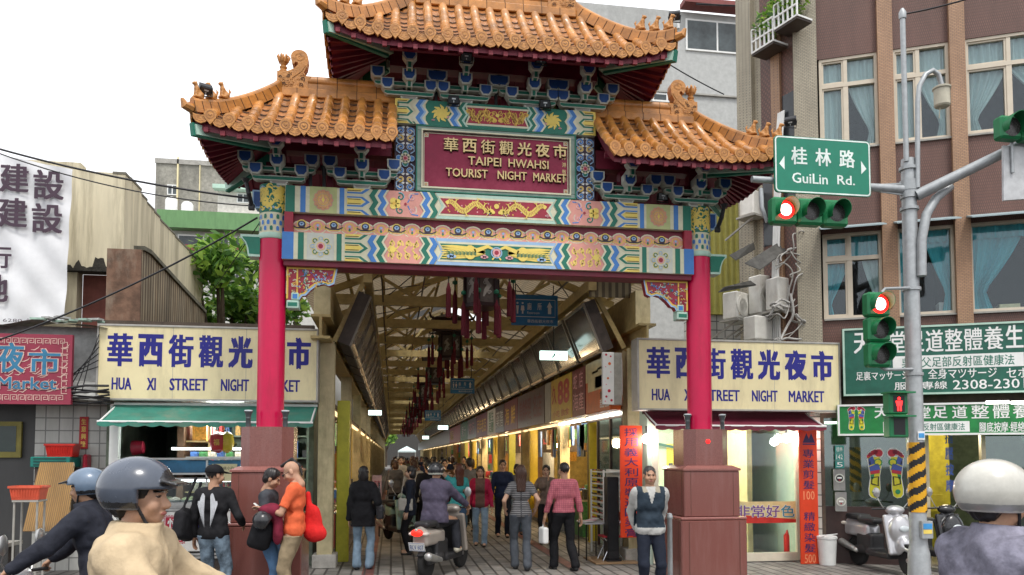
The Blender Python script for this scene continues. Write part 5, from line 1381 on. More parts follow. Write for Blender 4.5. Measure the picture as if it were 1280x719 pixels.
g = MB(); a, c = atz(738, 690, 0), atz(775, 706, 0); g.bx((3.35, 12.45, .0), (4.1, 13.3, .03), 0, ch=.006); tag(g.build('step_board', [mat('tan_board', (.30, .19, .10), .6)]), 'worn tan board lying in front of the sunglasses rack', 'board')
t = thing('street_canopy', 'small pale canopy tent in the daylight at the far end of the lane', 'canopy', (1.8, 118, 0))
b = MB(); b.add([(.9, 117, 2.6), (3.6, 117, 2.6), (3.6, 120, 2.6), (.9, 120, 2.6), (2.25, 118.5, 3.3)], [(0, 1, 4), (1, 2, 4), (2, 3, 4), (3, 0, 4)], 0); b.bx((.9, 116.98, 2.35), (3.6, 117, 2.6), 0)
b.build('canopy', [mat('pale_canopy', (.55, .66, .66), .6)], t)
for x in (.95, 3.55):
 for y in (117.05, 119.95): b = MB(); b.tube([(x, y, 0), (x, y, 2.6)], .03, 6); b.build('leg', [M['grey']], t)
# ------------------------------------------------------------------ night market name boxes on both sides of the gate
M['sbox'] = mat('sign_box_cream', (.76, .67, .40), .35, var=.06, scale=1.5, dirt=((.38, .33, .2), .5, (3.5, 3.5, .8)))
M['ink'] = mat('sign_blue_ink', (.008, .008, .20), .4, var=.1)
def name_box(px, Y, label):
 (a, b2) = px; x0, z0, x1, z1 = F(a[0], a[1], b2[0], b2[1], Y); w, h = x1 - x0, z1 - z0
 t = thing('market_sign', label, 'sign', ((x0 + x1) / 2, Y, z0), 0, None)
 b = MB(); b.bx((x0 + .02, Y, z0 + .02), (x1 - .02, Y + .28, z1 - .02), 0); bd = b.build('light_box', [M['sbox']], t)
 f = MB()
 for (u0, v0, u1, v1) in ((0, 0, w, .03), (0, h - .03, w, h), (0, .03, .03, h - .03), (w - .03, .03, w, h - .03)): f.bx((x0 + u0, Y - .015, z0 + v0), (x0 + u1, Y + .30, z0 + v1), 0, ch=.004)
 f.build('frame', [mat('sign_frame', (.36, .35, .32), .4, metal=.4)], bd)
 d = Decor(Plane((x0, Y, z0)), .002); [d.rect(w * f - .003, .03, w * f + .003, h - .03, 'grey', .3) for f in (.335, .665)]
 for i, ch in enumerate('華西街觀光夜市'):
  u = (.045 + i * .1345) * w; d.text(ch, u, .44 * h, u + .112 * w, .885 * h, 'ink', 1, .03 if ch in '華觀街' else .045)
 for wd, u0, u1 in (('HUA', .068, .155), ('XI', .222, .262), ('STREET', .322, .492), ('NIGHT', .552, .68), ('MARKET', .735, .915)): d.text(wd, u0 * w, .135 * h, u1 * w, .30 * h, 'ink', 1, .03)
 d.build('lettering', {**GM, 'ink': M['ink']}, bd)
 return x0, z0, x1, z1
name_box(((120.5, 408), (398, 501.5)), 12.45, 'cream market name sign with blue letters above the green awning')
name_box(((796.5, 425.5), (1050.5, 514)), 11.7, 'cream market name sign with blue letters above the maroon awning')
# ------------------------------------------------------------------ left: food stall under the green awning
M['awng'] = mat('green_awning', (.035, .19, .14), .6, var=.2, scale=3, dirt=((.22, .20, .14), .5, (2, 2, 2)))
M['awnm'] = mat('maroon_awning', (.16, .02, .04), .6, var=.2, scale=3)
def awning(xa, xb, Yb, zb, Yf, zf, mt, label, drop=.07):
 t = thing('awning', label, 'awning', ((xa + xb) / 2, Yb, zb)); n = 44
 b = MB()
 for off in (0, -.012):
  b.sheet(lambda a, c: Vector((xa + (xb - xa) * a, Yb + (Yf - Yb) * c, zb + (zf - zb) * c + off - .025 * math.sin(math.pi * c) + .006 * math.sin(a * 40 + c * 5))), n, 6, 0)
 b.sheet(lambda a, c: Vector((xa + (xb - xa) * a, Yf - .01 - .01 * math.sin(a * 50), zf - c * (drop * (.75 + .35 * abs(math.sin(a * math.pi * round((xb - xa) / .22))))))), 120, 2, 0)
 b.build('canvas', [mt], t)
 f = MB(); f.tube([(xa, Yf, zf), (xb, Yf, zf)], .016, 8); f.tube([(xa, Yb - .02, zb), (xb, Yb - .02, zb)], .022, 8)
 for x in (xa + .03, xb - .03): f.tube([(x, Yb, zb - .02), (x, Yf, zf)], .014, 6)
 f.build('frame', [M['white']], t)
awning(-4.22, -1.18, 12.6, 2.60, 11.9, 2.30, M['awng'], 'faded green canvas awning with scalloped edge below the cream market sign')
M['wtile'] = tilemat('white_wall_tile', (.52, .52, .49), (.46, .46, .43), (.20, .20, .19), .2, .2, .05, .3, .3, 'XZ', 0, .3)
st = thing('food_stall', 'open fronted food stall under the green awning with dark shelves inside', 'stall', (-2.8, 14, 0))
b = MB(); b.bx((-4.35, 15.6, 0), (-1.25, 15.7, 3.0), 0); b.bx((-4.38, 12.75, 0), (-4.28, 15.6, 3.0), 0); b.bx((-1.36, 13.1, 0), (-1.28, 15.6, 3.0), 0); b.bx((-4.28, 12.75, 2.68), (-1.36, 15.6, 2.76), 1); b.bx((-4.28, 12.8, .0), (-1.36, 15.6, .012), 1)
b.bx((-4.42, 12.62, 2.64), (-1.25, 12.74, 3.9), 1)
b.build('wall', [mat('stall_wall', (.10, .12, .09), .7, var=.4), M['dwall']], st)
b = MB(); x0, z0, x1, z1 = F(139, 533, 150, 600, 12.7); b.bx((x0, 12.6, 0), (x1, 12.72, 2.6), 0); b.build('post', [M['white']], st)
b = MB(); gd = MB(); r0 = random.Random(12)
for k in range(4):
 z = .9 + k * .42; b.bx((-4.0, 15.2, z), (-1.6, 15.58, z + .03), 0); x = -3.95
 while x < -1.7:
  w, h = r0.uniform(.06, .2), r0.uniform(.1, .34)
  if r0.random() < .75: gd.bx((x, 15.25, z + .031), (x + w, 15.45, z + .031 + h), r0.randrange(6))
  x += w + r0.uniform(.02, .1)
for x in (-4.0, -3.2, -2.4, -1.62): b.bx((x, 15.2, 0), (x + .04, 15.24, 2.6), 0)
b.build('shelf', [mat('shelf_green_grey', (.12, .15, .11), .5)], st); gd.build('goods', GOODS, st)['kind'] = 'stuff'
point('stall_light', (-2.8, 13.6, 2.4), 110, (.9, 1, .95), .3, st)
M['counter'] = mat('counter_white', (.74, .73, .70), .35, var=.05, dirt=((.4, .38, .34), .4, (2, 2, 5)))
M['steelb'] = mat('brushed_steel', (.42, .42, .41), .35, metal=.7, var=.2)
c = thing('food_counter', 'white glass fronted food counter with a red stamp mark under the green awning', 'counter', (-3.0, 13, 0))
cx0, cx1, CYF = -4.05, -1.66, 12.95
b = MB(); b.bx((cx0, CYF, .28), (cx1, CYF + .8, .92), 0, ch=.012); b.bx((cx0 + .05, CYF + .06, 0), (cx1 - .05, CYF + .7, .28), 1)
for z in (.17, .22, .93, 1.0): b.bx((cx0 - .02, CYF - .02, z), (cx1 + .02, CYF + .02, z + .035), 2)
b.bx((cx0, CYF, .97), (cx1, CYF + .8, 1.03), 2)
cb = b.build('cabinet', [M['counter'], M['dim'], M['steelb']], c)
d = Decor(Plane((0, CYF - .0, 0)), .003)
x0, z0, x1, z1 = F(204, 644, 232, 680, CYF); w, h = x1 - x0, z1 - z0
zz = [(x0 + w * i / 16, z0 + (.012 if i % 2 else 0)) for i in range(17)] + [(x1 - (.012 if i % 2 else 0), z0 + h * i / 18) for i in range(1, 18)] + [(x1 - w * i / 16, z1 - (.012 if i % 2 else 0)) for i in range(17)] + [(x0 + (.012 if i % 2 else 0), z1 - h * i / 18) for i in range(1, 18)]
cxm, czm = (x0 + x1) / 2, (z0 + z1) / 2
for i in range(len(zz)): d.poly([(cxm, czm), zz[i], zz[(i + 1) % len(zz)]], 'stamp', 1)
d.stroke([(x0 + .025, z0 + .025), (x1 - .025, z0 + .025), (x1 - .025, z1 - .025), (x0 + .025, z1 - .025)], .012, 'white', 2, True)
d.text('怪', x0 + .06, czm + .01, x1 - .06, z1 - .05, 'white', 2, .02); d.text('俠', x0 + .06, z0 + .05, x1 - .06, czm - .01, 'white', 2, .02)
x0, z0, x1, z1 = F(237, 651, 262, 675, CYF); d.text('小吃', x0, z0, x1 + .25, z1, 'ink', 1, .03)
d.build('lettering', {**GM, 'ink': M['ink'], 'stamp': mat('stamp_red', (.42, .02, .05), .5)}, cb)
b = MB(); gl = MB()
for z in (1.03, 1.42, 1.50, 1.74):
 b.bx((cx0, CYF + .02, z), (cx1, CYF + .06, z + .03), 0)
for x in (cx0, -2.95, cx1 - .03): b.bx((x, CYF + .02, 1.03), (x + .03, CYF + .05, 1.76), 0)
b.bx((cx0, CYF + .06, 1.42), (cx1, CYF + .75, 1.44), 0)
b.build('frame', [M['steelb']], c); gl.bx((cx0 + .03, CYF + .03, 1.06), (cx1 - .03, CYF + .036, 1.42), 0); gl.build('pane', [glass('counter_glass', alpha=.35)], c)
b = MB(); b.bx((cx0 + .05, CYF + .07, 1.385), (cx1 - .08, CYF + .11, 1.415), 0); b.bx((-3.5, CYF + .1, 1.90), (-1.75, CYF + .15, 1.935), 0); b.build('tube_lamp', [glow('cool_tube', (.95, 1, 1), 7)], c)
b = MB()
for k in range(24): b.lathe([(0, .02), (.09, .03), (.11, .055), (.12, .06)], (cx0 + .2 + (k % 12) * .19, CYF + .25 + .28 * (k // 12), 1.03), 12, 0); b.lathe([(.10, .05), (.07, .09), (.0, .11)], (cx0 + .2 + (k % 12) * .19, CYF + .25 + .28 * (k // 12), 1.03), 10, 1 + k % 2)
o = b.build('food_tray', [M['white'], mat('pale_food', (.6, .55, .45), .6, var=.3, scale=40), mat('green_food', (.4, .45, .25), .6, var=.4, scale=40)], c); o['kind'] = 'stuff'
b = MB(); b.bx((cx0 + .2, CYF + .2, 1.53), (-1.75, CYF + .7, 1.73), 0); b.bx((-3.3, CYF + .18, 1.76), (-2.0, CYF + .6, 1.79), 1)
for k in range(9): b.bx((-3.25 + k * .14, CYF + .25, 1.79), (-3.15 + k * .14, CYF + .4, 1.87), 2 + k % 3)
b.build('upper_tray', [mat('tray_blue', (.02, .12, .24), .35), M['steelb'], GOODS[3], GOODS[4], GOODS[2]], c)
x0, z0, x1, z1 = F(264, 580, 279, 602, 12.85)
t = thing('menu_card', 'cream menu card with a round mark propped on the food counter', 'menu', (x0, 12.85, z0)); b = MB(); b.bx((x0, 12.9, z0), (x1 + .2, 12.915, z1)); bb = b.build('card', [M['sbox']], t)
d = Decor(Plane((x0, 12.9, z0)), .002); d.disc(.06, .21, .035, 'black', 1); d.poly([(.035, .2), (.06, .225), (.085, .2)], 'white', 2); d.text('怪俠小吃', .11, .18, .34, .24, 'black', 1); d.text('麵', .04, .08, .08, .13, 'black', 1); d.text('飯湯', .11, .02, .2, .07, 'black', 1); d.build('lettering', GM, bb)
b = MB(); p = at(166, 560, 13.2); b.lathe([(.12, 0), (.10, .16), (.03, .18)], n=14, M=Matrix.Translation(p) @ Matrix.Rotation(1.5, 4, 'Y')); tag(b.build('red_basin', [mat('basin_red', (.40, .02, .05), .35)], smooth=40), 'red plastic basin lying on its side above the food counter', 'basin')
for px_, lab, m_, sh in ((273, 'tall red paper lantern packet hanging in the food stall', 'lan_red', .14), (284, 'yellow round packet hanging beside the red packet in the stall', 'lan_yel', .11)):
 p = at(px_, 553, 13.0); b = MB(); b.lathe([(.02, -.17), (sh * .8, -.12), (sh, 0), (sh * .85, .12), (.03, .17)], p, 14, 0); b.tube([p + Vector((0, 0, .17)), p + Vector((0, 0, .5))], .006, 5, 1)
 d = Decor(lambda u, v, w, p=p: p + Vector((u, -sh - .004 - w, v))); d.text('福', -.045, -.05, .045, .05, 'g', 1, .01); b.add(d.v, d.f, 2)
 tag(b.build('hanging_packet', [mat(m_, (.5, .03, .04) if 'red' in m_ else (.6, .42, .03), .4), M['black'], M['gold']], smooth=40), lab, 'packet')
# ------------------------------------------------------------------ far left shop with baskets
t = thing('corner_shop', 'low grey shopfront with cables and tin roof below the white banner', 'shop', (-6.5, 13.6, 0))
Ysh = 13.1
b = MB(); b.bx((-9.5, Ysh, 0), (-6.35, Ysh + .2, 2.75), 0); b.bx((-6.35, Ysh + .02, 0), (-5.55, Ysh + .2, 2.75), 1); b.bx((-5.55, Ysh, 0), (-4.40, Ysh + .2, 2.75), 2); b.bx((-4.40, Ysh + .4, 0), (-4.3, Ysh + .6, 2.75), 1)
b.bx((-6.42, Ysh - .05, 0), (-6.34, Ysh, 2.75), 3)
b.build('wall', [mat('blue_grey_wall', (.14, .16, .18), .6, var=.25), tilemat('grey_shutter', (.16, .15, .14), (.19, .18, .17), (.05, .05, .05), .11, 9, .01, .5, .8, 'XZ', 0, .3), M['wtile'], M['grey']], t)
x0, z0, x1, z1 = F(-40, 527, 27, 572, Ysh - .03); wn = MB(); wn.bx((x0, Ysh - .05, z0), (x1, Ysh - .003, z1), 0); wn.bx((x0 + .07, Ysh - .056, z0 + .09), (x1 - .07, Ysh - .052, z1 - .07), 1); wn.build('window', [mat('olive_frame', (.22, .19, .04), .5), mat('dark_pane', (.03, .05, .045), .08)], t)
b = MB(); r0 = random.Random(6)     # sagging tin sheets and white hood
b.sheet(lambda a, c: Vector((-9.5 + 5.2 * a, 12.35 + .9 * c, 3.78 + .10 * c + .04 * math.sin(a * 17) + .02 * math.sin(a * 41))), 40, 3, 0)
[b.box((-5.3 + .11 * k, 12.5 + .1 * (k % 3), 3.87 + .03 * (k % 2)), (.2, .12, .03), 1 + k % 2, rz=k * 1.3) for k in range(9)]
b.sheet(lambda a, c: Vector((-9.5 + 5.1 * a, 12.75 - .35 * math.sin(math.pi * c * .5), 2.95 - .30 * c + .02 * math.sin(a * 23))), 40, 5, 2)
b.sheet(lambda a, c: Vector((-9.5 + 5.15 * a, 12.75 + .01 * math.sin(a * 30), 2.95 + .85 * c)), 30, 2, 2)
b.build('tin_roof', [M['conc'], mat('old_green_tin', (.25, .36, .30), .6, var=.5, scale=5, dirt=((.4, .38, .33), .8, (6, 6, 6))), mat('dirty_white_sheet', (.42, .43, .42), .6, var=.25, dirt=((.12, .11, .1), .7, (1, 1, 2.2)))], t)
b = MB()
for k in range(9):
 za, zb = 2.70 + .02 * k, 2.62 + .03 * k; b.tube([(-9.4 + 5.2 * i / 16, 12.36 - .012 * k, za + (zb - za) * i / 16 - .09 * math.sin(i * .7 + k) ** 2 * (1 if k % 3 else .4)) for i in range(17)], .012 + .004 * (k % 3), 6)
for k in range(6): b.tube([(-5.1 + .1 * k, 12.33, 2.75), (-4.75 + .05 * k, 12.33, 3.0 + .05 * k), (-4.4, 12.4, 3.15 + .1 * k)], .008, 5)
b.build('cable', [M['black']], t)
def red_scroll(name, px, Y, txt, label, lay=None):
 x0, z0, x1, z1 = F(*px, Y); t = thing(name, label, 'banner', (x0, Y, z0)); b = MB(); b.bx((x0, Y, z0), (x1, Y + .012, z1)); bb = b.build('cloth', [mat('scroll_red', (.42, .02, .025), .5, var=.15)], t)
 d = Decor(Plane((x0, Y, z0)), .0015); w, h = x1 - x0, z1 - z0; n = len(txt)
 for i, ch in enumerate(txt): d.text(ch, w * .22, h * (1 - (i + .9) / n * .94 - .03), w * .78, h * (1 - (i + .12) / n * .94 - .03), 'yellow', 1, .01)
 d.build('lettering', GM, bb)
red_scroll('red_scroll', (99, 521, 110, 561), 13.07, '生意興隆', 'narrow red paper scroll with gold writing on the white tiled wall')
x0, z0, x1, z1 = F(-60, 417, 89.5, 505, 12.25)
t = thing('market_board', 'maroon night market board with blue characters and pale key border', 'sign', ((x0 + x1) / 2, 12.25, z0)); b = MB(); b.bx((x0, 12.25, z0), (x1, 12.32, z1), 0); bb = b.build('board', [mat('board_maroon', (.27, .03, .06), .5, var=.15, scale=2)], t)
w, h = x1 - x0, z1 - z0; d = Decor(Plane((x0, 12.25, z0)), .0025); rs = random.Random(9)
for q in range(70):
 u, v = rs.uniform(.05, w - .15), rs.uniform(.18, h - .2); a = rs.uniform(-.4, .9); d.stroke([(u, v), (u + .05, v + .04 * a), (u + .10, v + .03), (u + .12, v + .06)], [.004, .014, .012, .003], 'fl', 1 + q % 2)
for k in range(int((w - .1) / .105)):
 for v0 in (.05, h - .15):
  u = .06 + k * .105; d.stroke([(u, v0), (u, v0 + .085), (u + .085, v0 + .085), (u + .085, v0 + .02), (u + .03, v0 + .02), (u + .03, v0 + .055), (u + .06, v0 + .055)], .011, 'fl', 3)
for k in range(8): v = .16 + k * .098; d.stroke([(w - .05, v), (w - .13, v), (w - .13, v + .08), (w - .065, v + .08), (w - .065, v + .03)], .011, 'fl', 3)
for ch, pa in (('夜', (-2, 428, 31, 466)), ('市', (36, 436, 76, 469))):
 a0, b0, a1, b1 = F(*[pa[0], pa[1], pa[2], pa[3]], 12.25); a0 -= x0; a1 -= x0; b0 -= z0; b1 -= z0
 d.text(ch, a0 - .015, b0 - .015, a1 + .015, b1 + .015, 'fl', 4, .05); d.text(ch, a0, b0, a1, b1, 'bl', 5, .025)
a0, b0, a1, b1 = F(-70, 471, 71, 491, 12.25); d.text('Night Market', a0 - x0 - .01, b0 - z0 - .012, a1 - x0 + .01, b1 - z0 + .012, 'fl', 4, .045); d.text('Night Market', a0 - x0, b0 - z0, a1 - x0, b1 - z0, 'bl', 5, .022)
d.build('lettering', {'fl': mat('board_flame', (.62, .42, .36), .5), 'bl': mat('board_letter_blue', (.03, .17, .30), .45)}, bb)
def basket(px, Y, mt, label, z_off=0):
 x0, z0, x1, z1 = F(*px, Y); w = (x1 - x0) / 2; c = Vector(((x0 + x1) / 2, Y + w * .7, z0)); h = z1 - z0
 b = MB(); P = lambda r: [(-r, -r * .7), (r, -r * .7), (r, r * .7), (-r, r * .7)]
 for (ra, za, rb2, zb) in ((w * .86, 0, w, h), (w * .82, .02, w * .96, h - .005)):
  lo = [(c.x + u, c.y + v, c.z + za) for u, v in P(ra)]; hi = [(c.x + u, c.y + v, c.z + zb) for u, v in P(rb2)]
  b.add(lo + hi, [(k, (k + 1) % 4, 4 + (k + 1) % 4, 4 + k) for k in range(4)] + [(0, 1, 2, 3)], 0)
 for k in range(4):
  u, v = P(w * 1.02)[k]; u2, v2 = P(w * 1.02)[(k + 1) % 4]; b.bar((c.x + u, c.y + v, c.z + h), (c.x + u2, c.y + v2, c.z + h), .03, .03, 0)
 n = 11
 for k in range(n): x = c.x - w * .82 + 1.64 * w * k / (n - 1); b.bar((x, c.y - w * .63, c.z + .03), (x * 1.0 + (x - c.x) * .1, c.y - w * .705, c.z + h - .03), .012, .012, 0)
 tag(b.build('basket', [mt]), label, 'basket'); return c
basket((56, 556, 92, 571), 12.6, mat('basket_red', (.55, .02, .012), .35), 'bright red plastic basket on top of the teal crate')
basket((11, 609, 50, 625), 11.2, mat('basket_orange', (.62, .10, .05), .4), 'orange plastic basket on the grey trolley stand near the seated woman')
x0, z0, x1, z1 = F(11, 609, 50, 625, 11.2); t = thing('basket_stand', 'grey trolley stand carrying the orange plastic basket', 'stand', (x0, 11.3, 0))
b = MB(); b.bx((x0 + .03, 11.22, z0 - .03), (x1 - .03, 11.5, z0 - .004)); b.build('shelf', [M['grey']], t)
for x in (x0 + .05, x1 - .05):
 for y in (11.25, 11.47): b = MB(); b.tube([(x, y, z0 - .03), (x, y, 0)], .014, 6); b.build('leg', [M['grey']], t)
x0, z0, x1, z1 = F(43, 571, 92, 584, 12.7); b = MB(); b.bx((x0, 12.55, z0), (x1, 13.0, z1), 0, ch=.012)
for k in range(3): b.bx((x0 + .05, 12.543, z0 + .03 + k * .045), (x1 - .05, 12.549, z0 + .05 + k * .045), 1)
b.bx((x0 + .05, 12.6, .76), (x1 - .05, 12.95, z0), 2)
tag(b.build('teal_crate', [mat('crate_teal', (.01, .17, .14), .4), mat('crate_dark', (.005, .06, .05), .5), M['dim']]), 'teal plastic crate on a dark box below the red basket', 'crate')
b = MB(); x0, z0, x1, z1 = F(97, 568, 113, 590, 13.0); b.bx((x0 + .12, 12.85, z0), (x1, 13.05, z1), 0, ch=.02); tag(b.build('red_tin', [mat('tin_red', (.38, .02, .04), .35)]), 'dark red tin on the ledge behind the riders', 'tin')
pa, pb, pc, pd = at(50, 578, 12.3), at(92, 578, 12.1), at(84, 664, 11.7), at(28, 664, 11.9)
b = MB(); n = (pb - pa).cross(pd - pa).normalized() * .025; b.add([pa, pb, pc, pd, pa + n, pb + n, pc + n, pd + n], [(0, 1, 2, 3), (7, 6, 5, 4), (0, 4, 5, 1), (1, 5, 6, 2), (2, 6, 7, 3), (3, 7, 4, 0)]); tag(b.build('bamboo_mat', [tilemat('bamboo', (.28, .15, .035), (.33, .185, .05), (.16, .09, .03), 2.0, .03, .2, .5, .5, 'ZX', 0, .3)]), 'yellow brown slatted mat leaning below the teal crate', 'mat')
t = thing('street_bench', 'dark low stall table at the far left shopfront', 'table', (-6.9, 11.6, 0))
b = MB(); b.bx((-7.6, 11.0, .55), (-5.2, 12.0, .6), 0); b.build('tabletop', [M['grey']], t)
for x in (-7.5, -5.3):
 for y in (11.1, 11.9): b = MB(); b.bx((x - .03, y - .03, 0), (x + .03, y + .03, .55), 0); b.build('leg', [M['dim']], t)
# ------------------------------------------------------------------ left: wall block with banner, stepped wall, rusted stair house
b = MB(); tw = thing('old_building', 'weathered cream wall with stepped top and a maroon recess beside the white banner', 'building', (-5.5, 15, 0))
M['peel'] = mat('peeling_cream_wall', (.64, .58, .42), .85, var=.14, scale=1.2, vscale=(3, 3, .35), bump=.4, bscale=7, dirt=((.20, .17, .11), .8, (3.0, 3.0, .25)))
xl = -4.75; yb = 14.4
b.bx((-10, yb, 2.9), (xl - .75, yb + .25, 7.0), 0); b.bx((xl - .75, yb, 5.05), (xl, yb + .25, 6.85), 0)
steps = [(14.65, 15.3, 6.86), (15.3, 15.65, 6.78), (15.65, 16.1, 6.73), (16.1, 16.5, 6.70), (16.5, 17.6, 6.66), (17.6, 18.8, 6.63), (18.8, 19.5, 6.60), (19.5, 20.2, 6.55)]
for (ya, yc, z) in steps: b.bx((xl - .2, ya, 0), (xl, yc, z), 0); b.bx((xl - .21, ya, z - .02), (xl + .012, yc - .01, z + .02), 1)
b.bx((xl - .21, yb - .012, 6.83), (xl + .012, yb + .24, 6.87), 1)
b.build('wall', [M['peel'], mat('wall_cap', (.16, .15, .12), .9)], tw)
b = MB(); b.bx((xl - .75, yb + .26, 2.9), (xl - .2, yb + .3, 5.05), 0); b.bx((xl - .2, yb + .02, 2.9), (xl - .02, yb + .24, 5.05), 1); b.build('recess', [mat('maroon_plaster', (.22, .075, .06), .8, var=.2), mat('pebble_dash', (.26, .25, .22), .9, var=.7, scale=60, bump=1, bscale=80)], tw)
b = MB(); r0 = random.Random(2)
P = [(0, 0)] + [(k * .045, .02 + r0.uniform(.0, .07) + (.18 if 10 < k < 15 else 0) + (.1 if k in (4, 5) else 0)) for k in range(1, 22)] + [(.99, 0)]
b.prism(P, lambda u, v, w: (xl - .95 + u, yb - .012 - w, 5.07 + v), 0, .01, 0); b.bx((xl - 1.0, yb - .14, 5.03), (xl + .12, yb + .1, 5.07), 0); b.build('broken_ledge', [mat('ledge_black', (.035, .032, .026), .95, var=.5, bump=.8)], tw)
t = thing('stair_shed', 'rusty corrugated stair shed with sloping roof below the stepped wall', 'shed', (-4.3, 15.3, 2.9))
b = MB(); ys_ = 14.85
pts = [atx(*p, -4.2) for p in ((178, 313), (187, 318), (222, 356), (256, 392), (256, 410), (178, 410))]
P = [(p.y, p.z) for p in pts]
b.prism(P[:4] + [(P[3][0], 2.9), (P[0][0], 2.9)], lambda u, v, w: (-4.2 - w, u, v), 0, .04, 0)
yA = P[0][0]; b.bx((-4.74, yA - .05, 2.9), (-4.2, yA, P[0][1]), 1)
for i in range(3): b.bar((-4.25, P[i][0], P[i][1] + .04), (-4.25, P[i + 1][0], P[i + 1][1] + .04), .18, .07, 2)
b.build('shed_wall', [tilemat('rusty_sheet', (.34, .29, .20), (.28, .22, .14), (.10, .06, .035), 9, .14, .2, .8, .9, 'ZY', 0, .8), mat('rust_brown', (.15, .085, .055), .85, var=.5, scale=4, dirt=((.32, .28, .22), .6, (3, 3, 1))), mat('mossy_edge', (.12, .115, .085), .9, var=.5)], t)
x0, z0, x1, z1 = F(-160, 188, 90, 404, 13.6)
t = thing('cloth_banner', 'big white cloth banner with dark brown characters on the old building', 'banner', (x0, 13.6, z0)); tl, tr2, br, bl = at(-160, 150, 13.6), at(91, 212, 13.6), at(80, 404, 13.6), at(-160, 410, 13.6)
def cl(a, c):
 p = tl.lerp(tr2, a).lerp(bl.lerp(br, a), c); return p + Vector((0, .025 * math.sin(a * 14 + c * 9) * c + .018 * math.sin(a * 31 - c * 22) + .10 * max(0, c - .75) * math.sin(a * 40), -.05 * math.sin(math.pi * a) * (1 - c)))
b = MB(); b.sheet(cl, 60, 40, 0); bb = b.build('cloth', [mat('banner_white', (.70, .71, .73), .7, var=.05, bump=.15, bscale=4)], t, smooth=80)
d = Decor(lambda u, v, w: Vector((u, 13.6 - .05 - w, v)), .002)
for ch, pa in (('建', (-2, 203, 35, 240)), ('設', (40, 211, 79, 249)), ('建', (-4, 246, 33, 284)), ('設', (38, 253, 77, 291)), ('建', (-55, 195, -14, 232)), ('行', (-16, 306, 13, 335)), ('地', (-28, 342, 9, 377))):
 a0, b0, a1, b1 = F(*pa, 13.51); d.text(ch, a0, b0, a1, b1, 'n', 1, .028)
for k in range(2): a0, b0, a1, b1 = F(2 + k * 30, 398, 26 + k * 30, 402, 13.51); d.text('02 2308' if k else '6280', a0, b0, a1, b1, 'n', 1)
d.build('lettering', {'n': mat('banner_ink', (.055, .03, .05), .6)}, bb)
# ------------------------------------------------------------------ behind: tree, green roofed house, concrete tower, cables
def leafy_tree(name, x, y, z0, h, r, label, seed, n=2600, sz=.12, lobes=9):
 t = thing(name, label, 'tree', (x, y, z0)); r0 = random.Random(seed); b = MB(); L = MB()
 b.tube([(x, y, z0), (x + .1, y, z0 + h * .3), (x - .05, y + .1, z0 + h * .6)], [r * .12, r * .09, r * .05], 8)
 for k in range(lobes):
  a = k * 2.4; rr = r * r0.uniform(.3, .75); c = Vector((x + rr * math.cos(a), y + rr * math.sin(a), z0 + h * r0.uniform(.5, .95)))
  b.tube([(x, y, z0 + h * .35), ((x + c.x) / 2, (y + c.y) / 2, z0 + h * .55), c], [r * .06, r * .04, r * .015], 6)
  leaf_ball(L, c, r * r0.uniform(.3, .5), n // lobes, sz, seed + k, .75, None)
 b.build('trunk', [mat('bark', (.07, .05, .035), .9, var=.4, bump=.6)], t); L.build('crown', LEAF, t)
p = at(285, 380, 21); leafy_tree('leafy_tree', p.x, 21, 0, p.z + 1.9, 2.0, 'bright green leafy tree behind the cream market sign', 4, 6500, .15, 20)
p = at(372, 380, 20); leafy_tree('young_tree', p.x, 20, 0, p.z + .6, 1.0, 'slim young tree showing between the red pillar and the arcade', 9, 900, .12, 7)
def slab_house(name, label, px, Y, depth, mt, feats, cat='building', z0=0.0):
 x0, zb, x1, z1 = F(*px, Y); t = thing(name, label, cat, ((x0 + x1) / 2, Y, z0)); b = MB(); b.bx((x0, Y, z0), (x1, Y + depth, z1)); b.build('wall', [mt], t)
 for (kind, q, m_) in feats:
  a0, b0, a1, b1 = F(*q, Y - .02); b = MB()
  if kind == 'window':
   b.bx((a0, Y - .05, b0), (a1, Y - .001, b1), 0); n = max(2, round((a1 - a0) / 1.1)); wn = b.build('window', [M['white']], t); c = MB()
   for k in range(n): c.bx((a0 + .06 + (a1 - a0 - .06) * k / n, Y - .056, b0 + .06), (a0 + (a1 - a0 - .06) * (k + 1) / n, Y - .051, b1 - .06))
   c.build('pane', [mat('far_pane', (.06, .075, .08), .12, var=.5, scale=1.5)], wn)
  else: b.bx((a0, Y - (.5 if kind in ('roof', 'balcony', 'hood') else .08), b0), (a1, Y - .001, b1)); b.build(kind, [m_], t)
 return t
M['moss'] = mat('mossy_concrete', (.30, .29, .25), .9, var=.25, dirt=((.05, .052, .045), .9, (.5, .5, .16)))
gr_ = mat('green_metal_roof', (.13, .27, .11), .55, var=.15, vscale=(1, 1, .2))
slab_house('green_roof_house', 'pale house with a long green metal roof behind the tree', (150, 276, 420, 420), 34, 8, mat('pale_house', (.52, .52, .49), .7, var=.1, dirt=((.2, .2, .18), .5, (.4, .4, .2))), [('roof', (200, 271, 420, 292), gr_), ('window', (222, 295, 318, 312), None), ('balcony', (235, 313, 425, 320), mat('red_band', (.22, .05, .05), .6)), ('window', (288, 340, 300, 350), None), ('hood', (238, 322, 425, 326), M['grey'])])
slab_house('concrete_tower', 'stained grey concrete stair tower rising behind the green roof', (194, 200, 274, 280), 44, 5, M['moss'], [('window', (209, 231, 222, 244), None), ('pipe', (221, 196, 223, 272), M['sbox']), ('pipe', (249, 206, 250, 275), M['sbox']), ('cornice', (194, 200, 274, 206), M['grey'])])
slab_house('pale_roof_hut', 'small pale rooftop hut with mint eave beside the concrete tower', (272, 236, 345, 280), 42, 5, mat('hut_pale', (.62, .60, .54), .7), [('roof', (268, 235, 330, 240), M['mint']), ('window', (296, 242, 312, 254), None)])
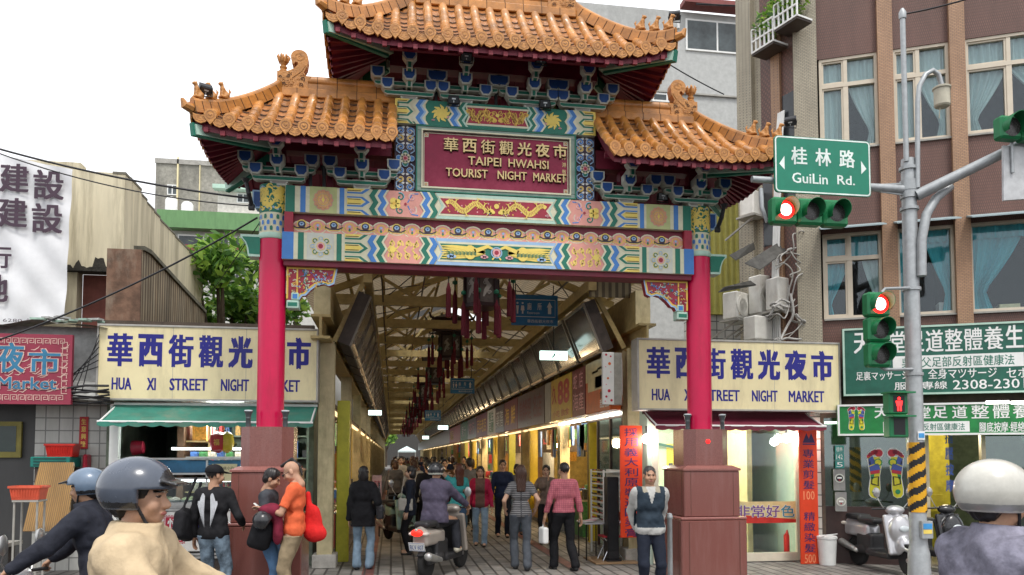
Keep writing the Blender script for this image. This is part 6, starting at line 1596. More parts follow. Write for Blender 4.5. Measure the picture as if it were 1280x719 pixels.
for px_, lab in ((214, 'tall white water tank in front of the concrete tower'), (234, 'shorter white water tank next to the tall one')):
 p = at(px_, 268, 42); h_ = 1.05 if px_ == 214 else .8; b = MB(); b.lathe([(.3, 0), (.31, .1), (.3, h_), (.22, h_ + .12), (.08, h_ + .18), (.0, h_ + .18)], p - Vector((0, 0, .3)), 18); b.bx((p.x - .8, p.y - .8, p.z - 1.2), (p.x + .8, p.y + .8, p.z - .6)); tag(b.build('water_tank', [M['white']], smooth=40), lab, 'water tank')
def wire(name, label, a, b2, sag, r=.012, n=16):
 b = MB(); a, b2 = Vector(a), Vector(b2); b.tube([a.lerp(b2, i / n) - Vector((0, 0, sag * 4 * (i / n) * (1 - i / n))) for i in range(n + 1)], r, 5); tag(b.build(name, [M['black']]), label, 'cable')
wire('overhead_cable', 'black overhead cable from the banner top to the gate', at(-30, 178, 12), at(330, 250, 11.4), .1, .016)
wire('overhead_cable', 'second thin overhead cable just above the banner edge', at(-30, 181, 12.3), at(325, 258, 11.6), .18, .01)
wire('overhead_cable', 'steep cable rising from the tin roof to the gate pillar', at(-10, 428, 11.6), at(322, 272, 11.2), .12, .014)
wire('overhead_cable', 'thin stay cable beside the pillar capital', at(262, 368, 14), at(326, 276, 11.3), .02, .007)
slab_house('far_house', 'pale buildings in the daylight beyond the end of the lane', (425, 380, 560, 570), 150, 6, mat('far_plaster', (.05, .048, .045), .8, var=.3), [('window', (460, 440, 530, 470), None), ('window', (460, 490, 530, 515), None)])
p = at(482, 555, 130); leafy_tree('far_tree', p.x, 130, 0, 6.5, 2.5, 'small green tree at the far end of the lane', 51, 500, .4, 6)
# ------------------------------------------------------------------ right: hair salon
M['cframe'] = mat('salon_frame', (.66, .61, .48), .4, var=.08)
awning(4.08, 6.98, 12.2, 2.56, 11.55, 2.28, M['awnm'], 'maroon canvas awning with scalloped edge below the cream market sign')
SY = 12.35
sal = thing('hair_salon', 'brightly lit hair salon with pale green walls and a big front window', 'shop', (5.5, 13.5, 0))
b = MB(); b.bx((4.30, 15.4, 0), (8.0, 15.5, 2.9), 0); b.bx((4.22, SY, 0), (4.30, 15.5, 2.9), 0); b.bx((7.0, SY + .06, 0), (7.08, 15.5, 2.9), 0); b.bx((4.3, SY + .05, 2.62), (7.0, 15.4, 2.72), 1); b.bx((4.3, SY, 0), (7.0, 15.4, .02), 2); b.bx((4.15, SY - .05, 2.5), (7.1, SY + .05, 3.7), 3)
b.build('wall', [mat('salon_mint', (.42, .52, .44), .6, var=.08), M['white'], mat('salon_floor', (.28, .27, .25), .3), M['dwall']], sal)
b = MB()
for x, w in ((4.30, .10), (5.32, .06), (6.86, .14)): b.bx((x, SY - .04, .02), (x + w, SY + .04, 2.5))
b.bx((4.4, SY - .035, .02), (6.86, SY + .035, .16)); b.bx((4.4, SY - .035, 2.42), (6.86, SY + .035, 2.5)); b.build('frame', [M['cframe']], sal)
b = MB(); b.bx((4.40, SY - .005, .16), (5.32, SY + .003, 2.42)); b.bx((5.38, SY - .005, .16), (6.86, SY + .003, 2.42)); b.build('pane', [glass('salon_glass', alpha=.15)], sal)
b = MB(); d = Decor(Plane((0, 15.39, 0)))
for px in ((833, 555, 843, 600), (916, 574, 943, 606)): x0, z0, x1, z1 = F(*px, 15.4); d.rect(x0, z0, x1, z1, 'yl', 1); d.text('髮', x0 + .05, z1 - .25, x1 - .05, z1 - .05, 'ink', 2) if px[0] > 900 else None; d.rect(x0 + .04, z0 + .05, x1 - .04, z0 + .35, 'black', 2)
x0, z0, x1, z1 = F(946, 582, 970, 640, 15.4); d.rect(x0, z0, x1, z1, 'lm', 1)
for k in range(3): d.rect(x0, z0 + k * .3 + .05, x1, z0 + k * .3 + .065, 'black', 2)
d.build('poster', {**GM, 'ink': M['ink'], 'yl': mat('poster_yellow', (.75, .62, .03), .5), 'lm': mat('cabinet_lime', (.42, .55, .08), .5)}, sal)
b = MB(); b.bx((4.5, 14.9, .7), (6.7, 15.35, .76), 0); b.bx((4.6, 15.0, 0), (4.9, 15.3, .7), 1); b.bx((5.9, 14.95, 0), (6.6, 15.3, .7), 1); b.bx((6.45, 14.6, 1.5), (6.85, 15.0, 2.3), 2); b.tube([(6.2, 15.2, .76), (6.2, 15.2, 1.9), (5.4, 15.2, 2.05), (4.6, 15.2, 2.0), (4.6, 15.2, .76)], .03, 8, 3); b.build('worktop', [M['white'], M['dim'], M['blue'], mat('dark_green_pipe', (.03, .12, .10), .4)], sal)
for k, (px, py) in enumerate(((808, 549), (983, 548), (1003, 543))):
 b = MB(); p = at(px, py, 12.2 if k else 12.22); b.lathe([(0, -.075), (.05, -.055), (.075, 0), (.05, .055), (.02, .08)], p, 14, 0); b.tube([p + Vector((0, 0, .08)), p + Vector((0, 0, .22))], .015, 6, 1)
 point('salon_bulb', p - Vector((0, .12, .05)), 9, (1, .93, .85), .08, sal); b.build('bulb', [glow('white_bulb', (1, .96, .92), 30), M['black']], sal, smooth=60)
b = MB(); b.bx((4.9, 13.4, 2.56), (6.5, 13.5, 2.61)); b.build('tube_lamp', [M['tube']], sal)
point('salon_light', (5.4, 13.3, 2.3), 90, (.95, 1, .95), .3, sal)
x0, z0, x1, z1 = F(920, 627, 996, 654, SY - .03)
d = Decor(Plane((0, SY - .006, 0)), .0015); x0 -= .02; h = z1 - z0
d.rect(x0, z0, x1, z1, 'cr', 1); d.poly([(x0, z0), (x1, z0), (x1, z0 + h * .16), (x0 + .5, z0 + h * .3), (x0, z0 + h * .42)], 'rd', 2)
for i, (ch, c) in enumerate(zip('非常好色', ('k', 'k', 'k', 'k'))):
 u = x0 + .03 + i * (x1 - x0 - .04) / 4; w = (x1 - x0) / 4 * .92; d.text(ch, u - .008, z0 + h * .24, u + w, z0 + h * .86, 'wt', 4, .035); d.text(ch, u, z0 + h * .26, u + w - .01, z0 + h * .83, ('pl', 'pl', 'pl', 'rb')[i], 5, .012)
d.build('window_banner', {'cr': mat('banner_cream', (.74, .62, .30), .5), 'rd': mat('banner_red', (.55, .03, .02), .5), 'wt': M['white'], 'pl': mat('banner_plum', (.16, .05, .25), .5), 'rb': mat('banner_teal', (.05, .30, .42), .5)}, sal)
b = MB(); p = at(985, 690, 12.9); b.lathe([(.0, 0), (.07, 0), (.07, .36), (.03, .42), (.02, .46)], (p.x, 12.9, .02), 12); tag(b.build('fire_extinguisher', [mat('ext_red', (.55, .02, .02), .3)], smooth=40), 'red fire extinguisher inside the salon window', 'extinguisher')
def red_banner(px, Y, txt, label, logo=False, alt=None):
 x0, z0, x1, z1 = F(*px, Y); t = thing('red_banner', label, 'banner', ((x0 + x1) / 2, Y, z0)); b = MB(); b.bx((x0, Y, z0), (x1, Y + .03, z1), 0, ch=.003); bb = b.build('board', [mat('banner_scarlet', (.62, .045, .008), .45, var=.08)], t)
 w, h = x1 - x0, z1 - z0; d = Decor(Plane((x0, Y, z0)), .0018); n = len(txt); v1 = h * (.86 if logo else .985)
 if logo: d.poly([(w * .2, h * .90), (w * .42, h * .975), (w * .55, h * .93), (w * .68, h * .975), (w * .9, h * .90)], 'ink2', 1); d.rect(w * .2, h * .885, w * .9, h * .895, 'ink2', 1)
 for i, ch in enumerate(txt):
  if ch == ' ': continue
  ve = v1 * (1 - (i + .92) / n); vt = v1 * (1 - (i + .08) / n); wide = .62
  d.text(ch, w * (.5 - wide / 2), ve, w * (.5 + wide / 2), vt, 'pk' if ch[0].isdigit() else 'ink2', 1, .012)
 d.build('lettering', {'ink2': mat('banner_navy', (.03, .015, .09), .5), 'pk': mat('banner_pink', (.75, .25, .12), .5)}, bb)
red_banner((775.5, 532, 803, 672), 12.28, '採用義大利原裝進口染膏', 'scarlet upright banner with dark characters at the arcade column')
red_banner((1000, 537, 1022.5, 705), 11.95, ['專', '業', '剪', '髮', '100', ' ', '精', '緻', '染', '髮', '500'], 'scarlet upright banner with prices beside the tiled wall', True)
b = MB(); p = at(1037, 705, 12.0); b.lathe([(.13, 0), (.155, .42), (.165, .43), (.165, .46), (.155, .47), (.15, .475), (.0, .48)], (p.x - .1, 11.9, 0), 20); b.tube([(p.x - .26, 11.9, .42), (p.x - .22, 11.74, .5), (p.x - .02, 11.72, .52)], .008, 5); tag(b.build('plastic_bucket', [M['white']], smooth=35), 'lidded white plastic bucket at the foot of the scarlet price banner', 'bucket')
# ------------------------------------------------------------------ right: brown tiled corner building
TH = math.radians(26); A = at(1003, 600, 12.2); A = Vector((A.x, 12.2, 0)); U = Vector((math.cos(TH), -math.sin(TH), 0)); FN = Vector((-math.sin(TH), -math.cos(TH), 0))
def fuv(px, py, off=0.0):
 p = on_plane(px, py, A + FN * off, FN); return ((p - A).dot(U), p.z)
def frect(px0, py0, px1, py1, off=0.0):
 a, b, c, d = fuv(px0, py0, off), fuv(px1, py1, off), fuv(px0, py1, off), fuv(px1, py0, off)
 return ((a[0] + c[0]) / 2, (b[1] + c[1]) / 2, (b[0] + d[0]) / 2, (a[1] + d[1]) / 2)
FP = Plane(A, U, (0, 0, 1))
def fbox(b, r, d0, d1, mi=0):
 """Box on the facade: rectangle R (u0 v0 u1 v1) from depth D0 to D1 in front of it."""
 u0, v0, u1, v1 = r; b.prism([(u0, v0), (u1, v0), (u1, v1), (u0, v1)], lambda u, v, w: FP(u, v, w), d0, d1, mi)
def ftile(name, c1, c2, j, w, h):
 m = tilemat(name, c1, c2, j, w, h, .16, .55, .5, 'XZ', .5, .28); return m
T_b = ftile('beige_wall_tile', (.46, .41, .30), (.40, .355, .26), (.20, .18, .145), .055, .026)
T_m = ftile('maroon_wall_tile', (.19, .085, .065), (.17, .077, .06), (.11, .058, .045), .026, .05)
T_o = ftile('tan_wall_tile', (.43, .25, .14), (.37, .21, .115), (.22, .14, .095), .055, .026)
T_w = tilemat('white_square_tile', (.50, .49, .45), (.45, .44, .40), (.12, .12, .115), .19, .19, .06, .4, .4, 'XZ', 0, .3)
bl = thing('corner_building', 'brown tiled corner building with curtained windows above the green shop signs', 'building', A)
TOPZ = 12.5
b = MB(); fbox(b, (-.02, 2.9, .36, TOPZ), -.2, .10, 0); b.build('pillar', [T_b], bl)
b = MB()
for pa in ((1098, 1117), (1188, 1207.5)):
 u0 = fuv(pa[0], 150)[0]; u1 = fuv(pa[1], 150)[0]; fbox(b, (u0, 2.9, u1, TOPZ), -.2, .09, 0)
fbox(b, (4.25, 2.9, 4.5, TOPZ), -.2, .09, 0); b.build('pillar', [T_o], bl)
wins = [((1040, 72, 1099, 181), (1046, 289, 1105, 398)), ((1121, 57, 1189, 176), (1147, 283, 1197, 392)), ((1211.5, 38, 1285, 167), (1219, 275, 1285, 388))]
bays = []
for k, (hi, lo) in enumerate(wins):
 u0h, v0h, u1h, v1h = frect(*hi); u0l, v0l, u1l, v1l = frect(*lo)
 bays.append((min(u0h, u0l), max(u1h, u1l), (v0l, v1l), (v0h, v1h)))
sl = sum(x[2][0] for x in bays) / 3; hl2 = sum(x[2][1] for x in bays) / 3; sh_ = sum(x[3][0] for x in bays) / 3; hh_ = sum(x[3][1] for x in bays) / 3
us = [(.40, fuv(1098, 150)[0]), (fuv(1117, 150)[0], fuv(1188, 150)[0]), (fuv(1207.5, 150)[0], 4.25)]
b = MB()
for (ua, ub) in us:
 for (va, vb) in ((2.9, sl), (hl2, sh_), (hh_, TOPZ)): fbox(b, (ua - .03, va, ub + .001, vb), -.2, -.001, 0)
fbox(b, (-.02, TOPZ, 4.5, TOPZ + .2), -6, .12, 1)
fbox(b, (4.5, 0, 14, TOPZ), -.3, -.02, 0)
b.build('wall', [T_m, T_b], bl)
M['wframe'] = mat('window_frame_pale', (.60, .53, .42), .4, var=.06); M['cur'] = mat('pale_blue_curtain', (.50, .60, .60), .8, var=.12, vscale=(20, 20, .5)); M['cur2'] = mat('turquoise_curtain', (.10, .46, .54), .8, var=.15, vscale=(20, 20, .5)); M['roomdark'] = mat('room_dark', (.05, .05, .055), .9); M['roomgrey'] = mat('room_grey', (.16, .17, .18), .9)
def curtain(b, u0, u1, v0, v1, mi, tie=None, depth=-.14):
 """Hanging folds; TIE pulls the lower part towards one side (-1, 1)."""
 n = max(12, int((u1 - u0) / .02))
 def fn(a, c):
  u = u0 + (u1 - u0) * a; v = v1 + (v0 - v1) * c
  if tie is not None:
   e = u0 if tie < 0 else u1; k = min(1, c / .72) ** 1.3; wd = (1 - .72 * k) if c < .72 else .28 + .15 * (c - .72) / .28; u = e + (u - e) * wd
  return FP(u, v, depth + .022 * math.sin(a * (u1 - u0) * 55) + .012 * math.sin(a * 31 + 1))
 b.sheet(fn, n, 12, mi)
for k, (ua, ub) in enumerate(us):
 for row, (va, vb) in enumerate(((sl, hl2), (sh_, hh_))):
  f = MB(); sp_ = va + (vb - va) * .70; mid = ua + (ub - ua) * .46
  if k == 2: mid = ua + (ub - ua) * .40
  big = row == 0 and k > 0
  e = .045
  fbox(f, (ua, va, ub, va + .05), -.12, -.02); fbox(f, (ua, vb - .05, ub, vb), -.12, -.02); fbox(f, (ua, va + .05, ua + e, vb - .05), -.12, -.02); fbox(f, (ub - e, va + .05, ub, vb - .05), -.12, -.02)
  if not big:
   fbox(f, (ua + e, sp_ - .035, ub - e, sp_ + .035), -.118, -.025); fbox(f, (mid - .04, va + .05, mid + .04, sp_ - .035), -.116, -.03); fbox(f, (mid - .03, sp_ + .035, mid + .03, vb - .05), -.116, -.03)
   for (p0, p1, q0, q1) in ((ua + e, mid - .04, va + .05, sp_ - .035), (ua + e, mid - .03, sp_ + .035, vb - .05)):
    for r_ in ((p0, q0, p1, q0 + .03), (p0, q1 - .03, p1, q1), (p0, q0 + .03, p0 + .03, q1 - .03), (p1 - .03, q0 + .03, p1, q1 - .03)): fbox(f, r_, -.10, -.045)
  wn = f.build('window', [M['wframe']], bl)
  c = MB(); fbox(c, (ua, va - .03, ub, va - .001), -.1, .04); c.build('sill', [M['grey']], wn)
  c = MB(); fbox(c, (ua + .02, va + .02, ub - .02, vb - .02), -.082, -.078); c.build('pane', [glass('house_glass', (.9, .95, .95), .10)], wn)
  c = MB(); cm2 = 0
  if row == 1:
   if k == 0: curtain(c, ua + .03, mid, va, sp_, 0); curtain(c, ua + .03, ub, sp_, vb, 0); curtain(c, mid + .05, ub, va, sp_, 0, 1)
   elif k == 1: curtain(c, ua + .03, ub, sp_, vb, 0); curtain(c, ua + .02, mid, va, sp_, 0); curtain(c, mid, ub, va, sp_, 0, 1)
   else: curtain(c, ua + .03, ub, sp_, vb, 0); curtain(c, ua + .02, mid, va, sp_, 0, -1); curtain(c, mid, ub, va, sp_, 0, 1)
  else:
   if k == 0: curtain(c, ua + .03, ub, sp_, vb, 1); curtain(c, ua + .02, mid, va, sp_, 1, -1); curtain(c, mid + .2, ub, va, sp_, 0, 1)
   else: curtain(c, ua + .02, (ua + ub) / 2, va, vb - .12, 1, -1); curtain(c, (ua + ub) / 2, ub, va, vb - .12, 1, 1); curtain(c, ua + .02, ub, vb - .25, vb, 1, None, -.11)
  c.build('curtain', [M['cur'], M['cur2']], wn)
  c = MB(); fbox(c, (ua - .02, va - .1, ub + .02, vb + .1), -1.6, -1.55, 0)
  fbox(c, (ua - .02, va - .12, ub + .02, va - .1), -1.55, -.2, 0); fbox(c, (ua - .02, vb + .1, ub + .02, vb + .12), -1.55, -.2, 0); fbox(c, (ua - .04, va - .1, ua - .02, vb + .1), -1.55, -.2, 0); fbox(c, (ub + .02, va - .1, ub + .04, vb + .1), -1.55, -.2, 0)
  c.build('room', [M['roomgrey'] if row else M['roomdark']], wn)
  if row == 0:
   h = MB(); n = Vector((0, 0, 1)); h.prism([(0, 0), (.42, -.14), (.42, -.16), (0, -.03)], lambda a, c2, w: FP(ua - .06 + w, vb + .13 + c2, a + .001), 0, ub - ua + .08, 0); h.build('window_hood', [mat('hood_grey', (.30, .38, .40), .5, var=.15)], bl)
for q, (px, lab) in enumerate(((1187, 'white box on the sill in the second turquoise curtained window'), (1262, 'pale box on the sill inside the third turquoise curtained window'))):
 u0, v0, u1, v1 = frect(px - 14, 376 if q == 0 else 374, px + 12, 391 if q == 0 else 383, -.3); b = MB(); fbox(b, (u0, sl + .03, u1, sl + .03 + (v1 - v0)), -.5, -.25); tag(b.build('storage_box', [M['white'] if q == 0 else M['sbox']]), lab, 'box')
SD = Vector((-.317, .948, 0)); SL = 1.35; SPn = Plane(A + SD * SL, -SD, (0, 0, 1))
def sbox(b, u0, v0, u1, v1, d0, d1, mi=0): b.prism([(u0, v0), (u1, v0), (u1, v1), (u0, v1)], lambda u, v, w: SPn(u, v, w), d0, d1, mi)
def su(px, off=0.0): p = on_plane(px, 200, SPn.O + SPn.N * off, SPn.N); return (p - SPn.O).dot(SPn.U)
b = MB(); k_ = [su(x) for x in (943, 952, 967, 978)]; sbox(b, 0, 2.9, k_[0], TOPZ, -.25, .05, 1); sbox(b, k_[0], 2.9, k_[1], TOPZ, -.25, -.03, 1); sbox(b, k_[1], 2.9, k_[2], TOPZ, -.25, -.01, 0); sbox(b, k_[2], 2.9, k_[3], TOPZ, -.25, .04, 2); sbox(b, k_[3], 2.9, SL, TOPZ, -.25, -.012, 0)
b.build('wall', [T_m, T_b, T_o], bl)
b = MB(); sbox(b, k_[3] + .02, 5.9, SL - .03, 8.2, -.1, .0, 0); sbox(b, k_[1] + .02, 5.6, k_[2] - .02, 6.9, -.1, .0, 0); b.build('side_window', [mat('side_window_dark', (.04, .045, .05), .15)], bl)
b = MB()
for k in range(4): b.tube([SPn(k_[3] - .02 + .04 * k, 7.9, .05), SPn(k_[3] - .06 + .04 * k, 7.2, .09), SPn(k_[2] + .04 * k, 5.0, .07), SPn(k_[2] + .05 * k, 3.8, .08)], .02, 6)
b.build('conduit', [M['white']], bl)
def planter(u0, v0, label, seed, w=.5):
 t = thing('planter_rack', label, 'planter', SPn(u0, v0, .2)); b = MB(); h = .42
 for v in (0, .2, .42): b.bar(SPn(u0, v0 + v, .38), SPn(u0 + w, v0 + v, .38), .03, .03)
 for k in range(6):
  for dd in (.38,): b.bar(SPn(u0 + w * k / 5, v0, dd), SPn(u0 + w * k / 5, v0 + h, dd), .025, .025)
 for u in (0, w): b.bar(SPn(u0 + u, v0, .03), SPn(u0 + u, v0, .38), .03, .03); b.bar(SPn(u0 + u, v0 + h, .03), SPn(u0 + u, v0 + h, .38), .03, .03)
 b.build('railing', [M['white']], t); b = MB(); b.prism([(0, 0), (w, 0), (w, -.05), (0, -.05)], lambda u, v, q: SPn(u0 + u, v0 + v, q), .03, .38); b.build('tray', [M['dim']], t)
 L = MB(); c = SPn(u0 + w * .5, v0 + .45, .2); leaf_ball(L, c, .30, 220, .07, seed, 1.0, None); leaf_ball(L, c + Vector((.1, 0, .3)), .2, 90, .06, seed + 1, 1, None); L.build('foliage', LEAF, t)
pu = lambda px, py: ((lambda p: ((p - SPn.O).dot(SPn.U), p.z))(on_plane(px, py, SPn.O + SPn.N * .38, SPn.N)))
u_, v_ = pu(940, 67); planter(u_, v_, 'white planter rack with leafy plants on the brown side wall', 31)
u_, v_ = pu(968, 37); planter(u_, v_, 'higher white planter rack cut by the picture top', 37)
gs = thing('massage_shop', 'foot massage shopfront with dark glass and a yellow lit doorway', 'shop', A + U * 2)
b = MB(); fbox(b, (-.05, 0, .30, 2.9), -.25, -.01, 0); fbox(b, (.30, 0, .36, 2.9), -.2, -.02, 1); u1 = fuv(1157, 600)[0]; fbox(b, (u1 - .02, 0, u1 + .06, 2.6), -.15, 0, 2); u2 = fuv(1228, 600)[0]; fbox(b, (u2, 0, u2 + .06, 2.6), -.15, 0, 2)
fbox(b, (-.05, 2.45, 4.5, 2.9), -.2, -.01, 1); fbox(b, (.36, 0, u1 - .02, .95), -.18, -.10, 3); fbox(b, (.36, 0, 4.5, .02), -4, -.2, 4)
fbox(b, (-.05, 0, 4.5, 2.9), -4.1, -4.0, 5); fbox(b, (-.1, 0, -.05, 2.9), -4, -.2, 5); fbox(b, (4.5, 0, 4.55, 2.9), -4, -.2, 5); fbox(b, (0, 2.75, 4.5, 2.85), -4, -.2, 1)
fbox(b, (u1 + .1, 0, u2, 2.2), -2.2, -2.1, 6); fbox(b, (u1 + .3, .8, u1 + .6, 1.1), -1.9, -1.6, 6)
b.build('wall', [T_w, M['dwall'], mat('door_cream', (.55, .48, .33), .45), mat('dark_wood_panel', (.055, .03, .026), .4), mat('shop_floor', (.2, .17, .12), .4), mat('shop_olive', (.14, .16, .10), .7, var=.3), mat('curtain_yellow', (.45, .36, .03), .7, var=.25)], gs)
b = MB(); fbox(b, (.36, .95, u1 - .02, 2.45), -.14, -.135); fbox(b, (u2 + .06, .3, 4.5, 2.45), -.14, -.135); b.build('pane', [glass('shop_glass_dark', (.55, .68, .60), .6)], gs)
b = MB(); fbox(b, (.5, 2.40, 1.6, 2.44), -1.5, -1.45); b.build('tube_lamp', [M['tube']], gs)
point('massage_light', A + U * (u1 + .5) - FN * 1.0 + Vector((0, 0, 2.2)), 45, (1, .86, .55), .3, gs); point('massage_light', A + U * 3.9 - FN * 1.2 + Vector((0, 0, 2.2)), 25, (.8, 1, .8), .3, gs)
d = Decor(lambda u, v, w: FP(u, v, -.10 + w), .003)
for u0, s, v0 in ((fuv(1184, 600)[0], '指壓按摩', 0),):
 for i, ch in enumerate(s): d.text(ch, u0, 2.0 - i * .26, u0 + .12, 2.2 - i * .26, 'bl', 1, .02)
def sole(d, cx, cy, hgt, sg, ly=1):
 P = [(-.5, .0), (-.52, .12), (-.40, .36), (-.50, .62), (-.58, .78), (-.55, .84), (.30, .84), (.42, .76), (.40, .60), (.28, .40), (.30, .12), (.20, -.03), (-.05, -.08), (-.35, -.06)]
 T = lambda u, v: (cx + sg * (u + .12) * hgt * .27, cy + v * hgt)
 def Q(pp, c, l): d.poly([T(u, v) for u, v in pp], c, l)
 Q([(u * 1.12, v * 1.03 - .005) for u, v in P], 'wh', ly); Q(P, 'ye', ly + 1)
 for k, (u, v, r) in enumerate(((.26, .93, .105), (.0, .955, .07), (-.19, .935, .062), (-.37, .90, .058), (-.52, .855, .05))): d.disc(*T(u, v), r * hgt, 'wh', ly, 10, ry=r * hgt * 1.15); d.disc(*T(u, v), r * hgt * .82, 'rd' if k % 2 == 0 else 'ma', ly + 1, 10)
 d.disc(*T(.2, .72), .09 * hgt, 'gn', ly + 2, 10); d.disc(*T(.2, .72), .065 * hgt, 'ye', ly + 3, 10); Q([(-.55, .80), (-.2, .86), (.0, .70), (-.52, .64)], 'bl', ly + 2); Q([(-.5, .62), (.2, .70), (.38, .55), (-.42, .48)], 'bl', ly + 3); Q([(-.42, .52), (.30, .56), (.30, .48), (-.40, .45)], 'rd', ly + 4)
 Q([(-.4, .44), (-.1, .46), (-.2, .34), (-.4, .36)], 'gn', ly + 2); d.stroke([T(-.3, .38), T(.2, .40), T(.16, .2), T(-.34, .24)], .03 * hgt, 'bk', ly + 4, True); d.disc(*T(-.12, .06), .055 * hgt, 'gn', ly + 3, 10); Q([(-.5, .70), (-.42, .78), (-.36, .66)], 'bk', ly + 5)
SOLE = {'wh': M['white'], 'ye': mat('sole_yellow', (.62, .58, .03), .5), 'rd': mat('sole_red', (.45, .03, .05), .5), 'ma': mat('sole_maroon', (.28, .03, .06), .5), 'bl': mat('sole_blue', (.06, .10, .35), .5), 'gn': mat('sole_green', (.02, .25, .10), .5), 'bk': M['black']}
d.build('lettering', {'bl': mat('door_blue', (.06, .12, .4), .5)}, gs)
for px, sg, lab in (((1081, 562, 1105, 622), 1, 'big coloured foot sole chart with toes nearest the tiled wall'), ((1110, 562, 1134, 622), -1, 'big coloured foot sole chart next to the striped pole')):
 u0, v0, u1_, v1 = frect(*px, -.1); t = thing('sole_chart', lab, 'poster', FP(u0, v0)); d = Decor(lambda u, v, w: FP(u, v, -.125 + w), .003); sole(d, (u0 + u1_) / 2, v0 + .05, (v1 - v0) * .93, sg); d.build('chart', SOLE, t)
def green_sign(px, label, texts, off, feet=False, bright=False, white=None):
 u0, v0, u1, v1 = frect(*px, off); t = thing('green_sign', label, 'sign', FP(u0, v0, off)); b = MB(); fbox(b, (u0, v0, 4.6, v1), off - .12, off, 0); bb = b.build('board', [mat('sign_green_b' if bright else 'sign_green', (.012, .20, .045) if bright else (.012, .105, .07), .35, var=.2, dirt=((.03, .09, .07), .5, (4, 4, .7)))], t)
 f = MB(); fbox(f, (u0, v0, 4.6, v0 + .03), off + .001, off + .02); fbox(f, (u0, v1 - .03, 4.6, v1), off + .001, off + .02); fbox(f, (u0, v0 + .03, u0 + .03, v1 - .03), off + .001, off + .02); f.build('frame', [M['mint'] if not bright else M['white']], bb)
 d = Decor(lambda u, v, w: FP(u, v, off + w), .002)
 if white:
  for q in white: r = frect(*q, off); d.rect(r[0], r[1], min(r[2], 4.55), r[3], 'white', 1)
 for s, q, c, bo in texts:
  r = frect(*q, off); d.text(s, r[0], r[1], r[2], r[3], c, 2, bo)
 if feet:
  for px2, sg in ((1064, 1), (1077, -1)):
   r = frect(px2 - 6, 508, px2 + 6, 538, off); sole(d, (r[0] + r[2]) / 2, r[1] + .03, (r[3] - r[1]) * .9, sg, 2)
 d.build('lettering', {**GM, **SOLE, 'ink': M['green']}, bb)
green_sign((1053.5, 406.5, 1280, 493), 'large dark green massage sign with white characters under the brown windows', [('天', (1067, 416, 1090, 442), 'white', .02), ('堂', (1111, 414, 1132, 441), 'white', .015), ('足', (1135, 414, 1155, 440), 'white', .02), ('道', (1157, 412, 1179, 440), 'white', .015), ('整', (1181, 411, 1203, 439), 'white', .01), ('體', (1205, 410, 1228, 438), 'white', .008), ('養', (1230, 408, 1254, 437), 'white', .01), ('生', (1257, 406, 1279, 435), 'white', .02),
 ('吳神父足部反射區健康法', (1127, 445, 1268, 458), 'ink', .006), ('足裏マッサージ', (1070, 464, 1136, 475), 'white', .01), ('全身マツサージ', (1160, 460, 1246, 473), 'white', .01), ('セボネ', (1258, 459, 1300, 472), 'white', .01), ('服務專線', (1118, 477, 1184, 487), 'white', .01), ('2308-2301', (1191, 474, 1282, 486), 'white', .01)], .32, white=[(1116, 443, 1280, 460)])
green_sign((1047, 504, 1280, 544), 'long bright green massage sign with a pair of soles below the dark green one', [('天', (1093, 508, 1111, 523), 'white', .02), ('堂', (1149, 508, 1163, 523), 'white', .015), ('足', (1166, 507, 1184, 523), 'white', .02), ('道', (1190, 507, 1209, 523), 'white', .015), ('整', (1214, 506, 1236, 523), 'white', .01), ('體', (1241, 505, 1262, 523), 'white', .008), ('養', (1266, 505, 1286, 523), 'white', .01), ('部反射區健康法', (1145, 529, 1206, 538), 'ink', .004), ('腳底按摩·經絡推拿', (1224, 527, 1300, 540), 'white', .008)], .36, True, True, white=[(1104, 527, 1212, 540)])
b = MB()
for (a, c) in ((1228, 1256), (1259, 1300)):
 u0, v0, u1_, v1 = frect(a, 502, c, 506, .55); fbox(b, (u0, v0, u1_, v1), .72, .76)
t = thing('sign_lamp', 'pair of fluorescent tubes lighting the bright green sign', 'lamp', FP(3, 2.9, .5)); b.build('tube', [glow('sign_tube', (1, .97, .9), 3.0)], t)
for px, lab, r in (((1042, 587, 1056, 613), 'upper grey electricity meter with round dial on the tiled wall', 1), ((1044, 615, 1058, 639), 'lower grey meter box with red lamp on the tiled wall', 0)):
 u0, v0, u1_, v1 = frect(*px, .05); t = thing('electric_meter', lab, 'meter', FP(u0, v0)); b = MB(); fbox(b, (u0, v0, u1_, v1), 0, .10); bx_ = b.build('case', [mat('meter_grey', (.22, .22, .21), .5, var=.2)], t)
 d = Decor(lambda u, v, w: FP(u, v, .10 + w), .004); cx, cy = (u0 + u1_) / 2, (v0 + v1) / 2 + (.03 if r else 0)
 d.disc(cx, cy, .075, 'silver', 1); d.disc(cx, cy, .055, 'black' if r else 'grey', 2); d.rect(cx - .035, cy - .005, cx + .035, cy + .02, 'white', 3); d.disc(cx, cy - .03, .015, 'crimson', 3, 8); d.build('dial', GM, bx_)
u0, v0, u1_, v1 = frect(1044, 557, 1055, 586, .01); t = thing('number_plate', 'teal house number plates on the white tiled wall', 'sign', FP(u0, v0)); d = Decor(lambda u, v, w: FP(u, v, .003 + w), .003); h = v1 - v0
for k, s in enumerate(('桂林', '142', '5')): d.rect(u0, v0 + h * (2 - k) / 3 + .01, u1_, v0 + h * (3 - k) / 3, 'tl', 1); d.text(s, u0 + .02, v0 + h * (2 - k) / 3 + .03, u1_ - .02, v0 + h * (3 - k) / 3 - .02, 'wh', 2)
d.build('plate', {'tl': mat('plate_teal', (.03, .25, .22), .4), 'wh': M['white']}, t)
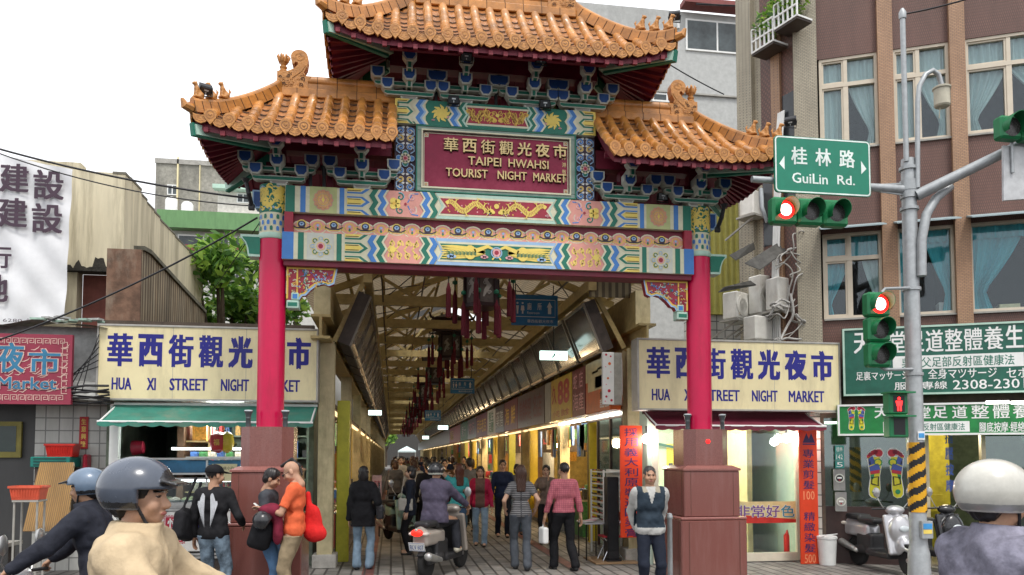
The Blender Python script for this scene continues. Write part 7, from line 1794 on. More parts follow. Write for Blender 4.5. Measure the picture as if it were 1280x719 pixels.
# ------------------------------------------------------------------ behind on the right: air conditioners, yellow sheet house, grey block
M['acw'] = mat('ac_white', (.70, .69, .64), .45, var=.1, dirt=((.28, .22, .15), .45, (3, 3, 1.5)))
def ac(px, Y, label, rz=.35, fan=True):
 x0, z0, x1, z1 = F(*px, Y); w, h = x1 - x0, z1 - z0; t = thing('air_conditioner', label, 'air conditioner', ((x0 + x1) / 2, Y, z0), 0, None); c = Vector(((x0 + x1) / 2, Y + .2, (z0 + z1) / 2)); Mx = Matrix.Translation(c) @ Matrix.Rotation(rz, 4, 'Z')
 b = MB(); b.box((0, 0, 0), (w * .95, .30, h), 0, M=Mx, ch=.02)
 for k in range(6): b.box((0, 0, 0), (.004, .22, .012), 1, M=Mx @ Matrix.Translation((w * .476, 0, -h * .3 + k * h * .11)))
 cs = b.build('case', [M['acw'], M['dim']], t); g = MB(); ro = min(w * .42, h * .42)
 if fan:
  g.lathe([(ro, 0), (ro, .012), (ro - .015, .012)], n=24, mi=0, M=Mx @ Matrix.Translation((-w * .08, -.151, 0)) @ Matrix.Rotation(1.5708, 4, 'X'))
  g.lathe([(.001, .004), (ro - .02, .004)], n=24, mi=1, M=Mx @ Matrix.Translation((-w * .08, -.151, 0)) @ Matrix.Rotation(1.5708, 4, 'X'))
  for k in range(1, 5): g.lathe([(ro * k / 5, .012), (ro * k / 5 + .006, .014)], n=20, mi=0, M=Mx @ Matrix.Translation((-w * .08, -.151, 0)) @ Matrix.Rotation(1.5708, 4, 'X'))
  g.build('fan_grille', [M['acw'], M['dim']], cs)
 b = MB(); b.box((0, 0, 0), (w * 1.1, .4, .03), 0, M=Mx @ Matrix.Translation((0, 0, -h / 2 - .03)))
 for s in (-1, 1): b.bar(Mx @ Vector((s * w * .4, -.15, -h / 2 - .04)), Mx @ Vector((s * w * .4, .5, -h / 2 - .35)), .03, .03)
 b.build('bracket', [M['grey']], t)
ac((946, 343, 971, 391), 12.75, 'tall air conditioner unit with a big fan among the wires'); ac((967, 346, 1001, 386), 12.35, 'air conditioner unit next to the big fan unit against the beige pillar', .35, False)
ac((939, 394, 969, 424), 12.5, 'lowest air conditioner unit just above the cream market sign', .35, False); ac((911, 364, 942, 398), 12.9, 'grey boxed air conditioner under a small tin roof', .6); ac((932, 238, 968, 268), 12.9, 'air conditioner unit behind the red traffic light', .5, False)
b = MB(); t = thing('tin_hood', 'dark tin hoods sheltering the air conditioner units', 'roof sheet', (8, 13, 4))
for (P, Y) in ((((931, 330), (977, 302), (995, 306), (950, 338)), 12.6), (((898, 366), (945, 357), (938, 352), (905, 360)), 12.7), (((912, 320), (942, 304), (944, 312), (920, 326)), 13)):
 q = [at(x, y, Y - (.5 if i in (0, 3) else 0)) for i, (x, y) in enumerate(P)]; n = Vector((0, 0, .02)); b.add(q + [v + n for v in q], [(0, 1, 2, 3), (7, 6, 5, 4), (0, 4, 5, 1), (1, 5, 6, 2), (2, 6, 7, 3), (3, 7, 4, 0)])
b.build('sheet', [mat('hood_dark', (.07, .068, .062), .6, var=.4)], t)
rw = random.Random(14); b = MB(); t = thing('wire_bundle', 'tangle of pale wires and hoses on the wall beside the air conditioner units', 'wires', (7.5, 12.4, 3.5))
for k in range(13):
 x, y = rw.uniform(985, 1015), rw.uniform(290, 400); pts = [at(x, y, 12.1)]
 for e in range(6): x += rw.uniform(-16, 14); y += rw.uniform(-6, 26); pts.append(at(min(1020, max(945, x)), min(424, y), 12.0 + rw.uniform(0, .2)))
 sm = []
 for i in range(len(pts) - 1):
  for s in range(4):
   a, b2, c2, d2 = pts[max(i - 1, 0)], pts[i], pts[i + 1], pts[min(i + 2, len(pts) - 1)]; u = s / 4; sm.append(.5 * ((2 * b2) + (c2 - a) * u + (2 * a - 5 * b2 + 4 * c2 - d2) * u * u + (3 * b2 - a - 3 * c2 + d2) * u ** 3))
 b.tube(sm, rw.choice((.008, .012, .02)), 6, k % 2)
b.build('wire', [mat('wire_pale', (.36, .35, .33), .6, var=.3), M['grey']], t)
yl = mat('yellow_sheet_wall', (.50, .47, .13), .6, var=.12)
x0, z0, x1, z1 = F(884, 235, 962, 400, 15.8); t = thing('yellow_sheet_house', 'yellow corrugated sheet wall behind the pillar capital', 'building', (x0, 15.8, 0)); b = MB(); b.bx((x0 - .4, 15.8, 4.9), (x1, 16.2, 7.6), 0)
for k in range(14): x = x0 - .4 + (x1 - x0 + .4) * k / 14; b.bx((x, 15.77, 4.9), (x + .05, 15.8, 7.6), 0)
b.bx((x0 - .4, 15.85, 0), (x1 + .5, 16.2, 4.89), 1); b.build('wall', [yl, T_w], t)
slab_house('grey_block', 'stained grey concrete block with a glazed top floor behind the gate', (700, 12, 945, 400), 24, 10, mat('grey_plaster', (.43, .44, .43), .85, var=.12, dirt=((.20, .20, .19), .7, (.35, .35, .12)), bump=.2), [('window', (857, 27, 935, 66), None), ('window', (815, 117, 852, 128), None), ('window', (928, 117, 945, 165), None), ('roof', (850, 11, 960, 17), mat('red_edge', (.2, .05, .045), .6)), ('pipe', (846, 30, 849, 36), M['white']), ('ledge', (700, 113, 925, 115), M['grey'])])
p = at(762, 22, 30); leafy_tree('roof_plant', p.x, 30, 15, 4.0, .9, 'leafy top of a plant peeking over the roof ridge', 15, 300, .16, 5)
wire('overhead_cable', 'thin cable across the grey block', at(820, 70, 23), at(905, 118, 23.5), .05, .02); wire('roof_aerial', 'thin aerial rods on the grey block roof', at(870, 5, 23.5), at(935, 8, 23.5), 0, .03); wire('overhead_cable', 'cable slanting to the top of the street pole', at(1129, 18, 9.3), at(1290, -30, 8), .05, .012)
# ------------------------------------------------------------------ street pole, signals, street name
M['galv'] = mat('galvanised_steel', (.36, .38, .39), .45, metal=.35, var=.14, scale=12)
M['sgreen'] = mat('signal_green', (.01, .17, .06), .4, var=.12); PY = 9.08
p = at(1146, 600, PY); pxx = p.x; t = thing('signal_pole', 'tall grey steel street pole with striped wrap holding the traffic signals', 'pole', (pxx, PY, 0))
def zat(y, Y=PY, x=1146): return at(x, y, Y).z
b = MB(); b.lathe([(.17, 0), (.17, .03), (.145, .035), (.13, .55), (.115, .62), (.105, .7), (.09, zat(205)), (.085, zat(200))], (pxx, PY, 0), 20)
for y in (212, 238, 262, 362, 468): z = zat(y); b.lathe([(.105, -.02), (.115, -.02), (.115, .02), (.105, .02)], (pxx, PY, z), 20)
b.tube([(pxx - .06, PY - .05, zat(205)), (pxx - .06, PY - .05, at(1128, 20, PY).z)], .035, 10); b.lathe([(.045, 0), (.05, .08), (.02, .14)], (pxx - .06, PY - .05, at(1128, 22, PY).z - .05), 12)
b.build('pole', [M['galv']], t, smooth=40)
b = MB(); A0 = Vector((pxx, PY, zat(238))); tip = at(940, 231, PY); tip.y = PY; tip.z = A0.z + .02
b.tube([A0, A0.lerp(tip, .3), tip], [.06, .05, .042], 12); b.lathe([(.11, -.12), (.11, .12)], (A0.x, A0.y, A0.z), 16)
for k in range(4): b.bar(A0 + Vector((-.09, 0, .08 - .05 * k)), A0 + Vector((-.42, 0, .045 - .03 * k)), .02, .02)
C1 = at(951, 236, PY); b.tube([C1, C1 + Vector((0, -.02, -.25)), C1 + Vector((.06, -.02, -.42)), at(975, 268, PY)], .03, 10)
R0, R1 = A0 + Vector((.05, -.08, -.1)), at(1400, 120, 7.9); b.tube([R0, R0.lerp(R1, .5), R1], [.075, .065, .055], 12)
B0 = [at(1152, 345, PY - .12), at(1152, 300, PY - .12), at(1158, 268, PY - .12), at(1170, 248, PY - .12), at(1188, 233, PY - .12)]; b.tube(B0, [.06, .06, .06, .058, .056], 12)
b.build('arm', [M['galv']], t, smooth=40)
zs = [zat(640), zat(553)]; b = MB(); n = 24
V = []; nz = 48
for j in range(nz + 1):
 for k in range(n): a = 6.28318 * k / n; r = .113 - .006 * j / nz; V.append((pxx + r * math.cos(a), PY + r * math.sin(a), zs[0] + (zs[1] - zs[0]) * j / nz))
Fq, mi = [], []
for j in range(nz):
 for k in range(n): Fq.append((j * n + k, j * n + (k + 1) % n, (j + 1) * n + (k + 1) % n, (j + 1) * n + k)); mi.append(int(((j / nz) * 5.0 - k / n * 2.0) % 1 < .5))
b.add(V, Fq, mi); b.build('hazard_wrap', [mat('hazard_yellow', (.70, .36, .01), .5, var=.12), M['black']], t)
b = MB(); z = zat(550); b.bx((pxx - .05, PY - .112, z), (pxx + .05, PY - .104, z + .11)); b.bx((pxx - .04, PY - .116, z + .025), (pxx + .04, PY - .1125, z + .085), 1); b.build('sticker', [M['white'], mat('sticker_blue', (.05, .28, .6), .5)], t); b = MB(); z = zat(660); b.bx((pxx - .06, PY - .16, z - .12), (pxx + .09, PY - .105, z + .1), 2); b.bx((pxx - .045, PY - .165, z - .06), (pxx + .075, PY - .1605, z - .01), 3); b.bx((pxx - .045, PY - .165, z + .0), (pxx + .075, PY - .1605, z + .07), 1); b.build('push_button_box', [M['white'], _MC['sticker_blue'], M['galv'], M['yellow']], t)
t = thing('street_lamp', 'slim grey lamp post with curved neck and pale boxy lantern above the pole', 'street lamp', (pxx + .05, PY, 0)); q = [at(*a, PY - .1) for a in ((1147, 235), (1147, 130), (1149, 108), (1157, 93), (1166, 88), (1173, 93), (1177, 107))]
b = MB(); b.tube(q, .032, 10); b.build('lamp_arm', [M['galv']], t, smooth=40); b = MB(); c0 = q[-1]; b.lathe([(.04, .0), (.10, -.02), (.115, -.03), (.115, -.05), (.10, -.06), (.10, -.27), (.085, -.29), (.0, -.29)], c0, 14); b.tube([c0 + Vector((-.03, 0, -.28)), c0 + Vector((-.05, 0, -.45))], .007, 5); b.build('lantern', [mat('lamp_cream', (.45, .42, .33), .5)], t, smooth=35)
x0, z0, x1, z1 = F(968.5, 173, 1088, 243, PY - .1); t = thing('street_name_sign', 'green street name sign with white characters and arrows on the pole arm', 'sign', ((x0 + x1) / 2, PY - .1, z0)); w, h = x1 - x0, z1 - z0
def rrect(u0, v0, u1, v1, r, n=4):
 P = []
 for cx, cy, a in ((u1 - r, v0 + r, -90), (u1 - r, v1 - r, 0), (u0 + r, v1 - r, 90), (u0 + r, v0 + r, 180)): P += [(cx + r * math.cos(math.radians(a + 90 * k / n)), cy + r * math.sin(math.radians(a + 90 * k / n))) for k in range(n + 1)]
 return P
pl = Plane((x0, PY - .1, z0)); b = MB(); b.prism(rrect(0, 0, w, h, .05), lambda u, v, q: pl(u, v, q), -.03, 0); bb = b.build('board', [mat('street_green', (.005, .19, .115), .4, var=.08)], t); d = Decor(pl)
d.stroke(rrect(.015, .015, w - .015, h - .015, .045), .018, 'w', 1, True)
for i, ch in enumerate('桂林路'): u = w * (.17 + .25 * i); d.text(ch, u, h * .50, u + w * .165, h * .82, 'w', 1, .022)
d.text('GuiLin', w * .175, h * .175, w * .545, h * .36, 'w', 1, .02); d.text('Rd.', w * .645, h * .19, w * .83, h * .36, 'w', 1, .02)
d.poly([(w * .045, h * .5), (w * .10, h * .40), (w * .10, h * .64)], 'w', 1); d.poly([(w * .955, h * .5), (w * .90, h * .64), (w * .90, h * .40)], 'w', 1); d.build('lettering', {'w': mat('sign_white', (.70, .78, .74), .4)}, bb)
def signal(label, ctr, step, lit, r=.125, name='traffic_light', box=None, yaw=0.0):
 t = thing(name, label, 'traffic light', ctr); b = MB(); n = 3; S_ = Vector(step)
 for k in range(n): c0 = Vector(ctr) + S_ * (k - 1); b.box(c0 + Vector((0, .08, 0)), (S_.length * .97, .16, S_.length * .97), 0, ch=.03)
 hs = b.build('housing', [M['sgreen']], t); Mx = Matrix.Rotation(yaw, 4, 'Z')
 for k in range(n):
  c0 = Vector(ctr) + S_ * (k - 1); b = MB(); Rx_ = Matrix.Translation(c0) @ Mx @ Matrix.Rotation(1.5708, 4, 'X')
  b.lathe([(r * .62, .009), (r * .94, .0)], n=24, M=Rx_, mi=0); b.lathe([(.001, .014), (r * .62, .0092)], n=24, M=Rx_, mi=1 if k == lit else 0); lens = b.build('lens', [glow('signal_red', (1, .012, .01), 2.2), glow('signal_core', (1, .75, .7), 4)] if k == lit else [mat('lens_off', (.045, .04, .04), .25, var=.4, scale=60)], t, smooth=80)
  b = MB(); V, Fq = [], []
  for j, dy in enumerate((0, .08, .17)):
   for q in range(21):
    a = math.radians(-35 + 250 * q / 20); e = 1 + .0 * j
    for rr2 in (r * 1.02, r * .97): V.append(Rx_ @ Vector((rr2 * math.cos(a), rr2 * math.sin(a), dy * (1 if j < 2 else .35 + .65 * math.sin(math.radians(min(180, max(0, 9 * q)))) ** .7))))
  N2 = 42
  for j in range(2):
   for q in range(20):
    for e in (0, 1): i0 = j * N2 + q * 2 + e; Fq.append((i0, i0 + 2, i0 + N2 + 2, i0 + N2))
  for q in range(20): i0 = 2 * N2 + q * 2; Fq.append((i0, i0 + 1, i0 + 3, i0 + 2))
  b.add(V, Fq); b.build('visor', [M['sgreen']], t, smooth=50)
  if k == lit: point('signal_lamp', c0 + Vector((0, -.16, 0)), 1.6, (1, .06, .04), .05, t)
 return t
a = at(982, 263, PY - .2); c3 = at(1046, 265, PY - .2); m_ = (a + c3) / 2; signal('horizontal traffic light showing red under the street name sign', m_, ((c3.x - a.x) / 2, 0, 0), 0)
a = at(1100, 380, PY - .25); c3 = at(1101, 443, PY - .25); signal('upright traffic light showing red on the side of the pole', (a + c3) / 2, (0, 0, (c3.z - a.z) / 2), 0, .13)
b = MB(); t = thing('signal_bracket', 'thin grey brackets joining the upright traffic light to the pole', 'bracket', (pxx, PY, 3))
for y0_, y1_ in ((361, 366), (462, 460)): b.tube([at(1102, y1_ + (0 if y0_ < 400 else 0), PY - .17), at(1106, y0_, PY - .15), (pxx, PY - .05, zat(y0_))], .02, 8)
b.build('bracket_arm', [M['galv']], t)
p = at(1292, 160, 8.2); signal('green cased traffic light cut by the picture edge on the long arm', p, (.30, 0, 0), -1, .13)
p = at(1268, 205, 8.3); b = MB(); b.prism([(-.12, -.45), (.3, -.40), (.3, .25), (-.10, .25)], lambda u, v, w: (p.x + u, 8.35 + w, p.z + v), 0, .03); b.tube([(p.x, 8.33, p.z - .1), (p.x, 8.33, p.z + .35)], .02, 6, 1); tag(b.build('road_sign', [mat('sign_back_grey', (.48, .49, .5), .5), M['galv']]), 'pale back of a road sign hanging under the long arm', 'sign')
x0, z0, x1, z1 = F(1112, 490, 1136, 547, PY - .2); t = thing('pedestrian_signal', 'small pedestrian signal with glowing red standing figure on the pole', 'signal', (x0, PY - .2, z0)); zm = (z0 + z1) / 2; b = MB()
for (za, zb) in ((z0, zm - .01), (zm + .01, z1)): b.bx((x0, PY - .2, za), (x1, PY - .06, zb), 0, ch=.015); b.bx((x0 - .02, PY - .32, zb - .02), (x1 + .02, PY - .06, zb), 0)
b.build('housing', [M['sgreen']], t); d = Decor(Plane((x0, PY - .2, z0))); w = x1 - x0; h = z1 - z0
for v in (.06, .56): d.rect(w * .2, h * v, w * .8, h * (v + .36), 'k', 1)
cx = w * .5; v = h * .56; hh_ = h * .36; d.disc(cx, v + hh_ * .82, .022, 'r', 3, 10); d.poly([(cx - .05, v + hh_ * .68), (cx + .05, v + hh_ * .68), (cx + .035, v + hh_ * .36), (cx - .035, v + hh_ * .36)], 'r', 3); d.rect(cx - .03, v + hh_ * .06, cx - .006, v + hh_ * .38, 'r', 4); d.rect(cx + .006, v + hh_ * .06, cx + .03, v + hh_ * .38, 'r', 4); d.build('lens', {'k': M['black'], 'r': glow('walk_red', (1, .02, .02), 2.5)}, t)
x, y = atz(836, 760, 0).x, 9.6; p = at(837, 642, 9.35); b = MB(); b.lathe([(.05, 0), (.05, .02), (.032, .03), (.032, p.z - .07), (.04, p.z - .06), (.04, p.z - .04), (.028, p.z), (.0, p.z + .01)], (p.x, 9.35, 0), 14); tag(b.build('steel_post', [M['galv']], smooth=40), 'thin steel post standing beside the man in the navy vest', 'post')
# ------------------------------------------------------------------ people
def fab(name, c, var=.22, scale=9, bump=.35): return mat('cloth_' + name, c, .8, var=var, scale=scale, bump=bump, bscale=22, spec=.2)
SKIN = [mat('skin_%d' % i, c, .5, var=.14, scale=22, bump=.12, bscale=160) for i, c in enumerate(((.46, .265, .175), (.40, .225, .14), (.52, .32, .22)))]
HAIR = [mat('hair_black', (.014, .012, .012), .38, var=.4, vscale=(40, 40, 4)), mat('hair_brown', (.055, .024, .014), .4, var=.4, vscale=(40, 40, 4)), mat('hair_grey', (.035, .033, .032), .5, var=.5, vscale=(40, 40, 4)), mat('hair_red', (.10, .03, .015), .4, var=.4, vscale=(40, 40, 4))]
EYE, LIP, SHOE = mat('eye_dark', (.012, .01, .009), .2), mat('lip', (.36, .12, .10), .5), mat('shoe_black', (.02, .02, .021), .4)
_PC = {}
def head_piece(h):
 """Head in its own space: x right, y forward, z up, neck joint at the origin; returns points, faces, material index."""
 if ('head', h) in _PC: return _PC[('head', h)]
 s = Solid(.018)
 s.ell((0, -.012, .135), (.074, .092, .088)).ell((0, .03, .075), (.058, .062, .072)).ell((0, .062, .025), (.03, .026, .024), k=.03).cap((-.035, .03, .045), (.035, .03, .045), .03)
 s.cap((0, .086, .105), (0, .106, .072), .010, .014, .014).ell((0, .098, .068), (.018, .014, .010), k=.01)
 s.cap((-.030, .084, .122), (.030, .084, .122), .012, .012, .016)
 s.ell((0, .092, .040), (.024, .010, .009), k=.008)
 for q in (-1, 1): s.ell((q * .047, .068, .072), (.022, .02, .022), k=.03).ell((q * .076, -.005, .095), (.010, .022, .034), k=.006); s.minus(lambda P, q=q: f_ell(P, (q * .030, .097, .106), (.017, .014, .011)), .008)
 for q in (-1, 1): s.ell((q * .030, .082, .106), (.014, .010, .009), k=.003)
 s.cap((0, -.02, -.07), (0, -.005, .05), .054, .052, .03)
 V, Q = s.mesh(h); C = V[Q].mean(1); m = np.zeros(len(Q), int); x, y, z = np.abs(C[:, 0]), C[:, 1], C[:, 2]
 m[(((x - .030) / .0135) ** 2 + ((z - .106) / .0065) ** 2 < 1) & (y > .07)] = 1
 m[(np.abs(x - .031) < .020) & (np.abs(z - .127 + .12 * np.abs(x - .028)) < .0042) & (y > .065)] = 1
 m[((x / .024) ** 2 + ((z - .040) / .008) ** 2 < 1) & (y > .075)] = 2
 _PC[('head', h)] = (V, Q, m); return _PC[('head', h)]
def hand_piece(kind, h=.0048):
 """Right hand along +y from the wrist, back of the hand up (+z), thumb towards -x; KIND relaxed or grip."""
 if ('hand', kind) in _PC: return _PC[('hand', kind)]
 s = Solid(.008); s.box((0, .05, 0), (.036, .048, .012), .011).cap((0, -.03, 0), (0, .02, 0), .027, .026, .02)
 cu = .35 if kind == 'relaxed' else 1.15
 for i, (x, L) in enumerate(((-.029, .072), (-.0098, .080), (.0098, .074), (.029, .058))):
  p = Vector((x, .092, 0)); a = -cu * .55
  for k, (l, r) in enumerate(((.45, .0088), (.32, .0082), (.26, .0074))):
   q = p + Vector((x * .03, math.cos(a), math.sin(a))) * L * l; s.cap(p, q, r, r * .93, .0025); p = q; a -= cu * (.9 if k == 0 else .7)
 s.cap((-.028, .025, -.004), (-.055, .052, -.014), .0125, .011, .008); s.cap((-.055, .052, -.014), (-.058 if kind == 'relaxed' else -.040, .085, -.026), .0105, .0085, .003)
 V, Q = s.mesh(h); _PC[('hand', kind)] = (V, Q, np.zeros(len(Q), int)); return _PC[('hand', kind)]
def hair_piece(style, h):
 if ('hair', style, h) in _PC: return _PC[('hair', style, h)]
 s = Solid(.012); face = lambda P: f_ell(P, (0, .088, .070), (.070, .078, .102))
 if style == 'mohawk':
  s.cap((0, .07, .215), (0, -.06, .228), .020, .024).cap((0, -.06, .225), (0, -.108, .12), .024, .022).cap((0, -.105, .12), (0, -.085, .02), .020, .014)
 else:
  s.ell((0, -.016, .142), (.085, .102, .096) if style != 'crop' else (.0785, .097, .0915))
  if style in ('short', 'bob', 'long'): s.ell((0, -.055, .09), (.074, .06, .075))
  if style == 'bob': s.ell((0, -.035, .06), (.088, .075, .095))
  if style == 'long':
   for q in (-1, 0, 1): s.cap((q * .05, -.06, .1), (q * .050, -.085, -.19), .045, .022, .04)
  s.minus(face, .012); s.minus(lambda P: f_ell(P, (0, .11, .115), (.060, .055, .066)), .014)
  if style == 'crop': s.keep(lambda P: .075 - P[:, 2] + .25 * P[:, 1])
 s.disp = lambda P: .0028 * np.sin(P[:, 0] * 210 + 3 * np.sin(P[:, 2] * 30)) + .0022 * np.sin(P[:, 1] * 170 + P[:, 2] * 40)
 V, Q = s.mesh(h); _PC[('hair', style, h)] = (V, Q, np.zeros(len(Q), int)); return _PC[('hair', style, h)]
def mesh_of(name, pieces, mats, par, smooth=True):
 VV, QQ, MM, k = [], [], [], 0
 for V, Q, m in pieces: VV.append(V); QQ.append(Q + k); MM.append(m); k += len(V)
 V, Q, m = np.concatenate(VV), np.concatenate(QQ), np.concatenate(MM)
 me = bpy.data.meshes.new(name); me.vertices.add(len(V)); me.vertices.foreach_set('co', V.astype(np.float32).ravel()); me.loops.add(Q.size); me.loops.foreach_set('vertex_index', Q.astype(np.int32).ravel())
 me.polygons.add(len(Q)); me.polygons.foreach_set('loop_start', np.arange(0, Q.size, 4, dtype=np.int32)); me.update(calc_edges=True)
 for x in (mats if isinstance(mats, (list, tuple)) else [mats]): me.materials.append(x)
 me.polygons.foreach_set('material_index', m.astype(np.int32)); me.polygons.foreach_set('use_smooth', np.ones(len(Q), bool)); me.update()
 o = bpy.data.objects.new(name, me); COL.objects.link(o)
 if par is not None: put_under(o, par)
 return o
def xf(piece, R, t, flip=False, sc=1.0):
 V, Q, m = piece; V = V * sc
 if flip: V = V * np.array([-1, 1, 1]); Q = Q[:, ::-1]
 return V @ np.asarray(R).T + np.asarray(t), Q, m
def ik(a, c, l1, l2, pole):
 a, c, pole = Vector(a), Vector(c), Vector(pole); d = c - a; L = min(d.length, (l1 + l2) * .995); d = d.normalized(); c = a + d * L
 x = (l1 * l1 - l2 * l2 + L * L) / (2 * L); hgt = math.sqrt(max(l1 * l1 - x * x, 0)); p = (pole - d * pole.dot(d)).normalized(); return a + d * x + p * hgt, c
def frame_y(y, up=(0, 0, 1)):
 y = Vector(y).normalized(); u = Vector(up); x = y.cross(u); x = x.normalized() if x.length > 1e-3 else Vector((1, 0, 0)); z = x.cross(y); return np.array([[x.x, y.x, z.x], [x.y, y.y, z.y], [x.z, y.z, z.z]])
def person(label, loc, face, H=1.7, top=None, bot=None, skin=0, hair=('short', 0), pelvis=None, lean=0, feet=None, hands=None, hk='relaxed', look=(0, 0), sleeve=2.0, hem=-.10, coat=.0, fem=False, shoe=None, legs=1.0, h=.014, hh=.007, group=None, collar=None, bulk=1.0, fold=1.0, palm=None, cuffw=1.0):
 """FACE: heading in degrees, 0 = away from the street. SLEEVE 0..2: bare to wrist. HEM: jacket length below the waist line."""
 s = H / 1.72; t = thing('person', label, 'person', (0, 0, 0), 0, group)
 P0 = Vector(pelvis or (0, 0, .92)) * s; ln = math.radians(lean); up = Vector((0, math.sin(ln), math.cos(ln))); fw = Vector((0, math.cos(ln), -math.sin(ln)))
 hw, sw = (.088, .178) if not fem else (.092, .152)
 chest = P0 + up * .30 * s; neck = P0 + up * .525 * s; R = Vector((1, 0, 0))
 sh = [neck - up * .075 * s + R * q * sw * s for q in (-1, 1)]; hp = [P0 - up * .03 * s + R * q * hw * s for q in (-1, 1)]
 feet = feet or [(-.10, 0, .08), (.10, .03, .08)]; hands = hands or [(-.26, .04, .80), (.26, .04, .80)]
 an = []; kn = []; el = []; wr = []
 for i, q in enumerate((-1, 1)):
  k, a = ik(hp[i], Vector(feet[i]) * s, .425 * s, .415 * s, Vector((q * .12, 1, 0))); kn.append(k); an.append(a)
  e, w = ik(sh[i], Vector(hands[i]) * s, .285 * s, .25 * s, Vector((q * .55, -1, -.25))); el.append(e); wr.append(w)
 def torso(S2, g):
  S2.cap(sh[0] + R * .03 * s + up * .005, sh[1] - R * .03 * s + up * .005, (.058 * s + g) * bulk); S2.cap(chest - R * .075 * s, chest + R * .075 * s, (.092 if not fem else .078) * s * bulk + g)
  S2.cap(chest + up * .11 * s - R * .085 * s, chest + up * .11 * s + R * .085 * s, (.082 if not fem else .07) * s * bulk + g); S2.cap(P0 + up * .13 * s - R * .055 * s, P0 + up * .13 * s + R * .055 * s, (.092 if not fem else .075) * s * bulk + g)
  S2.cap(P0 - R * .07 * s, P0 + R * .07 * s, .100 * s * bulk + g)
  if fem: S2.ell(chest + fw * .075 * s - R * .06 * s + up * .03 * s, (.06 * s + g,) * 3).ell(chest + fw * .075 * s + R * .06 * s + up * .03 * s, (.06 * s + g,) * 3)
  S2.cap(neck - up * .09 * s, neck - up * .02 * s, .085 * s, .058 * s + g * .5)
  if coat > .017 and g > 0: S2.cap(neck - up * .06 * s, neck + (up * .05 + fw * .006) * s, .082 * s, .080 * s)
 K = .035
 B = Solid(K * s); torso(B, -.012); B.cap(neck - up * .06 * s, neck + up * .06 * s, .052 * s)
 for i in (0, 1):
  B.cap(sh[i], el[i], .045 * s, .036 * s, .03); B.cap(el[i], wr[i], .036 * s, .025 * s, .01); B.cap(hp[i], kn[i], .078 * s, .052 * s, .03); B.cap(kn[i], an[i], .050 * s, .034 * s, .01); B.ell(an[i] + Vector((0, .05, -.03)) * s, Vector((.038, .11, .035)) * s)
 V, Q = B.mesh(h); pcs = [(V, Q, np.zeros(len(Q), int))]
 yw, pt = math.radians(look[0]), math.radians(look[1]); Rh = np.array(Matrix.Rotation(yw, 3, 'Z') @ Matrix.Rotation(-ln * .3 + pt, 3, 'X')); ht = neck + up * .042 * s
 pcs.append(xf(head_piece(hh), Rh, ht, sc=s))
 for i, q in enumerate((-1, 1)):
  d = (wr[i] - el[i]).normalized(); pu_ = (palm[i] if palm else None) or (q, 0, .1) if hk == 'relaxed' else (0, 0, 1)
  pcs.append(xf(hand_piece(hk), frame_y(d, pu_), wr[i], flip=(q < 0), sc=s * .97))
 mesh_of('body', pcs, [SKIN[skin], EYE, LIP], t)
 if hair: mesh_of('hair', [xf(hair_piece(hair[0], max(hh, .0075)), Rh, ht, sc=s)], HAIR[hair[1]], t)
 if top is not None:
  T = Solid(.045 * s); torso(T, .014 + coat)
  if coat > .015 or hem < -.14:
   for q in (-1, 1): T.cap(P0 + R * q * .06 * s, P0 + R * q * .08 * s + up * hem * s, .10 * s + coat, .105 * s + coat)
  for i in (0, 1):
   e2 = sh[i].lerp(el[i], min(1, sleeve)); T.cap(sh[i], e2, (.062 + coat * .8) * s, (.052 + coat * .8) * s, .03)
   if sleeve > 1: T.cap(el[i], el[i].lerp(wr[i], min(1, sleeve - 1) * .96), (.050 + coat * .8) * s, (.036 + coat * .7) * s * cuffw, .012)
  T.keep(lambda P: hem * s - (P - np.array(P0)) @ np.array(up)); nk = np.array(neck + up * (.05 if coat > .017 else .012) * s); T.keep(lambda P: np.minimum((P - nk) @ np.array(up), .12 - np.abs(P[:, 0])) )
  T.disp = lambda P: .0085 * fold * fold_noise(P, 21 / s, len(label) % 7) + .004 * fold * fold_noise(P, 48 / s, 2)
  for i in (0, 1):       # shirts stop at the sleeve end
   if sleeve < 1:
    c = np.array(sh[i].lerp(el[i], sleeve)); n = np.array((el[i] - sh[i]).normalized()); T.keep(lambda P, c=c, n=n, i=i: np.minimum((P - c) @ n, .14 - np.linalg.norm(P - c, axis=1)))
  V, Q = T.mesh(h * .9); m = np.zeros(len(Q), int)
  if isinstance(top, (list, tuple)):
   C = V[Q].mean(1); m = top[1](C, dict(sh=sh, el=el, wr=wr, neck=neck, P0=P0, s=s, chest=chest)).astype(int); tm_ = top[0]
  else: tm_ = [top]
  mesh_of('jacket' if coat > .012 else 'shirt', [(V, Q, m)], tm_, t)
 if bot is not None:
  L = Solid(.025 * s); L.cap(P0 + up * .02 * s - R * .06 * s, P0 + up * .02 * s + R * .06 * s, .102 * s); L.cap(P0 - R * .06 * s, P0 + R * .06 * s, .106 * s)
  for i in (0, 1):
   e2 = kn[i].lerp(an[i], legs * .98); L.cap(hp[i], kn[i], .097 * s, .070 * s * (.93 if fem else 1), .03); L.cap(kn[i], e2, .070 * s * (.93 if fem else 1), .062 * s * cuffw, .012)
  L.disp = lambda P: .008 * fold * fold_noise(P, 17 / s, 5) * np.clip((1.1 * s - P[:, 2]) / .5, .5, 1.3) + .003 * fold_noise(P, 44, 3)
  wl = min(.09, hem + .05) * s if top is not None else .1; L.keep(lambda P: (P - np.array(P0)) @ np.array(up) - wl)
  V, Q = L.mesh(h * .9); mesh_of('trousers', [(V, Q, np.zeros(len(Q), int))], bot, t)
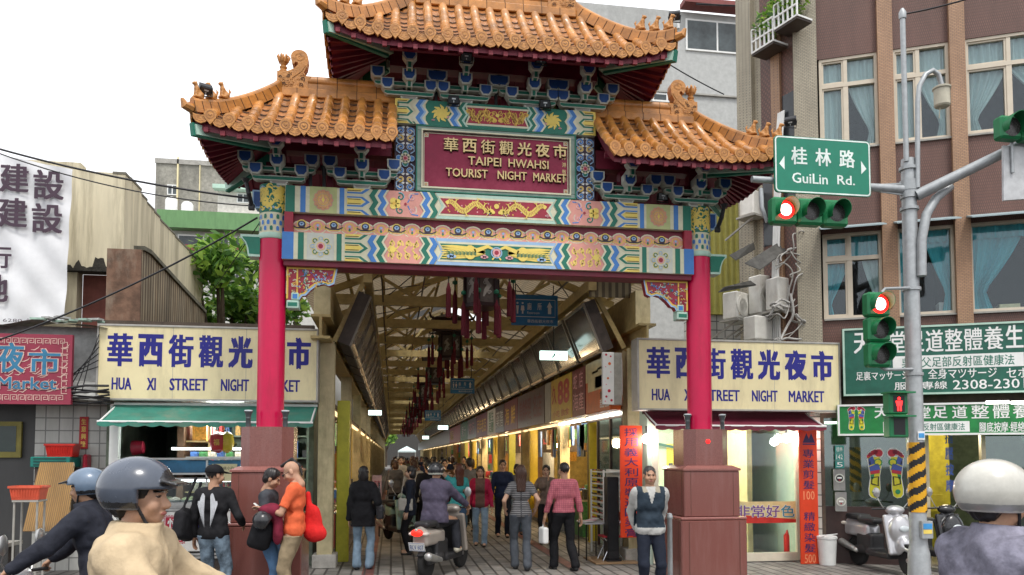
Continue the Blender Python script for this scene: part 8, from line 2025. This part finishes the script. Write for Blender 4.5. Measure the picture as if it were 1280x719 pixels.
 for i in (0, 1):
  S3 = Solid(.02); d = (an[i] - kn[i]); f2 = Vector((0, 1, 0)); f2 = (f2 - d.normalized() * f2.dot(d.normalized()) * .4).normalized(); c = an[i]
  S3.cap(c + Vector((0, -.02, -.045)) * s, c + f2 * .125 * s + Vector((0, 0, -.055)) * s, .042 * s, .036 * s); S3.cap(c, c + Vector((0, 0, -.04)) * s, .047 * s); V, Q = S3.mesh(h * .8); mesh_of('shoe', [(V, Q, np.zeros(len(Q), int))], shoe or SHOE, t)
 t.location = loc; t.rotation_euler = (0, 0, math.radians(face))
 info = dict(neck=neck, P0=P0, sh=sh, wr=wr, el=el, up=up, fw=fw, ht=ht, Rh=Rh, s=s, t=t, M=Matrix.Translation(loc) @ Matrix.Rotation(math.radians(face), 4, 'Z'), an=an)
 return info
def attach(info, name, solids, mats, pick=None):
 """Worn piece built in the person's own space."""
 t = info['t']; l, r = t.location.copy(), t.rotation_euler.copy(); t.location = (0, 0, 0); t.rotation_euler = (0, 0, 0)
 o = solid_object(name, solids, mats, t, pick); t.location = l; t.rotation_euler = r; return o
def helmet(info, mts, visor=True, h=.009, peak=False, open_face=True):
 s = Solid(.02); s.ell((0, -.015, .135), (.125, .145, .125)); s.minus(lambda P: f_ell(P, (0, -.005, .10), (.088, .11, .105)), .006)
 s.keep(lambda P: .045 - P[:, 2]) if not open_face else s.keep(lambda P: np.where(P[:, 1] > .035, .135 - P[:, 2], .055 - P[:, 2]))
 if peak or visor: s.box((0, .135, .160), (.075, .035, .006), .005, R=rotm('X', -14), k=.004)
 R, t, sc = info['Rh'], np.array(info['ht']), info['s']; V, Q = s.mesh(h); C = V[Q].mean(1)
 m = np.where((C[:, 1] > .10) & (C[:, 2] > .15), 1, np.where(np.abs(C[:, 2] - .075) < .012, 1, 0))
 par = info['t']; l, r = par.location.copy(), par.rotation_euler.copy(); par.location = (0, 0, 0); par.rotation_euler = (0, 0, 0)
 o = mesh_of('helmet', [xf((V, Q, m), R, t, sc=sc)], mts, par)
 st = Solid(.01)
 for q in (-1, 1): st.cap((q * .083, .02, .08), (q * .05, .05, .0), .007, .007)
 st.cap((-.05, .05, 0), (.05, .05, 0), .007); V, Q = st.mesh(.006); mesh_of('strap', [xf((V, Q, np.zeros(len(Q), int)), R, t, sc=sc)], M['black'], par)
 par.location = l; par.rotation_euler = r; return o
def solid_thing(name, label, cat, solids, mats, mat4, pick=None, group=None):
 o = solid_object(name, solids, mats, None, pick); o.matrix_world = mat4; return tag(o, label, cat, group)
# ------------------------------------------------------------------ motor scooters
def scooter(label, loc, face, panel, seat=None, plate='BLV 607', group=None):
 t = thing('motor_scooter', label, 'scooter', (0, 0, 0), 0, group); dk = mat('scooter_dark_plastic', (.022, .022, .024), .45)
 s = Solid(.03); s.cap((0, -.30, .58), (0, -.80, .70), .13, .085); s.box((0, -.52, .60), (.125, .33, .11), .06); s.cap((0, -.86, .70), (0, -.95, .74), .07, .03)
 V = s.mesh(.013); f = Solid(.03); f.box((0, .40, .60), (.21, .035, .31), .03, R=rotm('X', 14)); f.ell((0, .45, .68), (.18, .10, .22)); f.ell((0, .50, .44), (.12, .13, .16)); f.ell((0, .33, .97), (.15, .10, .075)); f.cap((0, .36, .75), (0, .33, .95), .07, .06); f.box((0, .66, .40), (.075, .19, .05), .045, R=rotm('X', -8)); f.minus(lambda P: np.maximum(f_cap(P, (-.2, .66, .24), (.2, .66, .24), .235, .235), np.abs(P[:, 0]) - .06), .01)
 W = f.mesh(.013); mesh_of('body_panel', [(V[0], V[1], np.zeros(len(V[1]), int)), (W[0], W[1], np.zeros(len(W[1]), int))], panel, t)
 u = Solid(.03); u.box((0, .08, .27), (.16, .30, .05), .03); u.box((0, -.30, .40), (.13, .20, .17), .05); u.cap((.10, -.35, .30), (.10, -.75, .27), .06, .05); u.box((0, .30, .55), (.16, .03, .27), .02, R=rotm('X', 14)); u.cap((0, .60, .24), (0, .36, .85), .028); u.box((0, -.74, .44), (.05, .14, .012), .01, R=rotm('X', 35)); solid_object('under_body', [(u, .014)], dk, t)
 q = Solid(.03); q.box((0, -.25, .765), (.125, .22, .045), .04); q.box((0, -.62, .805), (.115, .20, .045), .04); solid_object('seat', [(q, .011)], seat or dk, t)
 rim = mat('alloy_rim', (.42, .42, .43), .3, metal=.8); ty = mat('tyre_rubber', (.018, .018, .018), .85, bump=.4, bscale=120)
 for y in (.66, -.62):
  Mx = Matrix.Translation((0, y, .24)) @ Matrix.Rotation(1.5708, 4, 'Y'); b = MB(); b.lathe([(.165, -.035), (.20, -.05), (.23, -.035), (.24, 0), (.23, .035), (.20, .05), (.165, .035)], n=28, M=Mx); w = b.build('wheel', [ty], t, smooth=60)
  b = MB(); b.lathe([(.165, -.034), (.172, -.03), (.150, -.022), (.150, .022), (.172, .03), (.165, .034)], n=28, M=Mx); b.lathe([(.0, -.05), (.035, -.05), (.035, .05), (.0, .05)], n=12, M=Mx)
  for k in range(5): a = k * 1.2566; b.bar((0, y + .03 * math.cos(a), .24 + .03 * math.sin(a)), (0, y + .155 * math.cos(a), .24 + .155 * math.sin(a)), .04, .03)
  b.build('rim', [rim], w, smooth=40)
 b = MB(); b.tube([(-.34, .26, .985), (-.20, .31, .99), (0, .33, 1.0), (.20, .31, .99), (.34, .26, .985)], [.016, .014, .014, .014, .016], 8); hb = b.build('handlebar', [dk], t)
 for sx in (-1, 1):
  b = MB(); b.tube([(sx * .17, .30, 1.0), (sx * .25, .32, 1.10), (sx * .27, .29, 1.19)], .007, 6); b.lathe([(.0, -.012), (.045, -.012), (.058, 0), (.05, .022), (.0, .035)], n=14, M=Matrix.Translation((sx * .28, .29, 1.24)) @ Matrix.Rotation(-1.5708, 4, 'X') @ Matrix.Diagonal((1, 1.35, 1, 1))); b.build('mirror', [M['steelb'] if panel is not dk else dk], t, smooth=45)
 b = MB(); e = Solid(.01); e.ell((0, .545, .70), (.085, .03, .05)); solid_object('headlight', [(e, .008)], M['lens'], t)
 e = Solid(.01); e.ell((0, -.93, .70), (.095, .05, .055)); solid_object('tail_light', [(e, .009)], glow('tail_red', (.8, .02, .01), 1.3), t)
 for sx in (-1, 1): e = Solid(.01); e.ell((sx * .11, -.86, .68), (.04, .09, .032)); solid_object('indicator', [(e, .008)], mat('indicator_clear', (.6, .55, .5), .15), t)
 e = Solid(.02); e.cap((.15, -.45, .27), (.15, -.86, .36), .04, .062); solid_object('exhaust', [(e, .012)], M['steelb'], t)
 pl = Plane((0, -.935, .50), (1, 0, 0), (0, -.35, .94)); b = MB(); b.prism([(-.125, -.065), (.125, -.065), (.125, .065), (-.125, .065)], lambda u, v, w: pl(u, v, w), -.006, 0); pt = b.build('number_plate', [M['white']], t); d = Decor(pl, .001); d.stroke([(-.118, -.058), (.118, -.058), (.118, .058), (-.118, .058)], .006, 'b', 1, True); d.text(plate, -.105, -.04, .105, .03, 'b', 1, .01); d.build('lettering', {'b': mat('plate_blue', (.03, .10, .32), .5)}, pt)
 t.location = loc; t.rotation_euler = (0, 0, math.radians(face)); return t
RIDE = dict(pelvis=(0, -.33, .89), lean=4, feet=[(-.17, .12, .40), (.17, .12, .40)], hands=[(-.33, .20, 1.02), (.33, .20, 1.02)], hk='grip')
SIL = mat('scooter_silver', (.50, .50, .52), .3, metal=.5, coat=.4, var=.06); SBLK = mat('scooter_black', (.02, .021, .024), .25, coat=.4); SGRN = mat('scooter_sage', (.20, .30, .25), .35, coat=.3); SGLD = mat('scooter_champagne', (.46, .41, .36), .3, metal=.4, coat=.4, var=.05)
# ---- the standing figures by the gate
c = fab
camo = fab('faded_denim', (.14, .19, .24), .75, 7); jean = fab('pale_jeans', (.22, .31, .40), .3, 5); jean2 = fab('blue_jeans', (.07, .14, .25), .3, 5); navy = fab('navy', (.012, .016, .028)); blk = fab('black', (.010, .010, .012), .3)
I = person('man in orange T-shirt and khaki trousers reading his phone beside the plinth', (-1.13, 9.42, 0), 84, 1.76, fab('orange', (.70, .13, .05), .12), fab('khaki', (.27, .21, .13), .2), 0, ('mohawk', 0), hands=[(-.12, .32, 1.16), (.10, .33, 1.15)], look=(0, -28), sleeve=.75, hem=-.12, feet=[(-.11, -.02, .08), (.10, .06, .08)], lean=-1, cuffw=1.15, h=.012, hh=.006, palm=[(0, -.5, 1), (0, -.5, 1)])
e = Solid(.01); e.cap((-.085, .085, .105), (.085, .085, .105), .004); e.ell((-.036, .108, .105), (.026, .006, .016)).ell((.036, .108, .105), (.026, .006, .016)).cap((-.08, .0, .11), (-.07, .095, .107), .004).cap((.08, 0, .11), (.07, .095, .107), .004); V, Q = e.mesh(.005); tt_ = I['t']; l_, r_ = tt_.location.copy(), tt_.rotation_euler.copy(); tt_.location = (0, 0, 0); tt_.rotation_euler = (0, 0, 0); mesh_of('sunglasses', [xf((V, Q, np.zeros(len(Q), int)), I['Rh'], I['ht'], sc=I['s'])], M['black'], tt_); tt_.location = l_; tt_.rotation_euler = r_
p = I['M'] @ Vector((-.01, .43, 1.21)); b = MB(); b.box((0, 0, 0), (.06, .012, .11), 0, M=Matrix.Translation(p) @ Matrix.Rotation(1.46, 4, 'Z') @ Matrix.Rotation(-.9, 4, 'X'), ch=.004); tag(b.build('phone', [M['white']]), 'small white phone in the hands of the man in orange', 'phone')
e = Solid(.05); e.ell((0, -.02, -.04), (.07, .13, .26), R=rotm('X', -14)); e.ell((0, -.06, -.16), (.09, .17, .13)); e.cap((0, .06, .10), (0, .14, .36), .06, .03); e.disp = lambda P: .012 * fold_noise(P, 18, 1); solid_thing('red_bag', 'bright red cloth bag hanging from the shoulder of the man in orange', 'bag', [(e, .014)], fab('red_bag', (.62, .02, .02), .15), I['M'] @ Matrix.Translation((.20, -.17, 1.02)) @ Matrix.Rotation(.2, 4, 'X') @ Matrix.Scale(.86, 4))
hat = fab('wing_shirt', (.012, .012, .014), .3)
I = person('man with white wings on his black shirt and a cap at the food stall', (-2.06, 9.5, 0), -12, 1.70, hat, camo, 1, ('crop', 0), hands=[(-.27, .08, .85), (.27, .20, 1.0)], look=(-35, -4), sleeve=1.9, hem=-.08, cuffw=1.2, bulk=1.05, h=.012, hh=.006)
e = Solid(.015); e.ell((0, -.015, .15), (.094, .112, .088)); e.box((0, .12, .145), (.07, .06, .006), .005, R=rotm('X', -10)); e.keep(lambda P: .13 - P[:, 2]); V, Q = e.mesh(.008); par = I['t']; l_, r_ = par.location.copy(), par.rotation_euler.copy(); par.location = (0, 0, 0); par.rotation_euler = (0, 0, 0); mesh_of('cap', [xf((V, Q, np.zeros(len(Q), int)), I['Rh'], I['ht'], sc=I['s'])], blk, par)
d = Decor(lambda u, v, w: Vector((u, -.145 - .03 * math.cos(u * 5) * (1 - abs(v)) + .30 * max(0, abs(u) - .10) - w, 1.22 + v)), .002); r0 = random.Random(3)
for q in (-1, 1):
 for k in range(15): t_ = k / 14; x0 = q * (.035 + .075 * t_); zt_ = .15 - .09 * (1 - math.sin(math.pi * min(1, t_ + .25))); zb_ = -.02 - .22 * (1 - t_) ** .7; d.stroke([(x0, zt_), (x0 + q * .006, (zt_ + zb_) / 2), (q * (.035 + .06 * t_), zb_)], [.0065, .005, .001], 'w', 1 + k % 3)
d.build('wing_print', {'w': mat('wing_print', (.55, .57, .60), .7)}, par); par.location = l_; par.rotation_euler = r_
e = Solid(.04); e.box((0, 0, 0), (.07, .17, .16), .05); e.ell((0, .02, .17), (.05, .12, .05)); e.cap((0, .10, .15), (.06, .16, .55), .018); e.cap((0, -.10, .15), (.06, .02, .58), .018); e.disp = lambda P: .006 * fold_noise(P, 24, 1); solid_thing('shoulder_bag', 'black shoulder bag on the back of the man with the wing shirt', 'bag', [(e, .013)], blk, I['M'] @ Matrix.Translation((-.33, -.06, .98)) @ Matrix.Rotation(-.25, 4, 'X'))
I = person('man in dark grey shirt standing half hidden behind the man in orange', (-1.46, 9.62, 0), -95, 1.66, fab('charcoal', (.05, .055, .065)), jean2, 1, ('short', 0), hands=[(-.10, .26, .98), (.12, .22, 1.0)], look=(0, -22), sleeve=.8)
e = Solid(.04); e.box((0, 0, 0), (.13, .09, .17), .07); e.ell((0, -.07, -.04), (.10, .05, .10)); e.cap((.03, 0, .15), (.05, .02, .36), .014); solid_thing('backpack', 'black backpack held low in front of the granite plinth', 'bag', [(e, .013)], blk, Matrix.Translation((-1.50, 9.36, .88)) @ Matrix.Rotation(.3, 4, 'Y'))
e = Solid(.05); e.ell((0, 0, 0), (.10, .12, .09)); e.ell((.06, 0, -.2), (.06, .09, .2)); e.ell((-.05, -.03, .02), (.11, .08, .05)); e.disp = lambda P: .01 * fold_noise(P, 26, 4); solid_thing('folded_jacket', 'maroon jacket draped over an arm beside the man in orange', 'jacket', [(e, .013)], fab('wine', (.17, .015, .035), .3), Matrix.Translation((-1.36, 9.30, 1.16)))
e = Solid(.03); e.ell((0, 0, 0), (.115, .13, .115)); e.minus(lambda P: f_ell(P, (.1, 0, -.06), (.09, .09, .08)), .01); solid_thing('spare_helmet', 'glossy black helmet hanging above the backpack', 'helmet', [(e, .011)], SBLK, Matrix.Translation((-1.46, 9.22, 1.06)))
grey_s = fab('pale_grey_shirt', (.42, .42, .40), .1); vest = fab('navy_vest', (.022, .035, .05), .2); tanc = fab('tan_collar', (.30, .27, .21), .1)
def vestpick(C, j):
 s = j['s']; x, y, z = np.abs(C[:, 0]), C[:, 1], C[:, 2]; zc = j['neck'].z; m = np.where((x < .178 * s) & (z > zc - .5 * s), 1, 0)
 m[(z > zc - .06 * s) & (x < .11 * s)] = 2; m[(y > .05) & (x < .008 * s + .26 * np.maximum(0, z - (zc - .20 * s))) & (z > zc - .20 * s)] = 0; return m
I = person('grey haired man in navy vest standing with hands behind his back', (3.17, 9.2, 0), 174, 1.68, ([grey_s, vest, tanc], vestpick), navy, 1, ('crop', 2), hands=[(-.14, -.20, .90), (.14, -.20, .90)], sleeve=1.95, hem=-.07, coat=.013, h=.011, hh=.0055)
# ---- people in the lane mouth
I = person('woman in long black coat and pale jeans seen from behind near the first column', (-.44, 12.5, 0), -6, 1.64, blk, jean, 0, ('bob', 0), fem=True, hem=-.20, coat=.018, hands=[(-.24, .05, .82), (.22, .08, .95)], cuffw=1.25)
e = Solid(.03); e.box((0, 0, 0), (.06, .13, .12), .03); e.cap((0, .08, .1), (-.03, .02, .45), .012); e.cap((0, -.08, .1), (-.03, -.02, .45), .012); solid_thing('handbag', 'shiny black handbag on the arm of the woman in the black coat', 'bag', [(e, .012)], SBLK, I['M'] @ Matrix.Translation((.27, .02, .92)))
I = person('woman with ponytail in dark suit with a pale shoulder bag facing the columns', (.34, 14.3, 0), 82, 1.62, navy, blk, 2, ('bob', 0), fem=True, coat=.012, hem=-.16)
e = Solid(.02); e.box((0, 0, 0), (.05, .13, .11), .02); e.cap((0, .09, .1), (.02, .03, .5), .010); solid_thing('pale_bag', 'pale grey shoulder bag of the woman in the dark suit', 'bag', [(e, .012)], fab('pale_bag', (.42, .40, .36), .08), I['M'] @ Matrix.Translation((-.2, .06, .92)))
person('woman with long red brown hair in turquoise top lifting her hand', (1.25, 14.6, 0), 20, 1.66, fab('turquoise', (.06, .36, .36), .15), jean2, 2, ('long', 3), fem=True, hands=[(-.16, .18, 1.50), (.24, .05, .85)], sleeve=.5)
def trackpick(C, j):
 m = np.where(np.abs(C[:, 0]) < .10 * j['s'], 1, 0); return m
person('smiling woman in crimson sleeved jacket with beige scarf walking to the street', (1.76, 15.4, 0), 172, 1.60, ([fab('crimson', (.45, .02, .07), .12), fab('brown_front', (.17, .10, .075), .2)], trackpick), jean, 2, ('long', 0), fem=True, coat=.012, hem=-.14, feet=[(-.09, .14, .08), (.09, -.12, .08)], hh=.006)
stripe = tilemat('striped_knit', (.50, .49, .48), (.44, .43, .42), (.06, .06, .065), 3, .028, .45, .8, .2, 'XZ', 0, .2)
person('woman in striped short sleeved top and grey trousers walking into the lane', (2.03, 12.1, 0), -4, 1.66, stripe, fab('grey_trousers', (.075, .085, .10), .15), 2, ('long', 1), fem=True, sleeve=.6, hem=-.06, feet=[(-.08, .10, .08), (.09, -.16, .09)], hands=[(-.25, .10, .98), (.25, .06, .98)], cuffw=1.2, h=.012)
I = person('man in pink checked shirt and black trousers walking into the lane', (2.70, 11.95, 0), 14, 1.70, tilemat('pink_check', (.50, .14, .17), (.46, .12, .155), (.30, .07, .10), .03, .03, .12, .8, .1, 'XZ', 0, .2), blk, 1, ('crop', 0), sleeve=2.0, hem=.0, feet=[(-.10, .16, .08), (.12, -.16, .09)], hands=[(-.30, .08, .84), (.27, -.06, .84)], cuffw=1.2, h=.012, bulk=1.08)
e = Solid(.03); e.box((0, 0, 0), (.05, .10, .13), .03); e.cap((0, .03, .12), (0, 0, .22), .008); solid_thing('carrier_bag', 'thin white carrier bag in the hand of the man in pink', 'bag', [(e, .012)], M['white'], I['M'] @ Matrix.Translation((-.31, .10, .55)))
person('shop woman resting her chin on her hand beside the lit shopfront', (3.15, 15.6, 0), 165, 1.62, fab('olive_top', (.20, .15, .12)), blk, 2, ('bob', 0), fem=True, hands=[(-.06, .16, 1.38), (.2, .16, 1.10)])
person('shopkeeper behind the sunglasses rack', (4.45, 14.3, 0), 110, 1.66, fab('dark_red', (.10, .04, .04)), blk, 1, ('short', 0))
person('stylist in dark shirt bending over inside the salon', (6.1, 14.0, 0), 150, 1.66, fab('stylist', (.04, .03, .035)), blk, 2, ('bob', 0), fem=True, lean=16, hands=[(-.12, .36, 1.05), (.14, .36, 1.05)])
I = person('woman seated behind the orange basket at the far left shop', (-6.9, 12.55, 0), 178, 1.58, fab('seated_dark', (.03, .03, .035)), blk, 2, ('bob', 0), fem=True, pelvis=(0, -.1, .52), feet=[(-.12, .36, .08), (.12, .36, .08)], hands=[(-.14, .3, .74), (.14, .3, .74)])
b = MB(); b.lathe([(.16, .40), (.17, .42), (.17, .44), (.0, .445)], (-6.9, 12.64, 0), 16); [b.tube([(-6.9 + .12 * a, 12.64 + .12 * c2, .41), (-6.9 + .16 * a, 12.64 + .16 * c2, 0)], .014, 6) for a in (-1, 1) for c2 in (-1, 1)]; tag(b.build('stool', [mat('stool_red', (.4, .03, .03), .4)]), 'round red stool under the woman seated at the far left shop', 'stool')
person('person in maroon checked coat at the picture edge by the stall table', (-6.35, 10.4, 0), 100, 1.66, fab('maroon_coat', (.055, .02, .025), .5), blk, 1, ('short', 0), coat=.015)
# ---- crowd further down the lane
protos = []; CR = 'crowd walking further down the lane'
cl_ = [('black coat', fab('c0', (.012, .012, .014))), ('brown jacket', fab('c1', (.085, .045, .022))), ('grey jacket', fab('c2', (.11, .11, .12))), ('dark red coat', fab('c3', (.16, .02, .03))), ('olive jacket', fab('c4', (.06, .06, .035))), ('pale top', fab('c5', (.40, .38, .34))), ('navy jacket', fab('c6', (.02, .03, .07)))]
spec = [dict(face=5, hair=('short', 0), feet=[(-.09, .14, .08), (.1, -.12, .08)]), dict(face=-4, hair=('long', 0), fem=True, feet=[(-.09, -.1, .08), (.09, .14, .08)]), dict(face=176, hair=('short', 0), feet=[(-.09, .14, .08), (.1, -.1, .08)]), dict(face=184, hair=('bob', 0), fem=True), dict(face=8, hair=('bob', 1), fem=True, coat=.015, hem=-.18)]
rc = random.Random(21); spots = []
for i in range(66):
 y = 16.2 + i * .40 + (i * i) * .006; spots.append((rc.uniform(.1, 2.6) if i > 3 else (.75, 1.05, 2.45, 2.85)[i], y))
for i, (x, y) in enumerate(spots):
 k = i % 5; nm, mt = cl_[(i * 3 + i // 5) % 7]; lab = 'person in %s %s the lane, %s' % (nm, 'walking up' if k not in (2, 3) else 'coming down', 'seen over the helmet of the rider' if y < 21 else 'deep among the other walkers')
 if i < 5:
  kw = dict(spec[k]); f = kw.pop('face'); I = person(lab, (x, y, 0), f, 1.62 + .1 * (k % 2 == 0), mt, [blk, jean2, navy, jean, blk][k], k % 3, h=.02, hh=.011, group=CR, **kw); protos.append(I['t'])
 else:
  o = copy_tree(protos[k]); o.location = (x, y, 0); o.scale = (1, 1, rc.uniform(.95, 1.05)); o.rotation_euler.z += rc.uniform(-.4, .4); o['label'] = lab
  for ch in o.children:
   if ch.name.split('.')[0] in ('shirt', 'jacket'): ch.material_slots[0].link = 'OBJECT'; ch.material_slots[0].material = mt
# ---- riders
purple = fab('plum_jacket', (.075, .065, .10), .2); sx, sy, sf = .80, 11.95, -28
scooter('champagne scooter with glowing red tail lamp ridden into the lane', (sx, sy, 0), sf, SGLD, plate='BLV 607')
I = person('rider in plum jacket and black helmet on the champagne scooter', (sx, sy, 0), sf, 1.72, purple, fab('rider_trousers', (.03, .032, .04)), 1, None, coat=.018, hem=-.09, bulk=1.12, shoe=mat('shoe_cream', (.5, .47, .38), .6), h=.012, **RIDE); helmet(I, [SBLK, M['silver']])
scooter('sage green scooter parked among the walkers in the lane', (.15, 16.4, 0), 200, SGRN, plate='')
p = at(1103, 690, 11.15); sc_ = scooter('silver scooter parked behind the street pole', (p.x, 11.15, 0), 180, SIL, plate='')
scooter('black scooter parked behind the silver one', (p.x + .9, 11.2, 0), 184, SBLK, plate='')
RZ0 = -.1
I = person('nearest rider in beige jacket with a dark grey helmet passing the camera', (-.73, 3.42, RZ0), -92, 1.85, fab('beige_jacket', (.50, .39, .25), .12), fab('rider_dark', (.03, .03, .035)), 0, ('short', 0), coat=.022, hem=-.1, bulk=1.1, fold=1.7, h=.010, hh=.005, look=(-4, 0), **{**RIDE, 'pelvis': (0, -.33, .94)}); helmet(I, [mat('helmet_slate', (.07, .085, .115), .25, coat=.5), SBLK], h=.007)
scooter('dark scooter under the rider in the beige jacket', (-.73, 3.42, RZ0), -92, SBLK, plate='')
I = person('rider in dark jacket and blue grey cap helmet riding towards the far left', (-2.53, 6.5, RZ0), 88, 1.80, fab('rider_navy', (.02, .022, .032), .3), fab('rider_blue', (.018, .025, .05)), 1, ('short', 0), coat=.02, hem=-.08, h=.012, **{**RIDE, 'pelvis': (0, -.30, .92), 'lean': 14}); helmet(I, [mat('helmet_blue', (.12, .17, .24), .3, coat=.4), SBLK])
scooter('grey scooter under the rider heading to the far left', (-2.53, 6.5, RZ0), 88, SIL, plate='')
cam_ = fab('camo_grey', (.17, .165, .21), .7, 6); I = person('rider in grey camouflage jacket with a pearl white helmet at the street pole', (2.78, 2.85, RZ0), -88, 1.84, cam_, navy, 1, ('short', 0), coat=.022, hem=-.1, bulk=1.1, fold=1.6, h=.011, hh=.006, **{**RIDE, 'pelvis': (0, -.33, .94)}); helmet(I, [mat('helmet_pearl', (.50, .49, .44), .22, coat=.5), M['steelb']], h=.008)
scooter('dark red scooter under the rider in camouflage', (2.78, 2.85, RZ0), -88, mat('scooter_red', (.2, .02, .025), .3, coat=.4), plate='')
